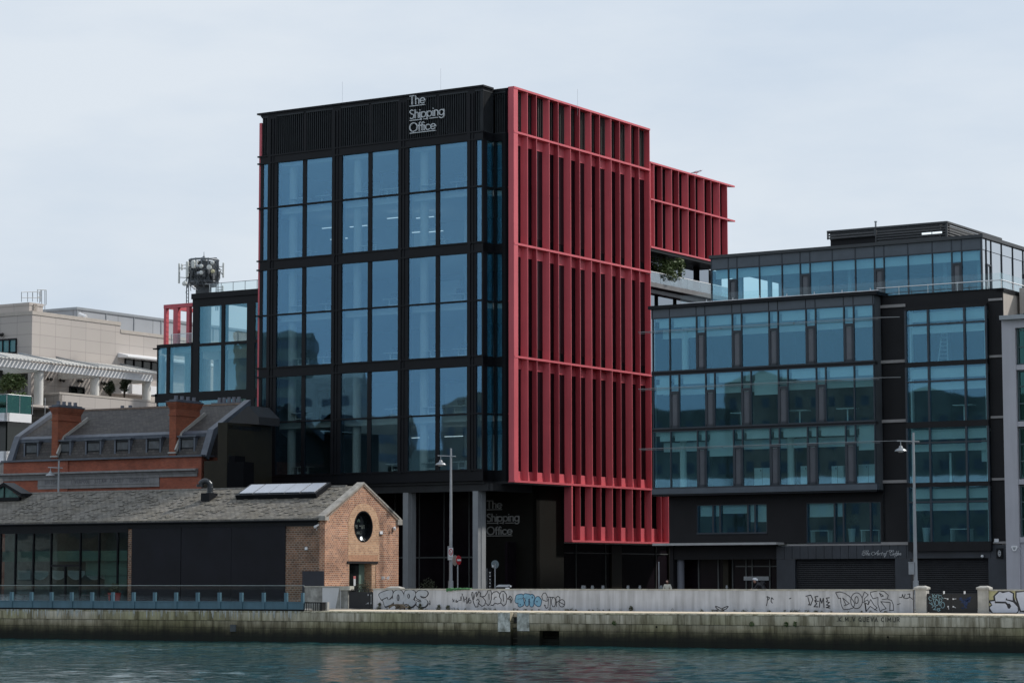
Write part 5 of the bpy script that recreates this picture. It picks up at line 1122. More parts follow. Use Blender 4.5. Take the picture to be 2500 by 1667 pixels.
for (x, y, r, d, mt) in ((511, 652.5, 6.5, (.3, -1, 0), pm_), (518.7, 641, 5, (.1, -1, 0), pm_), (519.5, 662.5, 5, (.1, -1, 0), dish_y), (490.5, 649.5, 5, (-.2, -1, 0), pm_), (490.5, 665.5, 5, (-.2, -1, 0), pm_), (449.5, 692, 6, (-.5, -1, 0), pm_), (469.5, 700, 3.2, (-.3, -1, 0), WMET), (474.5, 704, 3.2, (.1, -1, 0), WMET), (483, 650, 4, (-.2, -1, 0), GMET), (484, 667, 4, (-.2, -1, 0), GMET)):
    p = mp_(x, y, -rm-.9); s_ = M(); rr_ = r/ppm; s_.lathe(p, [(rr_*.3, -.25), (rr_*.95, -.15), (rr_, 0), (rr_*.97, .03), (rr_*.5, .08), (.01, .1)], 18, Vector(d)); s_.tube([p-Vector(d).normalized()*.2, (mc.x+(p.x-mc.x)*.8, mc.y-rm*.75, p.z)], .05, 5); s_.build('dish_antenna', mt, mst)
cbm = M(); rr2 = random.Random(5)
for i in range(46):
    a = rr2.uniform(pi, 2*pi); x, y = mc.x+rm*1.05*cos(a), mc.y+rm*1.05*sin(a); z = rr2.uniform(mz(686), mz(642)); cbm.tube([(x, y, z), (x+rr2.uniform(-.2, .2), y-.12, z-rr2.uniform(.3, .8)), (x+rr2.uniform(-.4, .4), y, z-rr2.uniform(.7, 1.4))], .035, 5)
for i in range(14): a = rr2.uniform(pi, 2*pi); x, y = mc.x+rm*1.08*cos(a), mc.y+rm*1.08*sin(a); cbm.box(Fr((x, y), rr2.uniform(0, 90)), -.15, .15, rr2.uniform(mz(686), mz(668)), mz(664), -.1, .1)
cbm.build('cables_and_boxes', mat('cable_grey', (.09, .10, .11), .6, var=.5, vs=5), mst)

# ------------------------------------------------------------------ BRICK SHED (restaurant) with slate roof and gable
sh = thing('brick_shed', 'low brick quayside shed with weathered slate roof, oval gable window and black panels', 'building', SH.P(-12, 0, -4))
OLDB = brick('old_brick', (.26, .13, .075), (.12, .065, .042), (.32, .27, .22), bw=.25, bh=.13, ms=.018, stain=.75, vs=.75, stainc=(.33, .29, .27))
GABB = brick('gable_brick', (.50, .225, .12), (.24, .10, .06), (.58, .46, .36), bw=.25, bh=.12, ms=.016, stain=.75, vs=.55, stainc=(.40, .35, .32))
TANB = brick('tan_brick', (.56, .33, .19), (.36, .19, .11), (.56, .45, .33), bw=.20, bh=.11, ms=.012, stain=.5, vs=1.8, stainc=(.55, .46, .42))
SLT = brick('weathered_slates', (.215, .20, .175), (.125, .118, .105), (.045, .042, .038), bw=.36, bh=.23, ms=.016, rough=.85, stain=.6, bump=1.2, stainc=(.62, .56, .42), vs=.8)
GW = 8.42; EV = 5.42; RG = 7.52; HW = GW/2
UL = -31.5
# long roof (front and rear slope), thick
s_ = M(); ov = .22
s_.ex(SH, [(ov, EV-.10), (ov, EV+.02), (-HW, RG), (-GW-ov, EV+.02), (-GW-ov, EV-.10), (-HW, RG-.14)], -31.9, -.32); rr3 = random.Random(21)
#                                     # slightly lifted individual slates
for i in range(330):
    u = rr3.uniform(-25.6, -.8); v = rr3.uniform(.03, .95); kk = ov+(-HW-ov)*v; zz = EV+.02+(RG-EV)*v; sl = (RG-EV)/(HW+ov)
    a = .15; b = .20; p = lambda uu, vv: SH.P(uu, EV+.02+(RG-EV)*vv+.02, ov+(-HW-ov)*vv)
    dv = b/(HW+ov); s_.hull8([p(u-a, v), p(u+a, v), p(u+a, v+dv), p(u-a, v+dv)], [p(u-a, v)+Vector((0, 0, .012)), p(u+a, v)+Vector((0, 0, .012)), p(u+a, v+dv)+Vector((0, 0, .004)), p(u-a, v+dv)+Vector((0, 0, .004))])
rf2 = s_.build('roof', SLT, sh)
s_ = M(); s_.ex(SH, [(-HW+.14, RG-.05), (-HW+.05, RG+.06), (-HW-.05, RG+.06), (-HW-.14, RG-.05)], -31.9, -1.2); s_.build('ridge_capping', mat('ridge_mortar', (.15, .14, .125), .9, var=.4, vs=5), rf2)
s_ = M(); s_.tube([SH.P(-31.9, EV-.12, ov+.05), SH.P(-.4, EV-.12, ov+.05)], .05, 6); s_.box(SH, -31.9, -.5, EV-.45, EV-.14, -.1, .06); s_.build('gutter', BLK, sh)
# gable wall with oval and door openings cut as a polygon with holes (strips)
def gable_pts():
    return [(0, 0), (GW, 0), (GW, EV), (HW, RG+.02), (0, EV)]
import itertools
bmg = bmesh.new()
oc = (4.28, 5.0); oa, ob = 1.06, .97
dx0, dx1, dz = 2.66, 5.76, 2.74
def roofz(u): return EV+(RG-EV)*(1-abs(u-HW)/HW)
s_ = M()
def col(u0, u1, z0, z1a, z1b): s_.add([SG.P(u0, z0, 0), SG.P(u1, z0, 0), SG.P(u1, z1b, 0), SG.P(u0, z1a, 0)], [(0, 1, 2, 3)])
gu = sorted(set([0, GW, HW, dx0, dx1]+[oc[0]-oa*cos(pi*i/24) for i in range(25)]+[GW*i/12 for i in range(13)]))
for a, b in zip(gu[:-1], gu[1:]):
    m_ = (a+b)/2; base = dz if dx0 < m_ < dx1 else -.2
    if abs(m_-oc[0]) < oa:
        h = lambda u: ob*sqrt(max(0, 1-((u-oc[0])/oa)**2))
        s_.add([SG.P(a, base, 0), SG.P(b, base, 0), SG.P(b, oc[1]-h(b), 0), SG.P(a, oc[1]-h(a), 0)], [(0, 1, 2, 3)])
        s_.add([SG.P(a, oc[1]+h(a), 0), SG.P(b, oc[1]+h(b), 0), SG.P(b, roofz(b), 0), SG.P(a, roofz(a), 0)], [(0, 1, 2, 3)])
    else: col(a, b, base, roofz(a), roofz(b))
s_.box(SH, -.38, -.002, -.2, EV, -.45, 0.0); s_.box(SG, GW-.4, GW, -.2, EV, -.5, -.002)
s_.build('gable_wall', GABB, sh)
s_ = M()                                     # tan brick surround, 15 mm proud of the old wall
ga = [x for x in gu if 2.56-.001 <= x <= 6.11]; ga = sorted(set(ga+[2.56, 6.11]))
for a, b in zip(ga[:-1], ga[1:]):
    m_ = (a+b)/2; topf = lambda u: oc[1]+1.42*sqrt(max(0, 1-((u-4.33)/1.80)**2)) if abs(u-4.33) < 1.79 else oc[1]
    if abs(m_-oc[0]) < oa:
        h = lambda u: ob*sqrt(max(0, 1-((u-oc[0])/oa)**2))
        s_.prism(SG, [(a, 2.86), (b, 2.86), (b, oc[1]-h(b)), (a, oc[1]-h(a))], .001, .016); s_.prism(SG, [(a, oc[1]+h(a)), (b, oc[1]+h(b)), (b, topf(b)), (a, topf(a))], .001, .016)
    else: s_.prism(SG, [(a, 2.86), (b, 2.86), (b, topf(b)), (a, topf(a))], .001, .016)
s_.build('tan_brick_surround', TANB, sh)
s_ = M(); n = 22
for i in range(n): uu = dx0-.06+i*(dx1-dx0+.25)/n; s_.box(SG, uu+.006, uu+(dx1-dx0+.25)/n-.006, 2.86, 3.22, .016, .022)
s_.build('soldier_course', mat('soldier_brick', (.42, .23, .14), .85, var=.3, vs=8), sh)
# oval window
s_ = M(); N = 40; ring = [(oc[0]+oa*cos(2*pi*i/N), oc[1]+ob*sin(2*pi*i/N)) for i in range(N)]; ri_ = [(oc[0]+(oa-.09)*cos(2*pi*i/N), oc[1]+(ob-.08)*sin(2*pi*i/N)) for i in range(N)]
for i in range(N):
    j = (i+1) % N; s_.hull8([SG.P(*ring[i], .03), SG.P(*ring[j], .03), SG.P(*ri_[j], .03), SG.P(*ri_[i], .03)], [SG.P(*ring[i], -.35), SG.P(*ring[j], -.35), SG.P(*ri_[j], -.35), SG.P(*ri_[i], -.35)])
ow = s_.build('oval_window', BLK, sh)
s_ = M(); s_.prism(SG, ri_, -.30, -.27); s_.build('pane', mat('oval_glass', (.006, .008, .010), .06), ow)
s_ = M(); u0, z0 = SG.uz(866.5, 1288.3, -.26); stroke_text(s_, SG, u0, z0-.02, .20, 'PR', .035, -.27, -.262, 0, 1.5, 1.0); stroke_text(s_, SG, u0+.78, z0-.02, .20, 'UT', .035, -.27, -.262, 0, 1.7, 1.0)
s_.ribbon(SG, [(u0+.50, z0+.12), (u0+.56, z0+.16), (u0+.62, z0+.11), (u0+.68, z0+.16)], .03, -.27, -.262); s_.box(SG, u0+.15, u0+.78, z0-.36, z0-.34, -.27, -.262); s_.box(SG, u0+.15, u0+.78, z0-.22, z0-.21, -.27, -.262)
stroke_text(s_, SG, u0+.2, z0-.32, .07, 'KITCHEN', .014, -.27, -.262, 0, 1.3, 1.0); s_.build('window_lettering', mat('etched_grey', (.13, .15, .14), .6), ow)
s_ = M(); s_.blob(SG, [(u0+.32, z0+.42), (u0+.45, z0+.52), (u0+.55, z0+.42)], .12, -.27, -.264); s_.build('leaf_emblem', mat('etched_green', (.015, .04, .03), .6), ow)
s_ = M(); u1, z1_ = SG.uz(891.5, 1315, -.5); s_.lathe(SG.P(4.4, 4.25, -.24), [(.10, 0), (.14, .02), (.02, .05)], 14, (SG.n.x, SG.n.y, 0)); s_.build('lamp', le, ow)
# door opening
s_ = M(); s_.box(SG, 2.45, 5.96, 2.72, 2.85, -.5, .05); s_.build('door_lintel', mat('dark_iron', (.015, .012, .014), .5), sh)
s_ = M(); s_.box(SG, dx0, dx0+.06, 0, 2.72, -.5, -.0); s_.box(SG, 5.30, 5.76, 0, 2.72, -.9, -.02); s_.build('door_jamb', TANB, sh)
s_ = M(); s_.box(SG, dx0, 5.3, 0, 2.7, -.6, -.55); s_.box(SG, 4.55, 4.85, 0, 2.7, -.55, -.48); s_.build('door_screen', mat('pale_green_panel', (.15, .22, .18), .5), sh)
dr_ = M().box(SG, dx0+.04, 4.5, 0, 2.7, -.5, -.46).build('door', BLK, sh)
s_ = M(); s_.box(SG, 3.05, 4.4, .1, 2.6, -.458, -.45); s_.build('pane', mat('door_glass', (.012, .014, .014), .1, var=.4, vs=3), dr_)
s_ = M(); s_.box(SG, 3.9, 4.12, 1.35, 1.8, -.45, -.44); s_.build('notice', LETW, dr_); s_ = M(); s_.box(SG, 3.88, 4.14, 1.78, 1.95, -.45, -.437); s_.build('notice', mat('notice_pink', (.5, .15, .15), .6), dr_)
# raking copings
s_ = M()
for a, b in ((-.18, HW), (HW, GW+.18)):
    za = EV+.03 if a < 1 else RG+.10; zb2 = RG+.10 if a < 1 else EV+.03
    s_.prism(SG, [(a, za), (b, zb2), (b, zb2+.12), (a, za+.12)], -.42, .09)
s_.build('raking_coping', mat('coping_stone', (.30, .285, .26), .85, var=.3, vs=3, streak=.3), sh)
s_ = M()
for sx in (0, 1):
    for i in range(36):
        t0 = i/36; t1 = (i+.62)/36; f = lambda t: (t*HW, EV-.06+(RG-EV+.08)*t) if sx == 0 else (GW-t*HW, EV-.06+(RG-EV+.08)*t)
        (a, za), (b, zb2) = f(t0), f(t1); s_.prism(SG, [(a, za-.03), (b, zb2-.03), (b, zb2+.09), (a, za+.09)], 0, .07)
s_.build('dentil_course', mat('dentil_brick', (.33, .26, .21), .85, var=.3, vs=6), sh)
s_ = M(); s_.box(SG, -.2, .25, EV-.12, EV+.12, -.4, .14); s_.box(SG, GW-.25, GW+.28, EV-.25, EV+.10, -.4, .12); s_.each('kneeler', bpy.data.materials['coping_stone'], sh)
# long wall: brick end, black panels, glazing
s_ = M(); s_.box(SH, -2.85, -.38, -.1, EV-.2, -.35, -.01); s_.box(SH, -14.92, -14.62, 0, EV-.5, -.3, .02); s_.each('wall', OLDB, sh)
s_ = M(); s_.box(SH, -14.6, -10.76, 0, EV-.35, -.3, .03); s_.box(SH, -10.72, -6.9, 0, EV-.35, -.3, .03); s_.box(SH, -6.88, -2.87, 0, EV-.35, -.3, .03)
s_.build('black_panel', mat('black_panel_paint', (.0065, .007, .0115), .5, var=.35, vs=.5, spec=.25), sh)
M().box(SH, -1.55, -.02, 0, 2.25, .01, .10).build('service_box', mat('navy_board', (.020, .022, .032), .5), sh)
s_ = M(); s_.box(SH, -31.6, -14.9, 4.72, 5.0, -.3, .04); s_.box(SH, -31.6, -14.9, 5.0, EV-.3, -.25, -.02)
for u in (-31.4, -29.9, -28.4, -26.9, -25.43, -24.16, -22.66, -21.19, -18.79, -17.27, -15.78, -14.92): s_.box(SH, u-.04, u+.04, 0, 4.72, -.15, .02)
s_.box(SH, -21.19, -18.79, 2.58, 2.70, -.15, .03); s_.box(SH, -20.05, -19.95, 0, 2.6, -.15, .02); s_.build('glazing_frame', BLK, sh)
us = [-31.4, -29.9, -28.4, -26.9, -25.43, -24.16, -22.66, -21.19, -18.79, -17.27, -15.78, -14.92]
for a, b in zip(us[:-1], us[1:]): M().box(SH, a+.04, b-.04, 0, 4.72, -.08, -.06).build('window', GLS, sh)
s_ = M()
for a, b in zip(us[:-1], us[1:]): s_.box(SH, a+.08, b-.08, 2.92, 3.58, -.13, -.12)
s_.build('frosted_band', mat('frosted_green', (.13, .20, .165), .7, var=.1, vs=2), sh)
s_ = M(); s_.box(SH, -18.7, -15.0, 2.0, 2.9, -.5, -.49); s_.box(SH, -17.2, -15.0, 1.3, 2.9, -.6, -.55); s_.build('pale_screen', mat('pale_green_screen', (.22, .30, .27), .8), sh)
s_ = M(); s_.box(SH, -31, -.4, -.1, .06, -8.3, -.35); s_.box(SH, -31.7, -14.7, 0, 5.3, -7.9, -7.7); s_.box(SH, -14.8, -14.7, 0, 5.3, -8, -.35); s_.box(SH, -31, -.4, 0, EV, -8.5, -8.3); s_.plan(SH, [(-31.7, -.3), (-.4, -.3), (-.4, -8.2), (-31.7, -8.2)], 5.28, 5.33); s_.build('inner_wall', mat('dim_interior', (.12, .13, .125), .9, var=.3), sh)
s_ = M(); s_.box(SH, -25.2, -24.1, 1.75, 2.35, -1.5, -1.48)
for i in range(6):
    a = -24.0+i*1.5; w_ = 1.42; pts = [(a, 2.35)]+[(a+w_*j/8, 1.72+.34*(2*j/8-1)**2) for j in range(9)]+[(a+w_, 2.30)]; s_.prism(SH, pts, -1.5, -1.48)
for i in range(2): pts = [(-15.3-i*1.6, 2.2)]+[(-16.8-i*1.6+1.5*j/8, 1.75+.3*(2*j/8-1)**2) for j in range(8, -1, -1)]+[(-16.8-i*1.6, 2.2)]; s_.prism(SH, pts, -1.3, -1.28)
s_.build('pale_scallops', mat('scallop_white', (.62, .62, .66), .8, var=.06), sh)  # added pale scalloped strips just inside the shed glass
# security light, box on long wall and gable
p = SH.P(SH.uz(773, 1283, .15)[0], SH.uz(773, 1283, .15)[1], .15); cctv(p, (-.6, -.75, -.4), 'white security camera under the shed eaves beside the gable corner', .9)
def wallbox(fr, x, y, k, w_, h, label, name='alarm_box', cat='alarm box', mt=None):
    u, z = fr.uz(x, y, k); t_ = thing(name, label, cat, fr.P(u, z-h/2, k)); b_ = M(); b_.box(fr, u-w_/2, u+w_/2, z-h/2, z+h/2, k, k+.08); b_.build('case', mt or WMET, t_); b_ = M(); b_.box(fr, u-w_/2-.03, u+w_/2+.03, z-h/2-.03, z-h/2+.01, k, k+.1); b_.build('trim', LAMPM, t_); return t_
wallbox(SG, 929, 1299.5, .0, .30, .18, 'small white box on the brick gable right of the oval window')
wallbox(SH, 748.5, 1338, .0, .16, .15, 'small white box on the dark brick end of the shed wall')
t_ = wallbox(SG, 961.5, 1288.5, .05, .16, .2, 'round white lamp near the right corner of the gable', 'wall_lamp', 'wall light')
s_ = M(); u, z = SG.uz(962, 1288, .2); s_.lathe(SG.P(u, z, .14), [(.04, 0), (.10, .05), (.08, .14), (.01, .16)], 12, (SG.n.x, SG.n.y, -.3)); s_.build('lamp_head', WMET, t_)
s_ = M(); u, z = SG.uz(932, 1413.5, .02); stroke_text(s_, SG, u, z, .17, 'SPR', .03, .0, .02, 0, 1.35, .9); stroke_text(s_, SG, u+.70, z, .17, 'UT', .03, 0, .02, 0, 1.4, .9); s_.ribbon(SG, [(u+.52, z+.05), (u+.57, z+.1), (u+.62, z+.05), (u+.66, z+.1)], .03, 0, .02)
s_.build('gable_lettering', LETW, sh)
# skylight box on the roof
def rp(u, v, h=0):   # point on front slope, v 0 eave..1 ridge
    q = SH.P(u, EV+.02+(RG-EV)*v, ov+(-HW-ov)*v); nn = Vector((SH.n.x*(RG-EV), SH.n.y*(RG-EV), HW+ov)).normalized(); return q+nn*h
def solve_roof(x, y):
    r = ray(x, y); p0 = rp(0, 0); n_ = (rp(1, 0)-p0).cross(rp(0, 1)-p0); t = (p0-EYEV).dot(n_)/r.dot(n_); p = EYEV+r*t
    u = (Vector((p.x, p.y))-SH.o).dot(SH.d); v = (p.z-EV-.02)/(RG-EV); return u, v
sa, va = solve_roof(577, 1219); sb_, _ = solve_roof(772, 1216)
v0, v1 = max(va, .42), 1.0
skl = M(); skl.hull8([rp(sa, v0, -.1), rp(sb_, v0, -.1), rp(sb_, v1, -.3), rp(sa, v1, -.3)], [rp(sa, v0, .30), rp(sb_, v0, .30), rp(sb_, v1, .26), rp(sa, v1, .26)]); sk = skl.build('skylight', BLK, rf2)
SKG = mat('skylight_glass', (.36, .39, .45), .25, var=.08, vs=.8)
npn = 5
for i in range(npn):
    a = sa+.12+(sb_-sa-.24)*i/npn; b = sa+.12+(sb_-sa-.24)*(i+1)/npn; e = .03 if i not in (0, 4) else .08
    s_ = M(); s_.hull8([rp(a+e, v0+.04, .31), rp(b-e, v0+.04, .31), rp(b-e, v1-.04, .27), rp(a+e, v1-.04, .27)], [rp(a+e, v0+.04, .35), rp(b-e, v0+.04, .35), rp(b-e, v1-.04, .31), rp(a+e, v1-.04, .31)]); s_.build('pane', SKG, sk)
# flue with bent cowl
uf, vf = solve_roof(508, 1218); pb = rp(uf, vf); flue = thing('roof_flue', 'black bent metal flue standing on a box on the slate roof', 'flue', pb)
s_ = M(); s_.hull8([pb+Vector((SH.d.x, SH.d.y, 0))*a+Vector((SH.n.x, SH.n.y, 0))*b+Vector((0, 0, -.3)) for a, b in ((-.33, .33), (.33, .33), (.33, -.45), (-.33, -.45))], [pb+Vector((SH.d.x, SH.d.y, 0))*a+Vector((SH.n.x, SH.n.y, 0))*b+Vector((0, 0, .38)) for a, b in ((-.33, .33), (.33, .33), (.42, -.45), (-.28, -.45))]); s_.build('base_box', BLK, flue)
s_ = M(); b0 = pb+Vector((.12, 0, .3)); pts = [b0, b0+Vector((0, 0, .45))]+[b0+Vector((-.32+.32*cos(a), 0, .5+.34*sin(a))) for a in [radians(q) for q in (0, 25, 50, 75, 100, 125, 150, 175)]]; s_.tube(pts, .19, 16); s_.lathe(b0+Vector((0, 0, .05)), [(.26, 0), (.26, .06), (.19, .1)], 16); s_.lathe(pts[-1]+Vector((0, 0, .08)), [(.23, -.14), (.23, .04)], 16); s_.build('bent_pipe', mat('flue_metal', (.035, .04, .045), .35, metal=.4), flue, smooth=False)
# glazed gable peeking at far left
gg = thing('glass_gable', 'small glazed gable end with dark roof edge at the left end of the shed roof', 'glass roof', SH.P(-26.5, 0, -4))
GFr = Fr(SH.P(-26.3, 0, -3.0), GQ); x0, z0 = GFr.uz(48, 1204); xa, za = GFr.uz(11, 1181); x_, z_ = GFr.uz(-30, 1215)
s_ = M()
for (p0, p1) in (((xa, za), (x0+.25, z0-.1)), ((xa, za), (2*xa-x0-.25, z0-.1))):
    s_.prism(GFr, [(p0[0], p0[1]+.1), (p1[0], p1[1]+.1), (p1[0], p1[1]-.12), (p0[0], p0[1]-.12)], -1.0, .12)
s_.box(GFr, 2*xa-x0, x0, z0-.45, z0-.25, -.2, .05); s_.box(GFr, xa-.03, xa+.03, z0-.3, za, -.05, .05); s_.build('frame', BLK, gg)
s_ = M(); s_.prism(GFr, [(2*xa-x0, z0-.3), (x0, z0-.3), (xa, za-.05)], -.06, -.03); s_.build('pane', mat('green_gable_glass', (.07, .15, .14), .2, var=.4, vs=2), gg)
s_ = M(); s_.box(GFr, 2*xa-x0+.1, x0-.1, z0-1.4, z0-.45, -1.0, -.02); s_.build('base_panel', BLK, gg)
s_ = M(); u, z = GFr.uz(5, 1183, .2); 
# terrace furniture seen through the glass rail
for i, (x, kk) in enumerate(((12, -1.5), (60, -1.6), (160, -1.4), (215, -1.7), (270, -1.2))):
    u = SH.uz(x, 1440, 1.5)[0]; t_ = thing('cafe_table', ['dark round cafe table at the far left end of the terrace', 'dark round cafe table second from the left end of the terrace', 'dark round cafe table left of the shed door', 'dark round cafe table right of the shed door', 'dark round cafe table by the red planter'][i], 'table', SH.P(u, .05, 1.5), 'cafe tables on the terrace')
    s_ = M(); s_.lathe(SH.P(u, .76, 1.5), [(.36, 0), (.38, .02), (.36, .04)], 18); s_.build('table_top', mat('table_dark', (.05, .05, .05), .5) if 'table_dark' not in bpy.data.materials else bpy.data.materials['table_dark'], t_)
    s_ = M(); s_.lathe(SH.P(u, .05, 1.5), [(.22, 0), (.22, .03), (.035, .05), (.03, .72)], 12); s_.build('leg', BLK, t_)
t_ = thing('planter', 'dull red planter tub with leafy plant behind the glass rail', 'planter', SH.P(-15.4, .05, .7)); s_ = M(); s_.lathe(SH.P(-15.4, .05, .7), [(.30, 0), (.42, .85), (.45, .88), (.40, .86), (.3, .7)], 16); s_.build('tub', mat('red_tub', (.25, .03, .025), .6), t_)
s_ = M(); foliage(s_, [(SH.P(-15.4, 1.15, .7), .35)], 260, .09, random.Random(2)); s_.build('leaves', LD, t_)

# ------------------------------------------------------------------ GLASS RAIL ON THE QUAY EDGE
gr = thing('glass_railing', 'long glass balustrade on a blue steel beam along the quay edge before the shed', 'railing', ED.P(-25, 0, 0))
BLU = mat('blue_steel_paint', (.085, .165, .215), .45, var=.12, vs=.8, streak=.25)
UR0, UR1 = -48., -12.22
s_ = M(); s_.box(ED, UR0, UR1, .07, .46, -.10, .03); s_.box(ED, UR0, UR1, .46, .50, -.12, .05); s_.build('steel_beam', BLU, gr)
s_ = M(); s_.box(ED, UR0, UR1, -.02, .07, -.06, .06); s_.build('shadow_gap', BLK, gr)
u = -13.43
k_ = 0
while u > UR0:
    s_ = M(); s_.box(ED, u-.095, u+.095, .075, 1.01, -.06, .085); s_.build('post', BLU, gr); u -= 1.552
s_ = M(); s_.box(ED, UR1-.16, UR1, .075, 1.01, -.06, .085); s_.build('post', BLU, gr)
u = -13.43
M().box(ED, u, UR1-.1, .5, 1.40, -.02, .0).build('glass_panel', GLC, gr)
while u > UR0: M().box(ED, u-1.54, u-.01, .5, 1.40, -.02, .0).build('glass_panel', GLC, gr); u -= 1.552
s_ = M(); s_.box(ED, UR0, UR1, 1.40, 1.425, -.03, .01); s_.build('glass_edge_cap', mat('pale_edge', (.40, .45, .45), .4), gr)
# small black grate at the rail end
M().box(ED, -12.15, -11.1, -.02, .48, -.9, -.7).build('end_block', CONC, gr)
s_ = M(); s_.box(ED, -12.18, -11.0, .42, .48, -.4, .0); s_.box(ED, -11.1, -11.02, 0, .45, -.4, 0)
for i in range(7): s_.box(ED, -12.1+i*.15, -12.08+i*.15, 0, .44, -.1, -.06)
s_.build('end_grille', BLK, gr)

# ------------------------------------------------------------------ WALLS, GATES, PILLARS
WALLM = mat('painted_concrete', (.54, .55, .58), .85, var=.10, vs=.9, bump=.15, streak=.55)
WTOP = mat('wall_capping', (.42, .41, .36), .9, var=.3, vs=2)
gw = thing('graffiti_wall', 'long low pale concrete wall covered in graffiti between the two gates', 'wall', QW.P(8, 0, -.1))
WL, WR = -7.98, 25.2; HZ = 1.14
u = WL; s_ = M()
pcs = [WL, -5.2, .9, 6.9, 12.9, 18.9, WR]
for a, b in zip(pcs[:-1], pcs[1:]): s_.box(QW, a+.006, b-.006, 0, HZ, -.25, 0)
s_.box(QW, WL+.02, WR-.02, 0, HZ-.03, -.22, -.01); s_.build('wall_panel', WALLM, gw)
s_ = M(); s_.box(QW, WL-.02, WR, HZ, HZ+.075, -.28, .025); s_.build('wall_capping', WTOP, gw)
def pillar(x0, x1, ytop, label, zt, k0=-.45, k1=.12):
    u0, _ = QW.uz(x0, 1450, k1); u1, _ = QW.uz(x1, 1450, k1); t_ = thing('gate_pillar', label, 'gate pillar', QW.P((u0+u1)/2, 0, -.15), 'pale pillars with pyramid caps'); s_ = M(); s_.box(QW, u0+.06, u1-.06, 0, zt-.2, k0+.05, k1-.05); s_.build('shaft', mat('pillar_stone', (.42, .41, .38), .85, var=.15, vs=3, streak=.4) if 'pillar_stone' not in bpy.data.materials else bpy.data.materials['pillar_stone'], t_)
    s_ = M(); c = QW.P((u0+u1)/2, zt, (k0+k1)/2)
    a = [QW.P(u0, zt-.20, k1), QW.P(u1, zt-.20, k1), QW.P(u1, zt-.20, k0), QW.P(u0, zt-.20, k0)]; b = [p+Vector((0, 0, .10)) for p in a]; m_ = [c+(p-c)*.45+Vector((0, 0, -.01)) for p in b]
    s_.hull8(a, b); s_.hull8([p.copy() for p in b], [Vector((p.x, p.y, zt-.02)) for p in m_]); s_.build('cap', bpy.data.materials['pillar_stone'], t_)
pillar(2231, 2262.5, 1428, 'pale square pillar left of the black double gate with scribbles', 1.42)
pillar(2383, 2415, 1428, 'pale square pillar right of the black double gate, beside the white graffiti', 1.42)
pillar(941, 976, 1428, 'pyramid capped pillar peeping over the wall at the foot of the brick gable', 1.36, -1.3, -.75)
# left concrete wall by the shed
cw = thing('concrete_wall', 'taller stained concrete wall with a white patch left of the single black gate', 'wall', QW.P(-11, 0, 0))
a0, _ = QW.uz(743, 1460, .02); a1, _ = QW.uz(787, 1460); a2, _ = QW.uz(831.5, 1460); a3, _ = QW.uz(848.5, 1460)
s_ = M(); s_.box(QW, a0, a3, 0, 1.30, -.3, 0); s_.build('wall_panel', mat('stained_concrete', (.30, .30, .28), .9, var=.4, vs=2.2, streak=.8, bump=.3), cw)
s_ = M(); s_.prism(QW, [(a1, .02), (a2-.08-.28, .02), (a2-.08, 1.28), (a1, 1.28)], 0, .004); s_.box(QW, a2-.03, a2, 0, 1.3, 0, .002); s_.build('white_patch', mat('white_patch_tone', (.56, .57, .58), .85, var=.05, streak=.15), cw)  # whiter area of the wall with a slanting right edge
s_ = M(); s_.box(QW, a0-.03, a3+.05, 1.30, 1.36, -.33, .04); s_.box(QW, a3-.5, a3+.2, 1.12, 1.36, -.4, .08); s_.build('wall_capping', WTOP, cw)
GATE = mat('gate_black', (.012, .013, .015), .5, var=.2)
g1, _ = QW.uz(850.5, 1460); g2, _ = QW.uz(910.5, 1460)
ga_ = thing('steel_gate', 'single black steel gate between the stained concrete wall and the graffiti wall', 'gate', QW.P((g1+g2)/2, 0, -.1))
s_ = M(); s_.box(QW, g1, g2-.28, .03, 1.02, -.12, -.07); s_.box(QW, g2-.27, g2, .03, 1.02, -.12, -.07); s_.build('gate_leaf', GATE, ga_)
s_ = M(); s_.box(QW, g1-.05, g2+.05, 1.13, 1.17, -.12, -.08)
for i in range(4): s_.box(QW, g1+.1+i*.4, g1+.13+i*.4, 1.0, 1.15, -.11, -.08)
s_.build('top_rail', GATE, ga_)
s_ = M()
for uu, z in ((g2-.36, .85), (g2-.36, .36), (g2-.16, .82), (g2-.16, .36)): s_.box(QW, uu-.03, uu+.03, z-.05, z+.05, -.07, -.03)
s_.box(QW, g2-.17, g2-.14, .36, .82, -.06, -.04); s_.tube([QW.P(g2-.36, .36, -.04), QW.P(g2-.52, .31, -.03)], .015, 5); s_.build('latch', LAMPM, ga_)
g1, _ = QW.uz(2262, 1460); g2, _ = QW.uz(2384, 1460)
gb_ = thing('steel_gate', 'black double steel gate with cyan and blue scribbles between two pale pillars', 'gate', QW.P((g1+g2)/2, 0, -.1))
for a, b in ((g1, (g1+g2)/2-.01), ((g1+g2)/2+.01, g2)): M().box(QW, a, b, .03, 1.0, -.13, -.07).build('gate_leaf', GATE, gb_)
s_ = M()
for x, y in ((2303, 1444), (2353.5, 1444)): u, z = QW.uz(x, y); s_.box(QW, u-.035, u+.035, .98, 1.13, -.12, -.06)
for x, y in ((2313, 1461.5), (2326.5, 1461.5), (2314, 1480), (2326.5, 1480)): u, z = QW.uz(x, y); s_.box(QW, u-.035, u+.035, z-.035, z+.035, -.07, -.04)
for a, b in (((2313, 1461.5), (2305, 1459)), ((2327, 1461.5), (2334, 1461)), ((2314, 1480), (2316, 1487)), ((2327, 1480), (2333, 1483))): s_.tube([QW.P(*QW.uz(*a), -.045), QW.P(*QW.uz(*b), -.045)], .014, 5)
s_.build('latch', WMET, gb_)
rw2 = thing('graffiti_wall', 'low concrete wall at the right edge painted with huge white black edged letters', 'wall', QW.P(30, 0, 0))
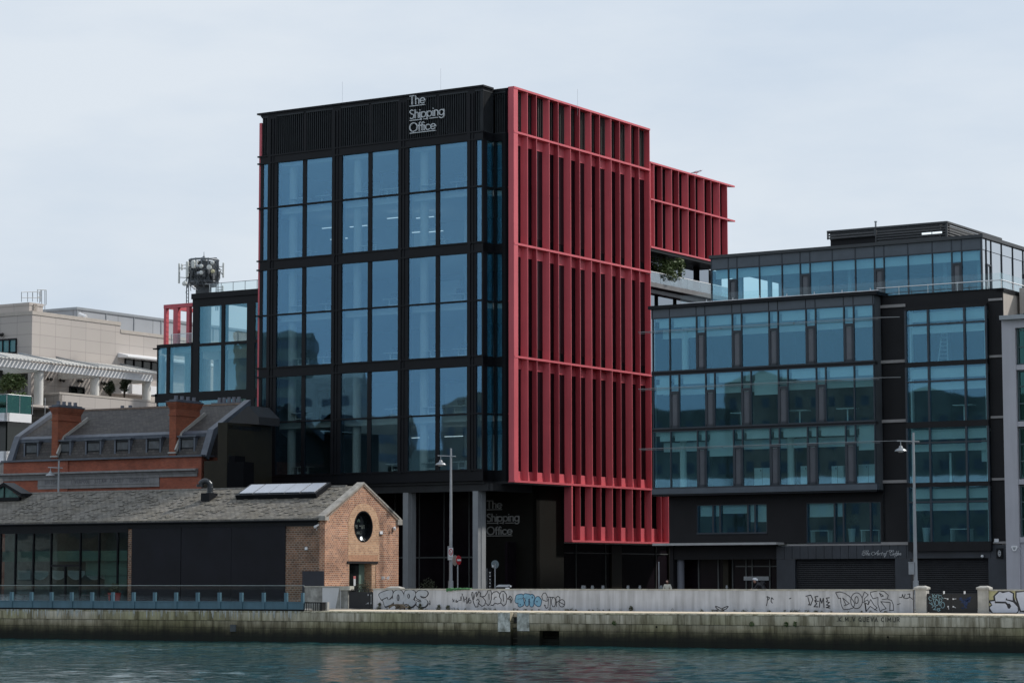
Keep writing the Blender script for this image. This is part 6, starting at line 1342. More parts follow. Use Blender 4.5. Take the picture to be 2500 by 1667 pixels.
s_ = M(); u0, _ = QW.uz(2405, 1460); s_.box(QW, u0, 60, 0, HZ, -.25, 0); s_.build('wall_panel', WALLM, rw2); s_ = M(); s_.box(QW, u0, 60, HZ, HZ+.075, -.28, .025); s_.build('wall_capping', WTOP, rw2)

# graffiti
def gp8(x, y, ox, oy, sc): return QW.uz(ox+x/sc, oy+y/sc)
def path(pts, ox, oy, sc): return [gp8(x, y, ox, oy, sc) for x, y in pts]
def closed(mb, pts, k0, k1): mb.prism(QW, pts, k0, k1)
Zc = (910, 1425, 8.11)
Z_ = [(112, 212), (150, 170), (330, 112), (385, 118), (398, 160), (395, 220), (340, 290), (290, 322), (415, 285), (425, 365), (300, 432), (240, 445), (222, 400), (205, 320), (165, 305)]
O_ = [(395, 210), (430, 140), (500, 112), (575, 128), (618, 210), (622, 330), (585, 420), (505, 450), (430, 415), (405, 330)]
R_ = [(622, 190), (640, 125), (760, 112), (840, 140), (852, 210), (800, 300), (870, 365), (790, 445), (735, 455), (700, 380), (700, 440), (610, 430), (612, 330)]
S_ = [(850, 190), (900, 130), (1000, 118), (1080, 140), (1095, 190), (1050, 255), (960, 235), (945, 262), (1060, 300), (1095, 370), (1050, 440), (960, 462), (870, 430), (860, 372), (940, 350), (960, 320), (880, 290), (852, 250)]
def grow(pts, f):
    cx = sum(p[0] for p in pts)/len(pts); cy = sum(p[1] for p in pts)/len(pts); return [(x+(x-cx)/max(1, hypot(x-cx, y-cy))*f, y+(y-cy)/max(1, hypot(x-cx, y-cy))*f) for x, y in pts]
def smooth(pts, it=2):
    for _ in range(it):
        q = []
        for i in range(len(pts)):
            a = pts[i]; b = pts[(i+1) % len(pts)]; q += [(a[0]*.8+b[0]*.2, a[1]*.8+b[1]*.2), (a[0]*.2+b[0]*.8, a[1]*.2+b[1]*.8)]
        pts = q
    return pts
ko = M(); kf = M(); kh = M()
for i, (pl, sh_) in enumerate(((Z_, 0), (O_, .0006), (R_, .0012), (S_, .0018))):
    sp = smooth(pl, 2); sd = [(x+9, y+12) for x, y in grow(sp, 14)]
    closed(ko, path(sd, *Zc), 0, .003+sh_); closed(ko, path(grow(sp, 11), *Zc), 0, .0033+sh_); closed(kf, path(grow(sp, -3), *Zc), 0, .0062+sh_)
for cx_, cy_, rx, ry in ((505, 268, 26, 68), (712, 238, 26, 48)):
    closed(kh, path([(cx_+rx*cos(2*pi*i/20), cy_+ry*sin(2*pi*i/20)) for i in range(20)], *Zc), 0, .0095); closed(kf, path([(cx_+rx*.3*cos(2*pi*i/12)-3, cy_+ry*.72*sin(2*pi*i/12)) for i in range(12)], *Zc), 0, .0105)
kh.ribbon(QW, path([(945, 240), (1010, 262), (1055, 262)], *Zc), .06, 0, .0096); kh.ribbon(QW, path([(865, 322), (930, 350), (962, 345)], *Zc), .05, 0, .0096); kh.ribbon(QW, path([(175, 315), (290, 262), (300, 300)], *Zc), .05, 0, .0096); kh.ribbon(QW, path([(800, 300), (845, 318)], *Zc), .03, 0, .0096)
ko.build('graffiti_outline', PAINTK, gw); kf.build('graffiti_fill', PAINTS, gw); kh.build('graffiti_detail', PAINTK, gw)
# thin black tags and outline throw-ups
tg = M()
def L_(pts, o, wd=.035): tg.ribbon(QW, path(pts, *o), wd, 0, .004)
def LC(cx, cy, rx, ry, o, wd=.035, a0=0, a1=360, n=18): L_([(cx+rx*cos(radians(a0+(a1-a0)*i/n)), cy-ry*sin(radians(a0+(a1-a0)*i/n))) for i in range(n+1)], o, wd)
for pts in ([(1585, 290), (1590, 355)], [(1620, 310), (1590, 330), (1620, 350)], [(1660, 312), (1640, 335), (1690, 338), (1665, 360), (1640, 350)], [(1700, 325), (1760, 315)], [(1740, 250), (1745, 320), (1780, 200), (1760, 190)], [(1790, 355), (1800, 240), (1825, 355)], [(1810, 320), (1870, 270)], [(1850, 250), (1860, 385), (1900, 280)], [(1880, 380), (1920, 270)], [(1125, 370), (1120, 410), (1140, 400), (1128, 325)]): L_(pts, Zc, .04)
LC(1925, 345, 22, 32, Zc, .04)
KZ = (1150, 1150, 4.48)    # KRUZO outline letters
for pts in ([(5, 1330), (20, 1320), (30, 1400), (45, 1330), (62, 1322), (60, 1370), (85, 1312), (105, 1330), (100, 1365), (130, 1375), (160, 1420), (150, 1460), (120, 1475), (80, 1440), (75, 1480), (48, 1480), (30, 1440), (5, 1340)],
            [(120, 1370), (150, 1365), (175, 1330), (185, 1300), (215, 1300), (225, 1330), (222, 1400), (205, 1450), (185, 1465), (165, 1440)], [(225, 1350), (245, 1320), (285, 1312), (315, 1340), (310, 1370), (330, 1400), (325, 1440), (290, 1448), (262, 1440), (240, 1465), (215, 1460)],
            [(318, 1340), (330, 1315), (360, 1310), (388, 1345), (392, 1400), (382, 1450), (355, 1470), (328, 1440)], [(350, 1340), (356, 1420)], [(250, 1400), (262, 1375), (280, 1372)], [(60, 1410), (75, 1395), (92, 1420), (80, 1440)], [(195, 1340), (198, 1400)], [(405, 1390), (425, 1360), (445, 1375), (450, 1405), (436, 1438), (425, 1400), (398, 1392)], [(420, 1375), (440, 1410)]): L_(pts, KZ, .05)
ST = (1200, 1420, 8.7125)
for pts in ([(1180, 375), (1185, 300), (1150, 230), (1105, 235), (1068, 300), (1090, 380), (1150, 405), (1190, 400), (1220, 350)], [(1180, 318), (1320, 325), (1290, 345)], [(1255, 330), (1245, 590)], [(1215, 345), (1200, 540), (1165, 560), (1120, 485), (1150, 500)], [(1370, 320), (1385, 520)], [(1370, 330), (1410, 300), (1455, 330), (1450, 390), (1390, 430), (1370, 400)], [(1450, 430), (1550, 480)]): L_(pts, ST, .045)
LC(1320, 425, 46, 100, ST, .045); LC(1498, 450, 62, 78, ST, .045)
P1 = (1600, 1150, 4.48)
for pts in ([(1230, 1365), (1222, 1440), (1215, 1468)], [(1215, 1370), (1250, 1380), (1235, 1405)], [(1465, 1392), (1485, 1385)], [(1270, 1380), (1265, 1420), (1280, 1440)], [(1275, 1380), (1290, 1400)]): L_(pts, P1, .05)
for pts in ([(1645, 1365), (1700, 1352), (1722, 1400), (1700, 1460), (1672, 1455)], [(1668, 1375), (1690, 1455)], [(1780, 1365), (1745, 1370), (1760, 1405), (1742, 1412), (1765, 1445), (1735, 1478), (1780, 1480)], [(1745, 1415), (1785, 1420)], [(1795, 1485), (1803, 1385), (1820, 1440), (1838, 1385), (1845, 1488)], [(1905, 1380), (1868, 1385), (1885, 1410), (1868, 1425), (1905, 1430), (1870, 1460), (1912, 1470), (1868, 1488), (1912, 1492)]): L_(pts, P1, .055)
D1 = (2000, 1420, 8.7125)
for pts in ([(350, 222), (440, 210), (540, 235), (640, 300), (720, 390), (760, 470), (720, 550), (640, 575), (525, 585), (490, 540), (465, 460), (455, 340), (415, 350), (350, 225)], [(500, 335), (570, 490), (640, 455), (500, 335)], [(525, 500), (570, 490)], [(965, 210), (1045, 270), (960, 355), (955, 415), (1030, 380), (1050, 420), (1045, 480), (985, 445), (925, 430)], [(965, 210), (915, 330), (920, 430)], [(975, 450), (1000, 625), (1085, 515), (1235, 615)], [(1045, 480), (1095, 370), (1160, 480), (1235, 550), (1175, 590)], [(1095, 210), (1090, 260), (1145, 355), (1250, 325), (1250, 480), (1300, 630), (1340, 590), (1425, 565), (1310, 415), (1510, 435), (1500, 610)], [(1100, 215), (1260, 182), (1380, 200), (1470, 280), (1450, 355), (1340, 372)], [(1450, 358), (1540, 390), (1575, 480), (1580, 600), (1500, 605)], [(1280, 235), (1320, 310), (1370, 295), (1280, 235)], [(1705, 325), (1760, 330), (1770, 260), (1800, 340)], [(1830, 260), (1800, 340), (1870, 350)], [(1880, 260), (1930, 250), (1915, 330), (1860, 350)], [(1930, 320), (1995, 370)], [(1660, 480), (1725, 455)]): L_(pts, D1, .04)
L_([(975, 450), (1000, 625)], D1, .075); LC(795, 395, 125, 168, D1, .04); LC(795, 382, 36, 75, D1, .04)
tg.build('graffiti_tags', PAINTK, gw)
bf = M(); bo = M()
def BL(pts, w=.21): P_ = path(pts, *ST); bo.blob(QW, P_, w+.085, 0, .0035); bf.blob(QW, P_, w, 0, .0085)
BL([(635, 305), (560, 320), (545, 400), (640, 390), (650, 460), (605, 480)], .24); BL([(720, 300), (790, 310)], .25); BL([(750, 330), (755, 470)], .20); BL([(860, 310), (855, 480)], .23); BL([(880, 320), (880, 350)], .2); BL([(985, 370), (965, 430), (1000, 460), (1010, 400)], .30)
bo.build('graffiti_outline', mat('spray_dark_blue', (.015, .05, .10), .5), gw); bf.build('graffiti_fill', PAINTB, gw)
bd = M()
for cx_, cy_, r in ((612, 478, .035), (870, 330, .04), (970, 412, .04), (795, 405, .035)): u, z = gp8(cx_, cy_, *ST); bd.prism(QW, [(u+r*cos(q), z+r*1.3*sin(q)) for q in [2*pi*i/10 for i in range(10)]], 0, .0125)
bd.ribbon(QW, path([(560, 365), (620, 350), (650, 360)], *ST), .03, 0, .0125); bd.ribbon(QW, path([(700, 370), (730, 385), (700, 440)], *ST), .03, 0, .0125); bd.ribbon(QW, path([(810, 380), (820, 440)], *ST), .03, 0, .0125)
bd.build('graffiti_detail', bpy.data.materials['spray_dark_blue'], gw)
# right wall letters
SR = (2260, 1420, 8.7125)
yb = M(); closed(yb, path([(1285, 160), (2160, 160), (2160, 300), (1290, 560)], *SR), 0, .0015); yb.build('graffiti_ground', PAINTY, rw2)
S1 = [(1560, 170), (1640, 190), (1780, 170), (1885, 240), (1880, 310), (1905, 400), (1985, 500), (1990, 600), (1950, 668), (1420, 668), (1330, 610), (1315, 530), (1400, 480), (1290, 395), (1445, 375), (1435, 300)]
S2 = [(1575, 205), (1640, 235), (1770, 205), (1855, 250), (1850, 300), (1850, 390), (1710, 385), (1715, 340), (1700, 380), (1860, 430), (1955, 530), (1965, 610), (1930, 650), (1430, 650), (1360, 545), (1420, 490), (1375, 415), (1470, 405), (1490, 430), (1475, 300)]
so_ = M(); sf_ = M(); closed(so_, path(S1, *SR), 0, .0035); closed(sf_, path(S2, *SR), 0, .007)
closed(so_, path([(1905, 190), (2160, 160), (2160, 650), (2010, 640), (1960, 520), (1905, 330)], *SR), 0, .004); closed(sf_, path([(1935, 225), (2160, 200), (2160, 600), (2030, 610), (1990, 480), (1935, 320)], *SR), 0, .0075)
so_.build('graffiti_outline', PAINTK, rw2); sf_.build('graffiti_fill', PAINTW, rw2)
sd_ = M(); sd_.ribbon(QW, path([(1480, 430), (1700, 435), (1740, 480)], *SR), .10, 0, .0105); closed(sd_, path([(1730, 450), (1790, 460), (1820, 510), (1790, 565), (1750, 560), (1728, 500)], *SR), 0, .0108); closed(sd_, path([(1715, 335), (1740, 370), (1860, 390), (1850, 410), (1700, 385)], *SR), 0, .0106)
sd_.build('graffiti_detail', PAINTK, rw2)
# gate scribbles
gs = M(); KG_ = -.07
def GS(pts, wd=.028): gs.ribbon(QW, [QW.uz(2260+x/8.7125, 1420+y/8.7125, KG_) for x, y in pts], wd, KG_, KG_+.004)
for pts in ([(140, 255), (155, 330)], [(190, 262), (150, 300), (200, 330)], [(240, 270), (205, 290), (240, 310), (205, 335)], [(250, 270), (340, 295)], [(290, 280), (270, 335)], [(340, 325), (385, 355)], [(115, 325), (80, 310), (62, 350), (90, 395), (130, 395)], [(130, 350), (240, 365)], [(160, 360), (190, 490)], [(75, 440), (110, 460), (145, 495), (130, 430)], [(285, 350), (300, 500)], [(285, 350), (340, 360), (345, 400), (300, 440)], [(135, 545), (170, 500), (215, 520), (190, 575), (155, 585), (235, 590)], [(245, 560), (255, 610)], [(250, 565), (310, 560), (275, 590), (310, 600), (260, 625)]): GS(pts)
for cx_, cy_, rx, ry in ((237, 440, 38, 62), (362, 490, 40, 62)): GS([(cx_+rx*cos(2*pi*i/14), cy_+ry*sin(2*pi*i/14)) for i in range(15)])
gs.build('graffiti_scribble', PAINTC, gb_)
gs = M(); rq = random.Random(9)
for i in range(16): x, y = rq.uniform(700, 900), rq.uniform(330, 470); GS([(x, y), (x+rq.uniform(20, 120), y+rq.uniform(-40, 60)), (x+rq.uniform(-20, 90), y+rq.uniform(10, 90))], .05)
for i in range(5): x, y = rq.uniform(760, 850), rq.uniform(500, 560); GS([(x, y), (x+40, y+20)], .05)
gs.build('graffiti_scribble', PAINTDB, gb_)

# ------------------------------------------------------------------ STREET LAMPS
def street_lamp(x, D, label, y0=1437):
    b = at(x, y0, D); b = Vector((b.x, b.y, .05)); t_ = thing('street_lamp', label, 'street lamp', b, 'street lamps along the quay')
    s_ = M(); s_.tube([b, b+Vector((0, 0, 1.6))], .19, 12, .16); s_.tube([b+Vector((0, 0, 1.6)), b+Vector((0, 0, 9.95))], .115, 12, .06); s_.build('pole', LAMPM, t_)
    d = Vector((A.d.x, A.d.y, 0)); top = b+Vector((0, 0, 9.45)); e0 = top-d*1.0; e1 = top+d*.35
    s_ = M(); s_.tube([e0+Vector((0, 0, .06)), e1-Vector((0, 0, .02))], .035, 6); s_.build('arm', LAMPM, t_)
    c = e0+d*.22; s_ = M(); s_.tube([c+Vector((0, 0, .05)), c-Vector((0, 0, .22))], .03, 6); s_.lathe(c-Vector((0, 0, .55)), [(.34, 0), (.35, .03), (.28, .12), (.13, .2), (.08, .32), (.05, .34)], 18); s_.build('lamp_shade', GMET, t_)
    s_ = M(); s_.lathe(c-Vector((0, 0, .60)), [(.12, 0), (.2, .05)], 12); s_.build('lamp_glass', WMET, t_); return t_, b
l1, lb1 = street_lamp(1100.5, 156, 'tall grey street lamp before the columns of the office, carrying a round red edged sign')
l2, lb2 = street_lamp(140.5, 172, 'street lamp before the red brick house, its foot hidden by the shed roof', 1330)
l3, lb3 = street_lamp(2236, 139.5, 'street lamp before the coffee shop shutters at the pale gate pillar')
def plate(mb, c, r, d, th=.02, n=28, h0=0): mb.lathe(Vector(c)+Vector(d)*h0, [(r, -th/2), (r, th/2)], n, d)
VW = Vector((-.10, -1, 0)).normalized()
REDS = mat('sign_red', (.42, .02, .03), .4, var=.05); WHS = mat('sign_face_white', (.62, .64, .66), .45, var=.03)
# no-turn sign on the lamp (its own thing)
sgn = thing('road_sign', 'small sign with red ring and black arrow above a text plate on the lamp', 'sign', lb1+Vector((0, -.2, 2.4)))
SF = Fr((lb1.x, lb1.y-.17), -8)
s_ = M(); s_.box(SF, -.13, .15, 2.95, 3.72, .0, .03); s_.build('sign_board', WHS, sgn)
s_ = M(); s_.box(SF, -.20, -.125, 2.95, 3.82, -.05, .0); s_.box(SF, -.2, .0, 3.76, 3.82, -.04, .03); s_.build('sign_frame', LAMPM, sgn)
s_ = M(); N = 26
for i in range(N):
    a, b = 2*pi*i/N, 2*pi*(i+1)/N; s_.prism(SF, [(.01+.13*cos(a), 3.45+.21*sin(a)), (.01+.13*cos(b), 3.45+.21*sin(b)), (.01+.09*cos(b), 3.45+.16*sin(b)), (.01+.09*cos(a), 3.45+.16*sin(a))], .03, .036)
s_.ribbon(SF, [(-.06, 3.56), (.08, 3.33)], .03, .03, .042); s_.build('red_ring', REDS, sgn)
s_ = M(); s_.ribbon(SF, [(.01, 3.32), (.01, 3.45), (-.03, 3.53)], .035, .03, .038)
for i in range(3): s_.box(SF, -.09, .12, 3.02+i*.06, 3.04+i*.06, .03, .034)
s_.build('arrow_and_text', PAINTK, sgn)
def pole_sign(x, D, ytop, kind, label, ybase=1437):
    top = at(x, ytop, D); b = Vector((top.x, top.y, .05)); t_ = thing('road_sign', label, 'sign', b)
    s_ = M(); s_.tube([b, Vector((b.x, b.y, top.z+.05))], .04, 8); s_.build('pole', LAMPM, t_); return t_, b, top
t_, b, top = pole_sign(1117.5, 154, 1366.5, 'ne', 'red no entry sign with a white bar beside the lamp post')
dn = Vector((.86, -.51, 0)).normalized(); 
s_ = M(); plate(s_, top+dn*.07, .29, dn, .03); s_.build('sign_disc', REDS, t_)
NF = Fr((top.x+dn.x*.10, top.y+dn.y*.10), math.degrees(atan2(dn.x, -dn.y))); s_ = M(); s_.box(NF, -.22, .22, top.z-.055, top.z+.055, -.02, .006); s_.build('white_bar', WHS, t_)
s_ = M(); d2 = Vector((-.85, -.52, 0)).normalized(); plate(s_, top+Vector((-.17, .12, -.02)), .34, d2, .03, 8); s_.build('back_plate', GMET, t_)
t_, b, top = pole_sign(1208.5, 158, 1377, 'bk', 'grey back of a round road sign on a pole before the lettered wall')
s_ = M(); plate(s_, top+Vector((0, .08, 0)), .27, (-.45, .89, 0), .03); s_.build('sign_disc', mat('sign_back', (.13, .17, .19), .45, var=.15), t_)
s_ = M(); s_.box(Fr((top.x-.15, top.y-.01), 0), -.05, .05, top.z-.18, top.z-.04, 0, .02); s_.build('sticker', WHS, t_)
# directory totem by the column
u, z = A.uz(1189.5, 1387, -2.0); u2, _ = A.uz(1200.5, 1387, -2.)
t_ = thing('directory_board', 'narrow black board with a column of white symbols beside the grey column', 'sign', A.P((u+u2)/2, 0, -2.0)); s_ = M(); s_.box(A, u, u2, .05, z, -2.1, -2.0); s_.build('board', BLK, t_)
s_ = M(); s_.box(A, u-.04, u, .05, z, -2.12, -1.98); s_.build('edge_post', LAMPM, t_)
s_ = M()
for i in range(7): zz = z-.28-i*.235; c = (u+u2)/2+.04; s_.prism(A, [(c+.075*cos(q), zz+.04*sin(q)) for q in [2*pi*j/12 for j in range(12)]], -2.0, -1.99); s_.box(A, c-.1, c+.1, zz-.13, zz-.12, -2.0, -1.993)
s_.build('symbols', LETW, t_)
# parked dark appliance behind the wall (flat topped grill with a side shelf)
b = at(1229, 1437, 146); b = Vector((b.x, b.y, .06)); t_ = thing('barbecue', 'dark flat lidded barbecue with a side shelf just showing above the graffiti wall', 'barbecue', b)
bf_ = Fr((b.x, b.y), -10); s_ = M(); s_.hull8([bf_.P(-.42, .95, .3), bf_.P(.36, .95, .3), bf_.P(.36, .95, -.3), bf_.P(-.42, .95, -.3)], [bf_.P(-.42, 1.28, .28), bf_.P(.30, 1.28, .28), bf_.P(.30, 1.36, -.3), bf_.P(-.35, 1.36, -.3)]); s_.build('body', BLK, t_)
s_ = M(); s_.hull8([bf_.P(-.43, 1.30, .29), bf_.P(.31, 1.30, .29), bf_.P(.36, 1.40, -.3), bf_.P(-.35, 1.40, -.3)], [bf_.P(-.40, 1.33, .27), bf_.P(.29, 1.33, .27), bf_.P(.34, 1.43, -.3), bf_.P(-.33, 1.43, -.3)]); s_.build('lid', LAMPM, t_)
s_ = M(); s_.box(bf_, .18, .42, 1.16, 1.26, .28, .34); s_.lathe(bf_.P(.47, 1.33, .2), [(.05, 0), (.06, .03), (.02, .08)], 10, (0, -1, 0)); s_.build('side_shelf', WMET, t_)
for s in (-.38, .30):
    s_ = M(); s_.box(bf_, s, s+.06, 0, .95, -.25, .25); s_.build('leg', BLK, t_)
# short posts just topping the wall
for i, (x, w_) in enumerate(((1425, .20), (1446.5, .12), (1472.5, .13), (1533.5, .12), (1562.5, .10), (1614.5, .12), (1774.5, .09))):
    c = at(x, 1437, 150); c = Vector((c.x, c.y, .05)); lab = ['broad pale bollard farthest left of the row behind the wall', 'second pale bollard from the left behind the wall', 'third pale bollard from the left behind the wall', 'fourth pale bollard from the left behind the wall, under the bronze entrance panel', 'fifth pale bollard from the left behind the wall', 'pale bollard beside the woman in sunglasses', 'thin bollard behind the wall between the woman and the cyclist'][i]
    t_ = thing('bollard', lab, 'bollard', c, 'bollards behind the wall'); f_ = Fr((c.x, c.y), -20); s_ = M(); s_.box(f_, -w_/2, w_/2, 0, 1.20, -w_/2, w_/2); s_.build('post', mat('bollard_steel', (.22, .27, .25), .4, metal=.3) if 'bollard_steel' not in bpy.data.materials else bpy.data.materials['bollard_steel'], t_)
    s_ = M(); s_.box(f_, -w_/2-.02, w_/2+.02, 1.20, 1.26, -w_/2-.02, w_/2+.02); s_.box(f_, -w_/2-.005, w_/2+.005, 1.30, 1.36, -w_/2, w_/2); s_.box(f_, -w_/2, -w_/2+.03, 1.26, 1.30, -w_/2, w_/2); s_.box(f_, w_/2-.03, w_/2, 1.26, 1.30, -w_/2, w_/2); s_.build('reflector_cap', GMET, t_)
# thin poles
for x, y, D, lab in ((1608.5, 1373, 150, 'slim pale pole left of the woman, before the entrance glazing'),):
    p = at(x, y, D); t_ = thing('pole', lab, 'pole', (p.x, p.y, .05)); s_ = M(); s_.tube([Vector((p.x, p.y, .05)), p], .03, 8); s_.build('shaft', LAMPM, t_); s_ = M(); s_.lathe(p, [(.045, 0), (.03, .05)], 8); s_.build('cap', GMET, t_)
# coffee shop script lettering
CO = (2080, 1330, 16.8)
s_ = M(); KC = DW+.05
def CS(pts, wd=.015): s_.ribbon(B1, [B1.uz(CO[0]+x/CO[2], CO[1]+y/CO[2], KC) for x, y in pts], wd, KC-.01, KC+.03)
def CE(cx_, cy_, rx, ry, a0=0, a1=360, wd=.015, n=16): CS([(cx_+rx*cos(radians(a0+(a1-a0)*i/n)), cy_-ry*sin(radians(a0+(a1-a0)*i/n))) for i in range(n+1)], wd)
CS([(430, 280), (500, 225), (580, 240), (660, 225), (690, 245)]); CS([(610, 245), (575, 330), (530, 400), (470, 425), (420, 390), (425, 330), (480, 290), (540, 290), (545, 330), (510, 350), (470, 340)])
CS([(680, 250), (630, 330), (580, 420)]); CS([(605, 380), (650, 330), (680, 340), (650, 410), (680, 415)]); CS([(690, 385), (735, 360), (740, 335), (705, 345), (690, 395), (720, 420), (760, 390)])
CS([(930, 330), (910, 280), (860, 275), (810, 330), (815, 390), (860, 415), (930, 390), (1010, 300), (1100, 215)]); CS([(1100, 215), (1060, 330), (1045, 415), (1075, 410), (1095, 360), (1060, 330), (970, 350), (985, 385)])
CS([(1090, 350), (1130, 340), (1115, 415)]); CS([(1115, 380), (1160, 335), (1180, 345)]); CS([(1255, 280), (1200, 410), (1240, 400)]); CS([(1180, 325), (1275, 315)])
CE(1315, 375, 28, 35); CS([(1340, 345), (1370, 350)]); CS([(1480, 250), (1455, 240), (1420, 300), (1380, 420), (1340, 490), (1325, 480), (1370, 420), (1420, 395)]); CS([(1385, 340), (1430, 330)])
CS([(1670, 300), (1715, 250), (1710, 215), (1670, 220), (1600, 290), (1540, 280), (1520, 240), (1560, 205), (1620, 215), (1650, 250)]); CS([(1640, 225), (1580, 300), (1560, 370), (1600, 425), (1650, 425), (1700, 380), (1690, 350), (1640, 370)])
CE(1720, 370, 26, 33); CS([(1870, 245), (1845, 240), (1810, 330), (1770, 440), (1740, 485)]); CS([(1950, 240), (1925, 240), (1880, 330), (1830, 440), (1800, 485)]); CS([(1770, 340), (1900, 330)]); CS([(1770, 420), (1840, 390)]); CS([(1830, 430), (1890, 390)])
for x in (1885, 1960): CS([(x, 380), (x+50, 355), (x+55, 325), (x+20, 335), (x, 385), (x+25, 415), (x+70, 385)])
s_.build('script_lettering', LETW, ro)
# round emblem plaque, alarm boxes, small lamp
t_ = thing('shop_sign', 'small black plaque with a pale oval emblem at the right end of the slate fascia', 'sign', B1.P(22.9, 3.0, DW+.1)); u, z = B1.uz(2441, 1350, DW+.06); s_ = M(); s_.box(B1, u-.19, u+.19, z-.30, z+.30, DW+.05, DW+.13); s_.build('plaque', BLK, t_)
s_ = M()
for r0, r1 in ((.13, .11), (.08, .05)):
    for i in range(20): a, b = 2*pi*i/20, 2*pi*(i+1)/20; s_.prism(B1, [(u+r0*.7*cos(a), z+r0*1.4*sin(a)), (u+r0*.7*cos(b), z+r0*1.4*sin(b)), (u+r1*.7*cos(b), z+r1*1.4*sin(b)), (u+r1*.7*cos(a), z+r1*1.4*sin(a))], DW+.13, DW+.137)
s_.build('emblem', LETW, t_)
wallbox(B1, 2433.5, 1318.5, DW+.02, .26, .20, 'rounded white box on the dark wall right of the right-hand bay')
t_ = thing('alarm_box', 'white hexagonal bell box on the pale block by the coffee shop', 'alarm box', PB.P(.5, 3.3, .45)); u, z = PB.uz(2477.5, 1338, .45); s_ = M(); s_.prism(PB, [(u-.16, z+.14), (u+.16, z+.14), (u+.2, z+.08), (u+.08, z-.16), (u-.08, z-.16), (u-.2, z+.08)], .45, .53); s_.build('case', WMET, t_); s_ = M(); s_.prism(PB, [(u-.1, z+.07), (u+.1, z+.07), (u+.04, z-.09), (u-.04, z-.09)], .53, .537); s_.build('badge', LAMPM, t_)
t_ = thing('wall_lamp', 'small white globe lamp above the right-hand shutter', 'wall light', B1.P(21.4, 3.1, DW+.1)); u, z = B1.uz(2398, 1357.5, DW+.15); s_ = M(); s_.lathe(B1.P(u, z-.08, DW+.15), [(.02, 0), (.09, .05), (.10, .1), (.05, .17)], 12); s_.build('globe', WMET, t_); s_ = M(); s_.box(B1, u-.04, u+.04, z-.02, z+.1, DW, DW+.12); s_.build('bracket', BLK, t_)
# grey cabinet box by the lamp
c = at(2228, 1437, 141.5); t_ = thing('litter_bin', 'small grey bin box fixed to the foot of the right street lamp', 'bin', (lb3.x-.25, lb3.y, 1.9)); f_ = Fr((lb3.x-.22, lb3.y-.05), -20); s_ = M(); s_.box(f_, -.16, .14, 2.0, 2.65, -.12, .12); s_.build('box', LAMPM, t_); s_ = M(); s_.box(f_, -.18, .16, 2.65, 2.70, -.14, .14); s_.build('lid', GMET, t_)
# interior plants and desks of the right office
def rdesk(u, z, k, label, parts='desk'):
    t_ = thing('desk', label, 'desk', B1.P(u, z, k), 'pale desks in the dark office'); s_ = M(); s_.box(B1, u-.62, u+.62, z+.72, z+.76, k-.35, k+.35); s_.build('desk_top', DESKW, t_)
    for s in (-.6, .57): s_ = M(); s_.box(B1, u+s, u+s+.03, z, z+.72, k-.3, k+.3); s_.build('leg', DESKW, t_)
rdesk(20.3, 3.97, RB-.9, 'white square framed desk behind the lowest window of the right-hand bay')
rdesk(10.95, 3.97, DW-.8, 'white desk at the left end of the wide lower strip window'); rdesk(14.3, 3.97, DW-.9, 'white desk at the right end of the wide lower strip window')
def tdesk(u, z, k, label):
    t_ = thing('round_table', label, 'table', B1.P(u, z, k), 'pedestal tables in the dark office'); s_ = M(); s_.box(B1, u-.62, u+.62, z+.95, z+.99, k-.35, k+.35); s_.build('table_top', DESKW, t_); s_ = M(); s_.box(B1, u-.04, u+.04, z, z+.95, k-.04, k+.04); s_.box(B1, u-.25, u+.25, z, z+.03, k-.2, k+.2); s_.build('pedestal', DESKW, t_)
tdesk(5.9, 11.2, -1.0, 'white pedestal table behind the middle row of the left bay, left of its centre'); tdesk(13.2, 11.2, -1.0, 'white pedestal table at the right end of the middle row of the left bay'); tdesk(9.9, 11.2, -1.1, 'white pedestal table behind the middle row of the left bay, right of its centre'); tdesk(20.6, 11.16, RB-.9, 'white pedestal table behind the second window down of the right-hand bay')
def cabinet(u, z, w_, h, k, label):
    t_ = thing('cabinet', label, 'cabinet', B1.P(u, z, k), 'white cabinets in the dark office'); s_ = M(); s_.box(B1, u, u+w_, z, z+h, k-.4, k); s_.build('carcass', mat('cabinet_white', (.62, .66, .66), .6) if 'cabinet_white' not in bpy.data.materials else bpy.data.materials['cabinet_white'], t_); s_ = M(); s_.box(B1, u+w_/2-.01, u+w_/2+.01, z, z+h, k, k+.01); s_.box(B1, u+w_/2-.12, u+w_/2-.08, z+h-.2, z+h-.1, k, k+.02); s_.build('door_line', BLK, t_)
cabinet(6.9, 7.55, 1.1, 1.1, -.7, 'double white cabinet behind the lowest row of the left bay, near its middle'); cabinet(10.1, 7.55, .9, 1.15, -.7, 'white cabinet behind the lowest row of the left bay, right of its middle'); cabinet(12.2, 7.55, .8, 1.1, -.7, 'narrow white cabinet behind the lowest row, third from the right pier'); cabinet(14.0, 7.55, 1.3, 1.15, -.7, 'wide white cabinet behind the lowest row at the right end of the left bay')
def potplant(u, z, k, label, seed, hgt=1.0):
    t_ = thing('pot_plant', label, 'plant', B1.P(u, z, k), 'pot plants in the dark office'); s_ = M(); s_.lathe(B1.P(u, z, k), [(.17, 0), (.25, .85), (.22, .85), (.2, .7)], 14); s_.build('pot', mat('pot_white', (.6, .64, .64), .5) if 'pot_white' not in bpy.data.materials else bpy.data.materials['pot_white'], t_)
    s_ = M(); rn = random.Random(seed)
    for i in range(16):
        a = rn.uniform(0, 6.28); p0 = B1.P(u, z+.85, k); p1 = p0+Vector((cos(a)*.2, sin(a)*.2, hgt*rn.uniform(.5, .9))); p2 = p1+Vector((cos(a)*.35, sin(a)*.35, rn.uniform(-.35, .05))); s_.tube([p0, p1, p2], .03, 4, .01)
    foliage(s_, [(B1.P(u, z+.85+hgt*.6, k), .42)], 120, .11, rn); s_.build('leaves', LD, t_)
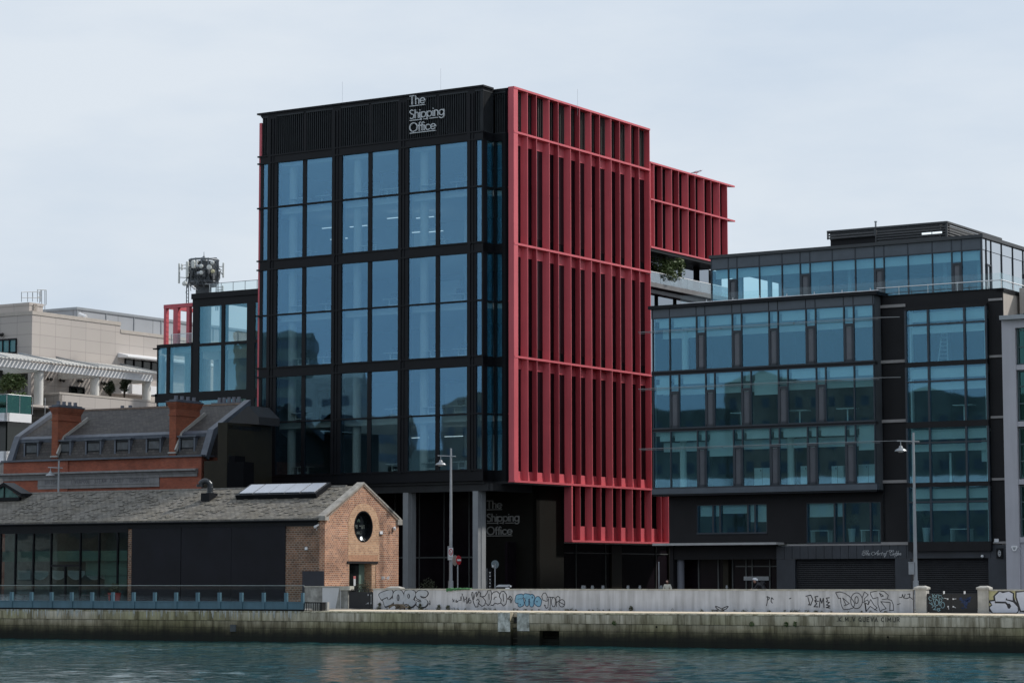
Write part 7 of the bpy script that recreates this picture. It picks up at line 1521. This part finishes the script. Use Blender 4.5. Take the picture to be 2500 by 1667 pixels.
potplant(13.0, 3.97, DW-.8, 'palm in a tall white pot behind the wide lower strip window', 31, 1.1); potplant(18.05, 3.97, RB-.8, 'dark leafy plant in a tall white pot behind the lowest window of the right bay', 32, 1.3)
# step ladder in the right bay top floor
t_ = thing('step_ladder', 'aluminium step ladder behind the top window of the right-hand bay', 'ladder', B1.P(19.2, 14.8, RB-1.1))
for s in (-.32, .32):
    s_ = M(); s_.tube([B1.P(19.2+s, 14.8, RB-1.1), B1.P(19.25+s*.5, 16.7, RB-1.3)], .03, 5); s_.build('leg', WMET, t_)
s_ = M()
for i in range(7): s_.box(B1, 19.22-.3+i*.022, 19.22+.3-i*.022, 15.05+i*.25, 15.08+i*.25, RB-1.2-i*.02, RB-1.1-i*.02)
s_.build('treads', WMET, t_)
# seagull on the red wing
gu_, gz = R.uz(1701, 428, -.2); gl = thing('seagull', 'pale seagull standing on the top edge of the red wing', 'bird', R.P(gu_, 32.65, -.2)); c = R.P(gu_, 32.95, -.2)
s_ = M(); dd = Vector((.9, -.2, .25)).normalized(); s_.lathe(c-dd*.28, [(.01, 0), (.06, .08), (.11, .22), (.10, .36), (.06, .46), (.05, .52), (.07, .58), (.05, .66), (.015, .70), (.01, .76)], 12, dd); s_.build('body', WMET, gl)
s_ = M(); s_.add([c+Vector((-.45, 0, -.08)), c+Vector((.1, -.08, .10)), c+Vector((.12, -.12, -.04)), c+Vector((-.45, .04, -.1)), c+Vector((.1, .08, .10)), c+Vector((.12, .12, -.04))], [(0, 1, 2), (5, 4, 3), (0, 3, 4, 1), (2, 1, 4, 5), (0, 2, 5, 3)]); s_.build('wings', GMET, gl)
for s in (-.04, .04): s_ = M(); s_.tube([c+Vector((0, s, -.08)), Vector((c.x, c.y+s, 32.65))], .012, 5); s_.build('leg', LAMPM, gl)
# green netting on the wall top, weeds, rope, hoses
a = QW.uz(1089, 1440, .06); b = QW.uz(1147, 1436, .06)
s_ = M(); pts = []
n = 24
top_ = []; bot_ = []
rn = random.Random(4)
for i in range(n+1):
    u = a[0]+(b[0]-a[0])*i/n; t = i/n; z1_ = 1.235+rn.uniform(-.01, .02); z0_ = 1.17-.10*(1-t)**1.5+rn.uniform(-.03, .03)*(1-t*.5); top_.append((u, z1_)); bot_.append((u, min(z0_, 1.2)))
for i in range(n): s_.hull8([QW.P(bot_[i][0], bot_[i][1], .05), QW.P(bot_[i+1][0], bot_[i+1][1], .05), QW.P(top_[i+1][0], top_[i+1][1], .04), QW.P(top_[i][0], top_[i][1], .04)], [QW.P(bot_[i][0], bot_[i][1], .065), QW.P(bot_[i+1][0], bot_[i+1][1], .065), QW.P(top_[i+1][0], top_[i+1][1]+.015, -.25), QW.P(top_[i][0], top_[i][1]+.015, -.25)])
s_.build('green_netting', mat('green_net', (.05, .16, .06), .8, var=.45, vs=9), None, 'scrap of green netting draped over the wall top below the street lamp', 'netting')
wt = M(); rn = random.Random(12)
for _ in range(75):
    u = rn.choice([rn.uniform(WL, 8), rn.uniform(WL, WR), rn.uniform(13, 20)]); foliage(wt, [(QW.P(u, .04, .05+rn.uniform(0, .15)), rn.uniform(.05, .13))], 26, .035, rn)
for x, h in ((928, .45), (1027, .4), (1073, .32), (1095, .3), (1542, .3), (1000, .22)): u = QW.uz(x, 1480)[0]; foliage(wt, [(QW.P(u, .12, .08), .12), (QW.P(u, h*.7, .08), .08)], 120, .05, rn)
wt.build('weeds', LO, kind='stuff', origin=QW.P(0, 0, 0))
wt = M()
for x, y in ((1836, 1522), (1920, 1523), (1942, 1522), (1500, 1520)): u, z = ED.uz(x, y, .05); foliage(wt, [(ED.P(u, z, .07), .12)], 90, .05, rn)
wt.build('wall_weeds', LG, kind='stuff', origin=ED.P(0, 0, 0))
def ropething(x, y, label, loops, mt, seed, wd=.04):
    u, z = QW.uz(x, y, 1.0); c = QW.P(u, .04, 1.0); t_ = thing('rope', label, 'rope', c); rn = random.Random(seed); s_ = M(); s2 = M()
    for i in range(loops):
        a0 = rn.uniform(0, 3); r = rn.uniform(.2, .45); cx_ = c+QW.d.to_3d()*rn.uniform(-.3, .3); s_.tube([cx_+Vector((cos(a0+q*.5)*r*.9, sin(a0+q*.5)*r*.6, .05+abs(sin(q*.5+i))*.22)) for q in range(13)], wd, 6)
    s_.build('coil', mt, t_); s2.tube([c+Vector((-.25, 0, .03)), c+Vector((0, -.1, .08)), c+Vector((.3, .05, .03))], wd, 6); s2.build('tail', mt, t_)
ropething(976, 1485, 'tangle of dark old rope at the foot of the silver letters', 3, mat('old_rope', (.07, .06, .045), .9, var=.4, vs=8), 2)
ropething(1755, 1492, 'dark hose looped upright on the quay path before the wall', 1, BLK, 5, .025)
u, z = QW.uz(1750, 1490, .6); c = QW.P(u, 0, .6)
# planting glimpsed behind the wall near the lobby
shrub('shrub', 'low grassy planter tops behind the wall before the lobby glazing', A.P(A.uz(1036, 1430, -1.)[0], .05, -1.), 1.6, 1.7, 500, .09, LO, 40)
shrub('shrub', 'olive bush in the doorway of the brick gable', SG.P(3.6, .05, .55), 1.75, .95, 700, .05, LO, 41)

# ------------------------------------------------------------------ PEOPLE
def skin(name, pts, edges, rad, mt, parent, sub=2):
    o0 = ORG[parent.name]; me = bpy.data.meshes.new(name); me.from_pydata([Vector(p)-o0 for p in pts], edges, []); o = bpy.data.objects.new(name, me); COL.objects.link(o); o.parent = parent
    md = o.modifiers.new('skin', 'SKIN'); md.use_smooth_shade = True
    for i, v in enumerate(me.skin_vertices[0].data):
        r = rad[i]; v.radius = (r, r) if not isinstance(r, tuple) else r; v.use_root = (i == 0)
    sb = o.modifiers.new('sub', 'SUBSURF'); sb.levels = sub; sb.render_levels = sub; me.materials.append(mt); ORG[o.name] = o0; return o
SKIN = mat('skin', (.42, .24, .18), .6, var=.05); CLOTH = mat('cream_knit', (.52, .50, .43), .9, var=.1, vs=9); DENIM = mat('dark_trousers', (.03, .035, .05), .9); HAIR = mat('brown_hair', (.03, .015, .012), .7); SHOE = mat('shoe_dark', (.02, .02, .02), .6)
DRK = mat('black_jacket', (.014, .014, .018), .6, var=.2)
def head(c, f, parent, hair=True, glasses=True):
    c = Vector(c); f = Vector(f).normalized(); r_ = f.cross(Vector((0, 0, 1))).normalized(); up = Vector((0, 0, 1)); s_ = M(); n = 14
    prof = [(-.125, .02), (-.115, .045), (-.085, .062), (-.04, .074), (.01, .080), (.05, .078), (.085, .062), (.11, .035), (.12, .005)]
    b0 = 0
    for z, r in prof:
        for j in range(n):
            a = 2*pi*j/n; fx = cos(a); dz_ = 1.15 if fx > 0 else 1.25
            off = .0
            p = c+up*z+r_*sin(a)*r*.95+f*(fx*r*dz_); 
            s_.v.append(p)
    for i in range(len(prof)-1):
        for j in range(n): q = i*n; s_.f.append([q+j, q+(j+1) % n, q+n+(j+1) % n, q+n+j])
    s_.f.append(list(range(n))[::-1]); s_.f.append([(len(prof)-1)*n+j for j in range(n)])
    s_.add([c+f*.088+up*.02, c+f*.088-up*.03+r_*.016, c+f*.115-up*.025, c+f*.088-up*.03-r_*.016], [(0, 1, 2), (0, 2, 3), (1, 3, 2), (0, 3, 1)])
    for s in (-1, 1): s_.lathe(c+r_*s*.078-up*.005, [(.012, 0), (.022, .008), (.01, .016)], 8, r_*s)
    s_.box(Fr((c+f*.088).xy, math.degrees(atan2(r_.y, r_.x))), -.022, .022, c.z-.066, c.z-.058, -.004, .006)
    return s_
# woman
wb = at(1629.5, 1437, 149.5); wb = Vector((wb.x, wb.y, .06)); pw = thing('person', 'woman in a cream jumper and dark sunglasses standing behind the wall', 'person', wb)
f = Vector((-.35, -.93, 0)); r_ = Vector((-.93, .35, 0))*-1
def W(a, b, z): return wb+r_*a+f*b+Vector((0, 0, z))
pts = [W(0, 0, .88), W(0, .01, 1.08), W(0, .0, 1.24), W(0, 0, 1.35), W(0, .01, 1.42), W(-.16, 0, 1.30), W(-.24, .02, 1.06), W(-.24, .14, .92), W(.16, 0, 1.30), W(.25, .04, 1.06), W(.28, .16, .94), W(-.09, 0, .80), W(-.10, .02, .46), W(-.10, 0, .09), W(-.10, .14, .03), W(.09, 0, .80), W(.10, .06, .46), W(.10, .12, .09), W(.10, .25, .03)]
ed = [(0, 1), (1, 2), (2, 3), (3, 4), (2, 5), (5, 6), (6, 7), (2, 8), (8, 9), (9, 10), (0, 11), (11, 12), (12, 13), (13, 14), (0, 15), (15, 16), (16, 17), (17, 18)]
skin('body', pts, ed, [.125, .115, .13, .06, .05, .065, .045, .03, .065, .045, .03, .09, .065, .045, .035, .09, .065, .045, .035], SKIN, pw)
hs = head(W(0, .03, 1.50), f, pw); hs.build('head', SKIN, pw, smooth=True)
jm = [0, 1, 2, 5, 6, 8, 9]; skin('jumper', [pts[0]+Vector((0, 0, -.02)), pts[1], pts[2]+Vector((0, 0, .02)), pts[3]-Vector((0, 0, .02)), pts[5], pts[6], pts[7]+(pts[6]-pts[7])*.2, pts[8], pts[9], pts[10]+(pts[9]-pts[10])*.2], [(0, 1), (1, 2), (2, 3), (2, 4), (4, 5), (5, 6), (2, 7), (7, 8), (8, 9)], [.155, .145, .155, .075, .095, .07, .055, .095, .07, .055], CLOTH, pw)
skin('trousers', [pts[0], pts[11], pts[12], pts[13], pts[15], pts[16], pts[17]], [(0, 1), (1, 2), (2, 3), (0, 4), (4, 5), (5, 6)], [.14, .105, .08, .07, .105, .08, .07], DENIM, pw)
s_ = M(); c = W(0, -.0, 1.515); s_.lathe(c, [(.085, -.07), (.100, -.02), (.102, .04), (.088, .09), (.05, .125), (.01, .135)], 14); hr = s_.build('hair', HAIR, pw); 
s_ = M(); s_.lathe(W(0, .075, 1.50), [(.065, .015), (.07, .05), (.045, .075)], 12); s_.build('forehead', mat('skin_light', (.55, .34, .28), .5), pw)
FG = Fr(W(0, .135, 0).xy, math.degrees(atan2(r_.y, r_.x))); s_ = M(); s_.box(FG, -.075, -.008, 1.485, 1.525, -.02, .0); s_.box(FG, .008, .075, 1.485, 1.525, -.02, .0); s_.box(FG, -.01, .01, 1.51, 1.52, -.02, 0); s_.build('sunglasses', BLKBACK, pw)
# cyclist, riding left, bent over the bars
cb = at(1858, 1437, 149); cb = Vector((cb.x, cb.y, .02)); pc = thing('person', 'cyclist in black with a white helmet bent over the handlebars behind the wall', 'person', cb+Vector((0, 0, .2)))
f = Vector((-.87, .49, 0)); r_ = f.cross(Vector((0, 0, 1))).normalized()
def Cy(b, a, z): return cb+f*b+r_*a+Vector((0, 0, z))
pts = [Cy(-.28, 0, 1.02), Cy(-.16, 0, 1.22), Cy(.08, 0, 1.42), Cy(.22, 0, 1.50), Cy(.30, 0, 1.56), Cy(.14, -.19, 1.38), Cy(.32, -.23, 1.16), Cy(.50, -.22, 1.10), Cy(.14, .19, 1.38), Cy(.32, .23, 1.16), Cy(.50, .22, 1.10),
       Cy(-.24, -.10, .98), Cy(.12, -.12, .82), Cy(-.05, -.12, .45), Cy(.08, -.12, .40), Cy(-.24, .10, .98), Cy(.02, .12, .66), Cy(-.12, .12, .26), Cy(.02, .12, .20)]
ed = [(0, 1), (1, 2), (2, 3), (3, 4), (2, 5), (5, 6), (6, 7), (2, 8), (8, 9), (9, 10), (0, 11), (11, 12), (12, 13), (13, 14), (0, 15), (15, 16), (16, 17), (17, 18)]
skin('body', pts, ed, [.14, .15, .16, .07, .06, .075, .05, .035, .075, .05, .035, .10, .07, .05, .04, .10, .07, .05, .04], DRK, pc)
hs = head(Cy(.40, 0, 1.60), f+Vector((0, 0, -.2)), pc); hs.build('head', SKIN, pc, smooth=True)
s_ = M(); hx = (f+Vector((0, 0, .28))).normalized(); cc = Cy(.36, 0, 1.66)
n = 16
for i, (t, r) in enumerate(((-.17, .03), (-.15, .08), (-.08, .115), (.02, .125), (.11, .105), (.18, .06), (.22, .015))):
    for j in range(n):
        a = 2*pi*j/n; hgt = sin(a); s_.v.append(cc+hx*t+r_*cos(a)*r*.82+hx.cross(r_)*-1*(hgt*r if hgt > 0 else hgt*r*.25)*1.05)
for i in range(6):
    for j in range(n): q = i*n; s_.f.append([q+j, q+(j+1) % n, q+n+(j+1) % n, q+n+j])
s_.f.append(list(range(n))); s_.f.append([6*n+j for j in range(n)]); s_.build('helmet', WHS, pc, smooth=True)
s_ = M(); s_.blob(Fr(Cy(-.05, 0, 0).xy, math.degrees(atan2(-f.y, -f.x))), [(0, 1.42), (.06, 1.5)], .26, -.14, .14); s_.build('rucksack', DRK, pc)
for a in (-.22, .22): s_ = M(); s_.lathe(Cy(.52, a, 1.07), [(.03, 0), (.04, .04), (.02, .09)], 8); s_.build('hand', SKIN, pc)
bk = thing('bicycle', 'dark bicycle under the helmeted cyclist, mostly hidden by the wall', 'bicycle', cb)
def ring(c, r, t, n=28): return [c+f*r*cos(2*pi*i/n)+Vector((0, 0, r*sin(2*pi*i/n))) for i in range(n+1)]
for b in (-.55, .52):
    w_ = M().tube(ring(Cy(b, 0, .36), .33, 0), .02, 6).build('wheel', SHOE, bk); s_ = M()
    for i in range(10): a = pi*i/10; s_.tube([Cy(b, 0, .36)+f*.32*cos(a)+Vector((0, 0, .32*sin(a))), Cy(b, 0, .36)-f*.32*cos(a)-Vector((0, 0, .32*sin(a)))], .003, 4)
    s_.build('spokes', LAMPM, w_)
s_ = M()
for a, b in (((-.55, .36), (-.28, .85)), ((-.28, .85), (.40, .88)), ((-.14, .30), (.40, .82)), ((-.14, .30), (-.28, .90)), ((-.55, .36), (-.14, .30)), ((.40, .95), (.52, .36)), ((.40, .95), (.48, 1.05))): s_.tube([Cy(a[0], 0, a[1]), Cy(b[0], 0, b[1])], .018, 6)
s_.build('frame', BLK, bk); s_ = M(); s_.tube([Cy(.48, -.26, 1.07), Cy(.48, .26, 1.07)], .014, 6); s_.build('handlebar', BLK, bk); s_ = M(); s_.hull8([Cy(-.4, -.07, .92), Cy(-.4, .07, .92), Cy(-.14, .03, .93), Cy(-.14, -.03, .93)], [Cy(-.4, -.06, .96), Cy(-.4, .06, .96), Cy(-.14, .02, .95), Cy(-.14, -.02, .95)]); s_.build('saddle', SHOE, bk)

# ------------------------------------------------------------------ far bank behind the camera (seen mirrored in the glass)
s_ = M(); s_.add([(-900, 2.5, .2), (900, 2.5, .2), (900, -900, .2), (-900, -900, .2), (-900, 2.5, -4), (900, 2.5, -4)], [(3, 2, 1, 0), (0, 1, 5, 4)]); struct(s_, 'near_bank_ground', ASPH, origin=(0, 0, 0))
FB = Fr((-150, 70), 149)    # rows of buildings on the near bank, well outside the picture
OPM = [mat('far_render_a', (.13, .11, .09), .9, var=.4, vs=.2), mat('far_render_b', (.10, .11, .10), .9, var=.4, vs=.2), mat('far_render_c', (.26, .26, .25), .9, var=.2, vs=.2)]
OPW = mat('far_window', (.06, .07, .085), .3, var=.3)
obs = [(-268, 100, 16, 16, 47, 'brown'), (-257, 88, 10, 14, 43, 'grey'), (-251, 80.5, 8, 14, 36, 'pale'), (-246, 74, 8, 14, 28, 'brown'), (-242, 68, 8, 14, 22, 'grey'), (-238, 61, 8, 14, 17, 'pale'), (-216, 57, 26, 16, 30, 'brown'), (-198, 40, 25, 16, 28, 'grey'), (-182, 24, 25, 16, 32, 'brown'), (-164, 6, 27, 16, 29, 'grey'), (-146, -12, 27, 16, 30, 'brown'), (-128, -30, 27, 16, 28, 'grey')]
for i, (x, y, a, b, h, c) in enumerate(obs):
    f_ = Fr((x, y), 38 if i < 6 else -45)
    t_ = thing('apartment_block', ['tallest brown block, farthest upstream on the near bank', 'second tallest block, grey, upstream on the near bank', 'pale tower third from the upstream end of the near bank', 'brown block stepping down, fourth on the near bank', 'grey block of six storeys, fifth on the near bank', 'pale block of five storeys, sixth on the near bank', 'long brown block of eight storeys on the near bank', 'long grey block, eighth from the upstream end of the near bank', 'brown block, ninth from the upstream end of the near bank', 'grey block, tenth from the upstream end of the near bank', 'brown block of six storeys, second nearest the viewer on the near bank', 'grey block nearest the viewer on the near bank'][i], 'building', (x, y, 0), 'buildings on the near bank mirrored in the glass')
    s_ = M(); s_.box(f_, -a/2, a/2, .2, h, -b/2, b/2); s_.prism(f_, [(-a/2, h), (0, h), (-a/4, h+1.8)], -b/2, b/2); s_.build('wall', OPM[{'brown': 0, 'grey': 1, 'pale': 2}[c]], t_)
    s_ = M()
    for fl_ in range(int(h/3.3)):
        for q in range(int(a/2.6)):
            s_.box(f_, -a/2+.8+q*2.6, -a/2+2.0+q*2.6, 1.5+fl_*3.3, 3.1+fl_*3.3, -b/2-.02, b/2+.02)
        s_.box(f_, -a/2-.02, a/2+.02, 1.5+fl_*3.3, 2.9+fl_*3.3, -b/2+1, -1); s_.box(f_, -a/2-.02, a/2+.02, 1.5+fl_*3.3, 2.9+fl_*3.3, 1, b/2-1)
    s_.build('glazing', OPW, t_)
    s_ = M(); s_.box(f_, -a/2-.3, a/2+.3, min(h-5, 15.5), min(h-5, 15.5)+1.6, -b/2-.3, b/2+.3); s_.build('pale_reflection_band', WMET, t_)  # added pale band, placed for the light streaks it mirrors into the glass
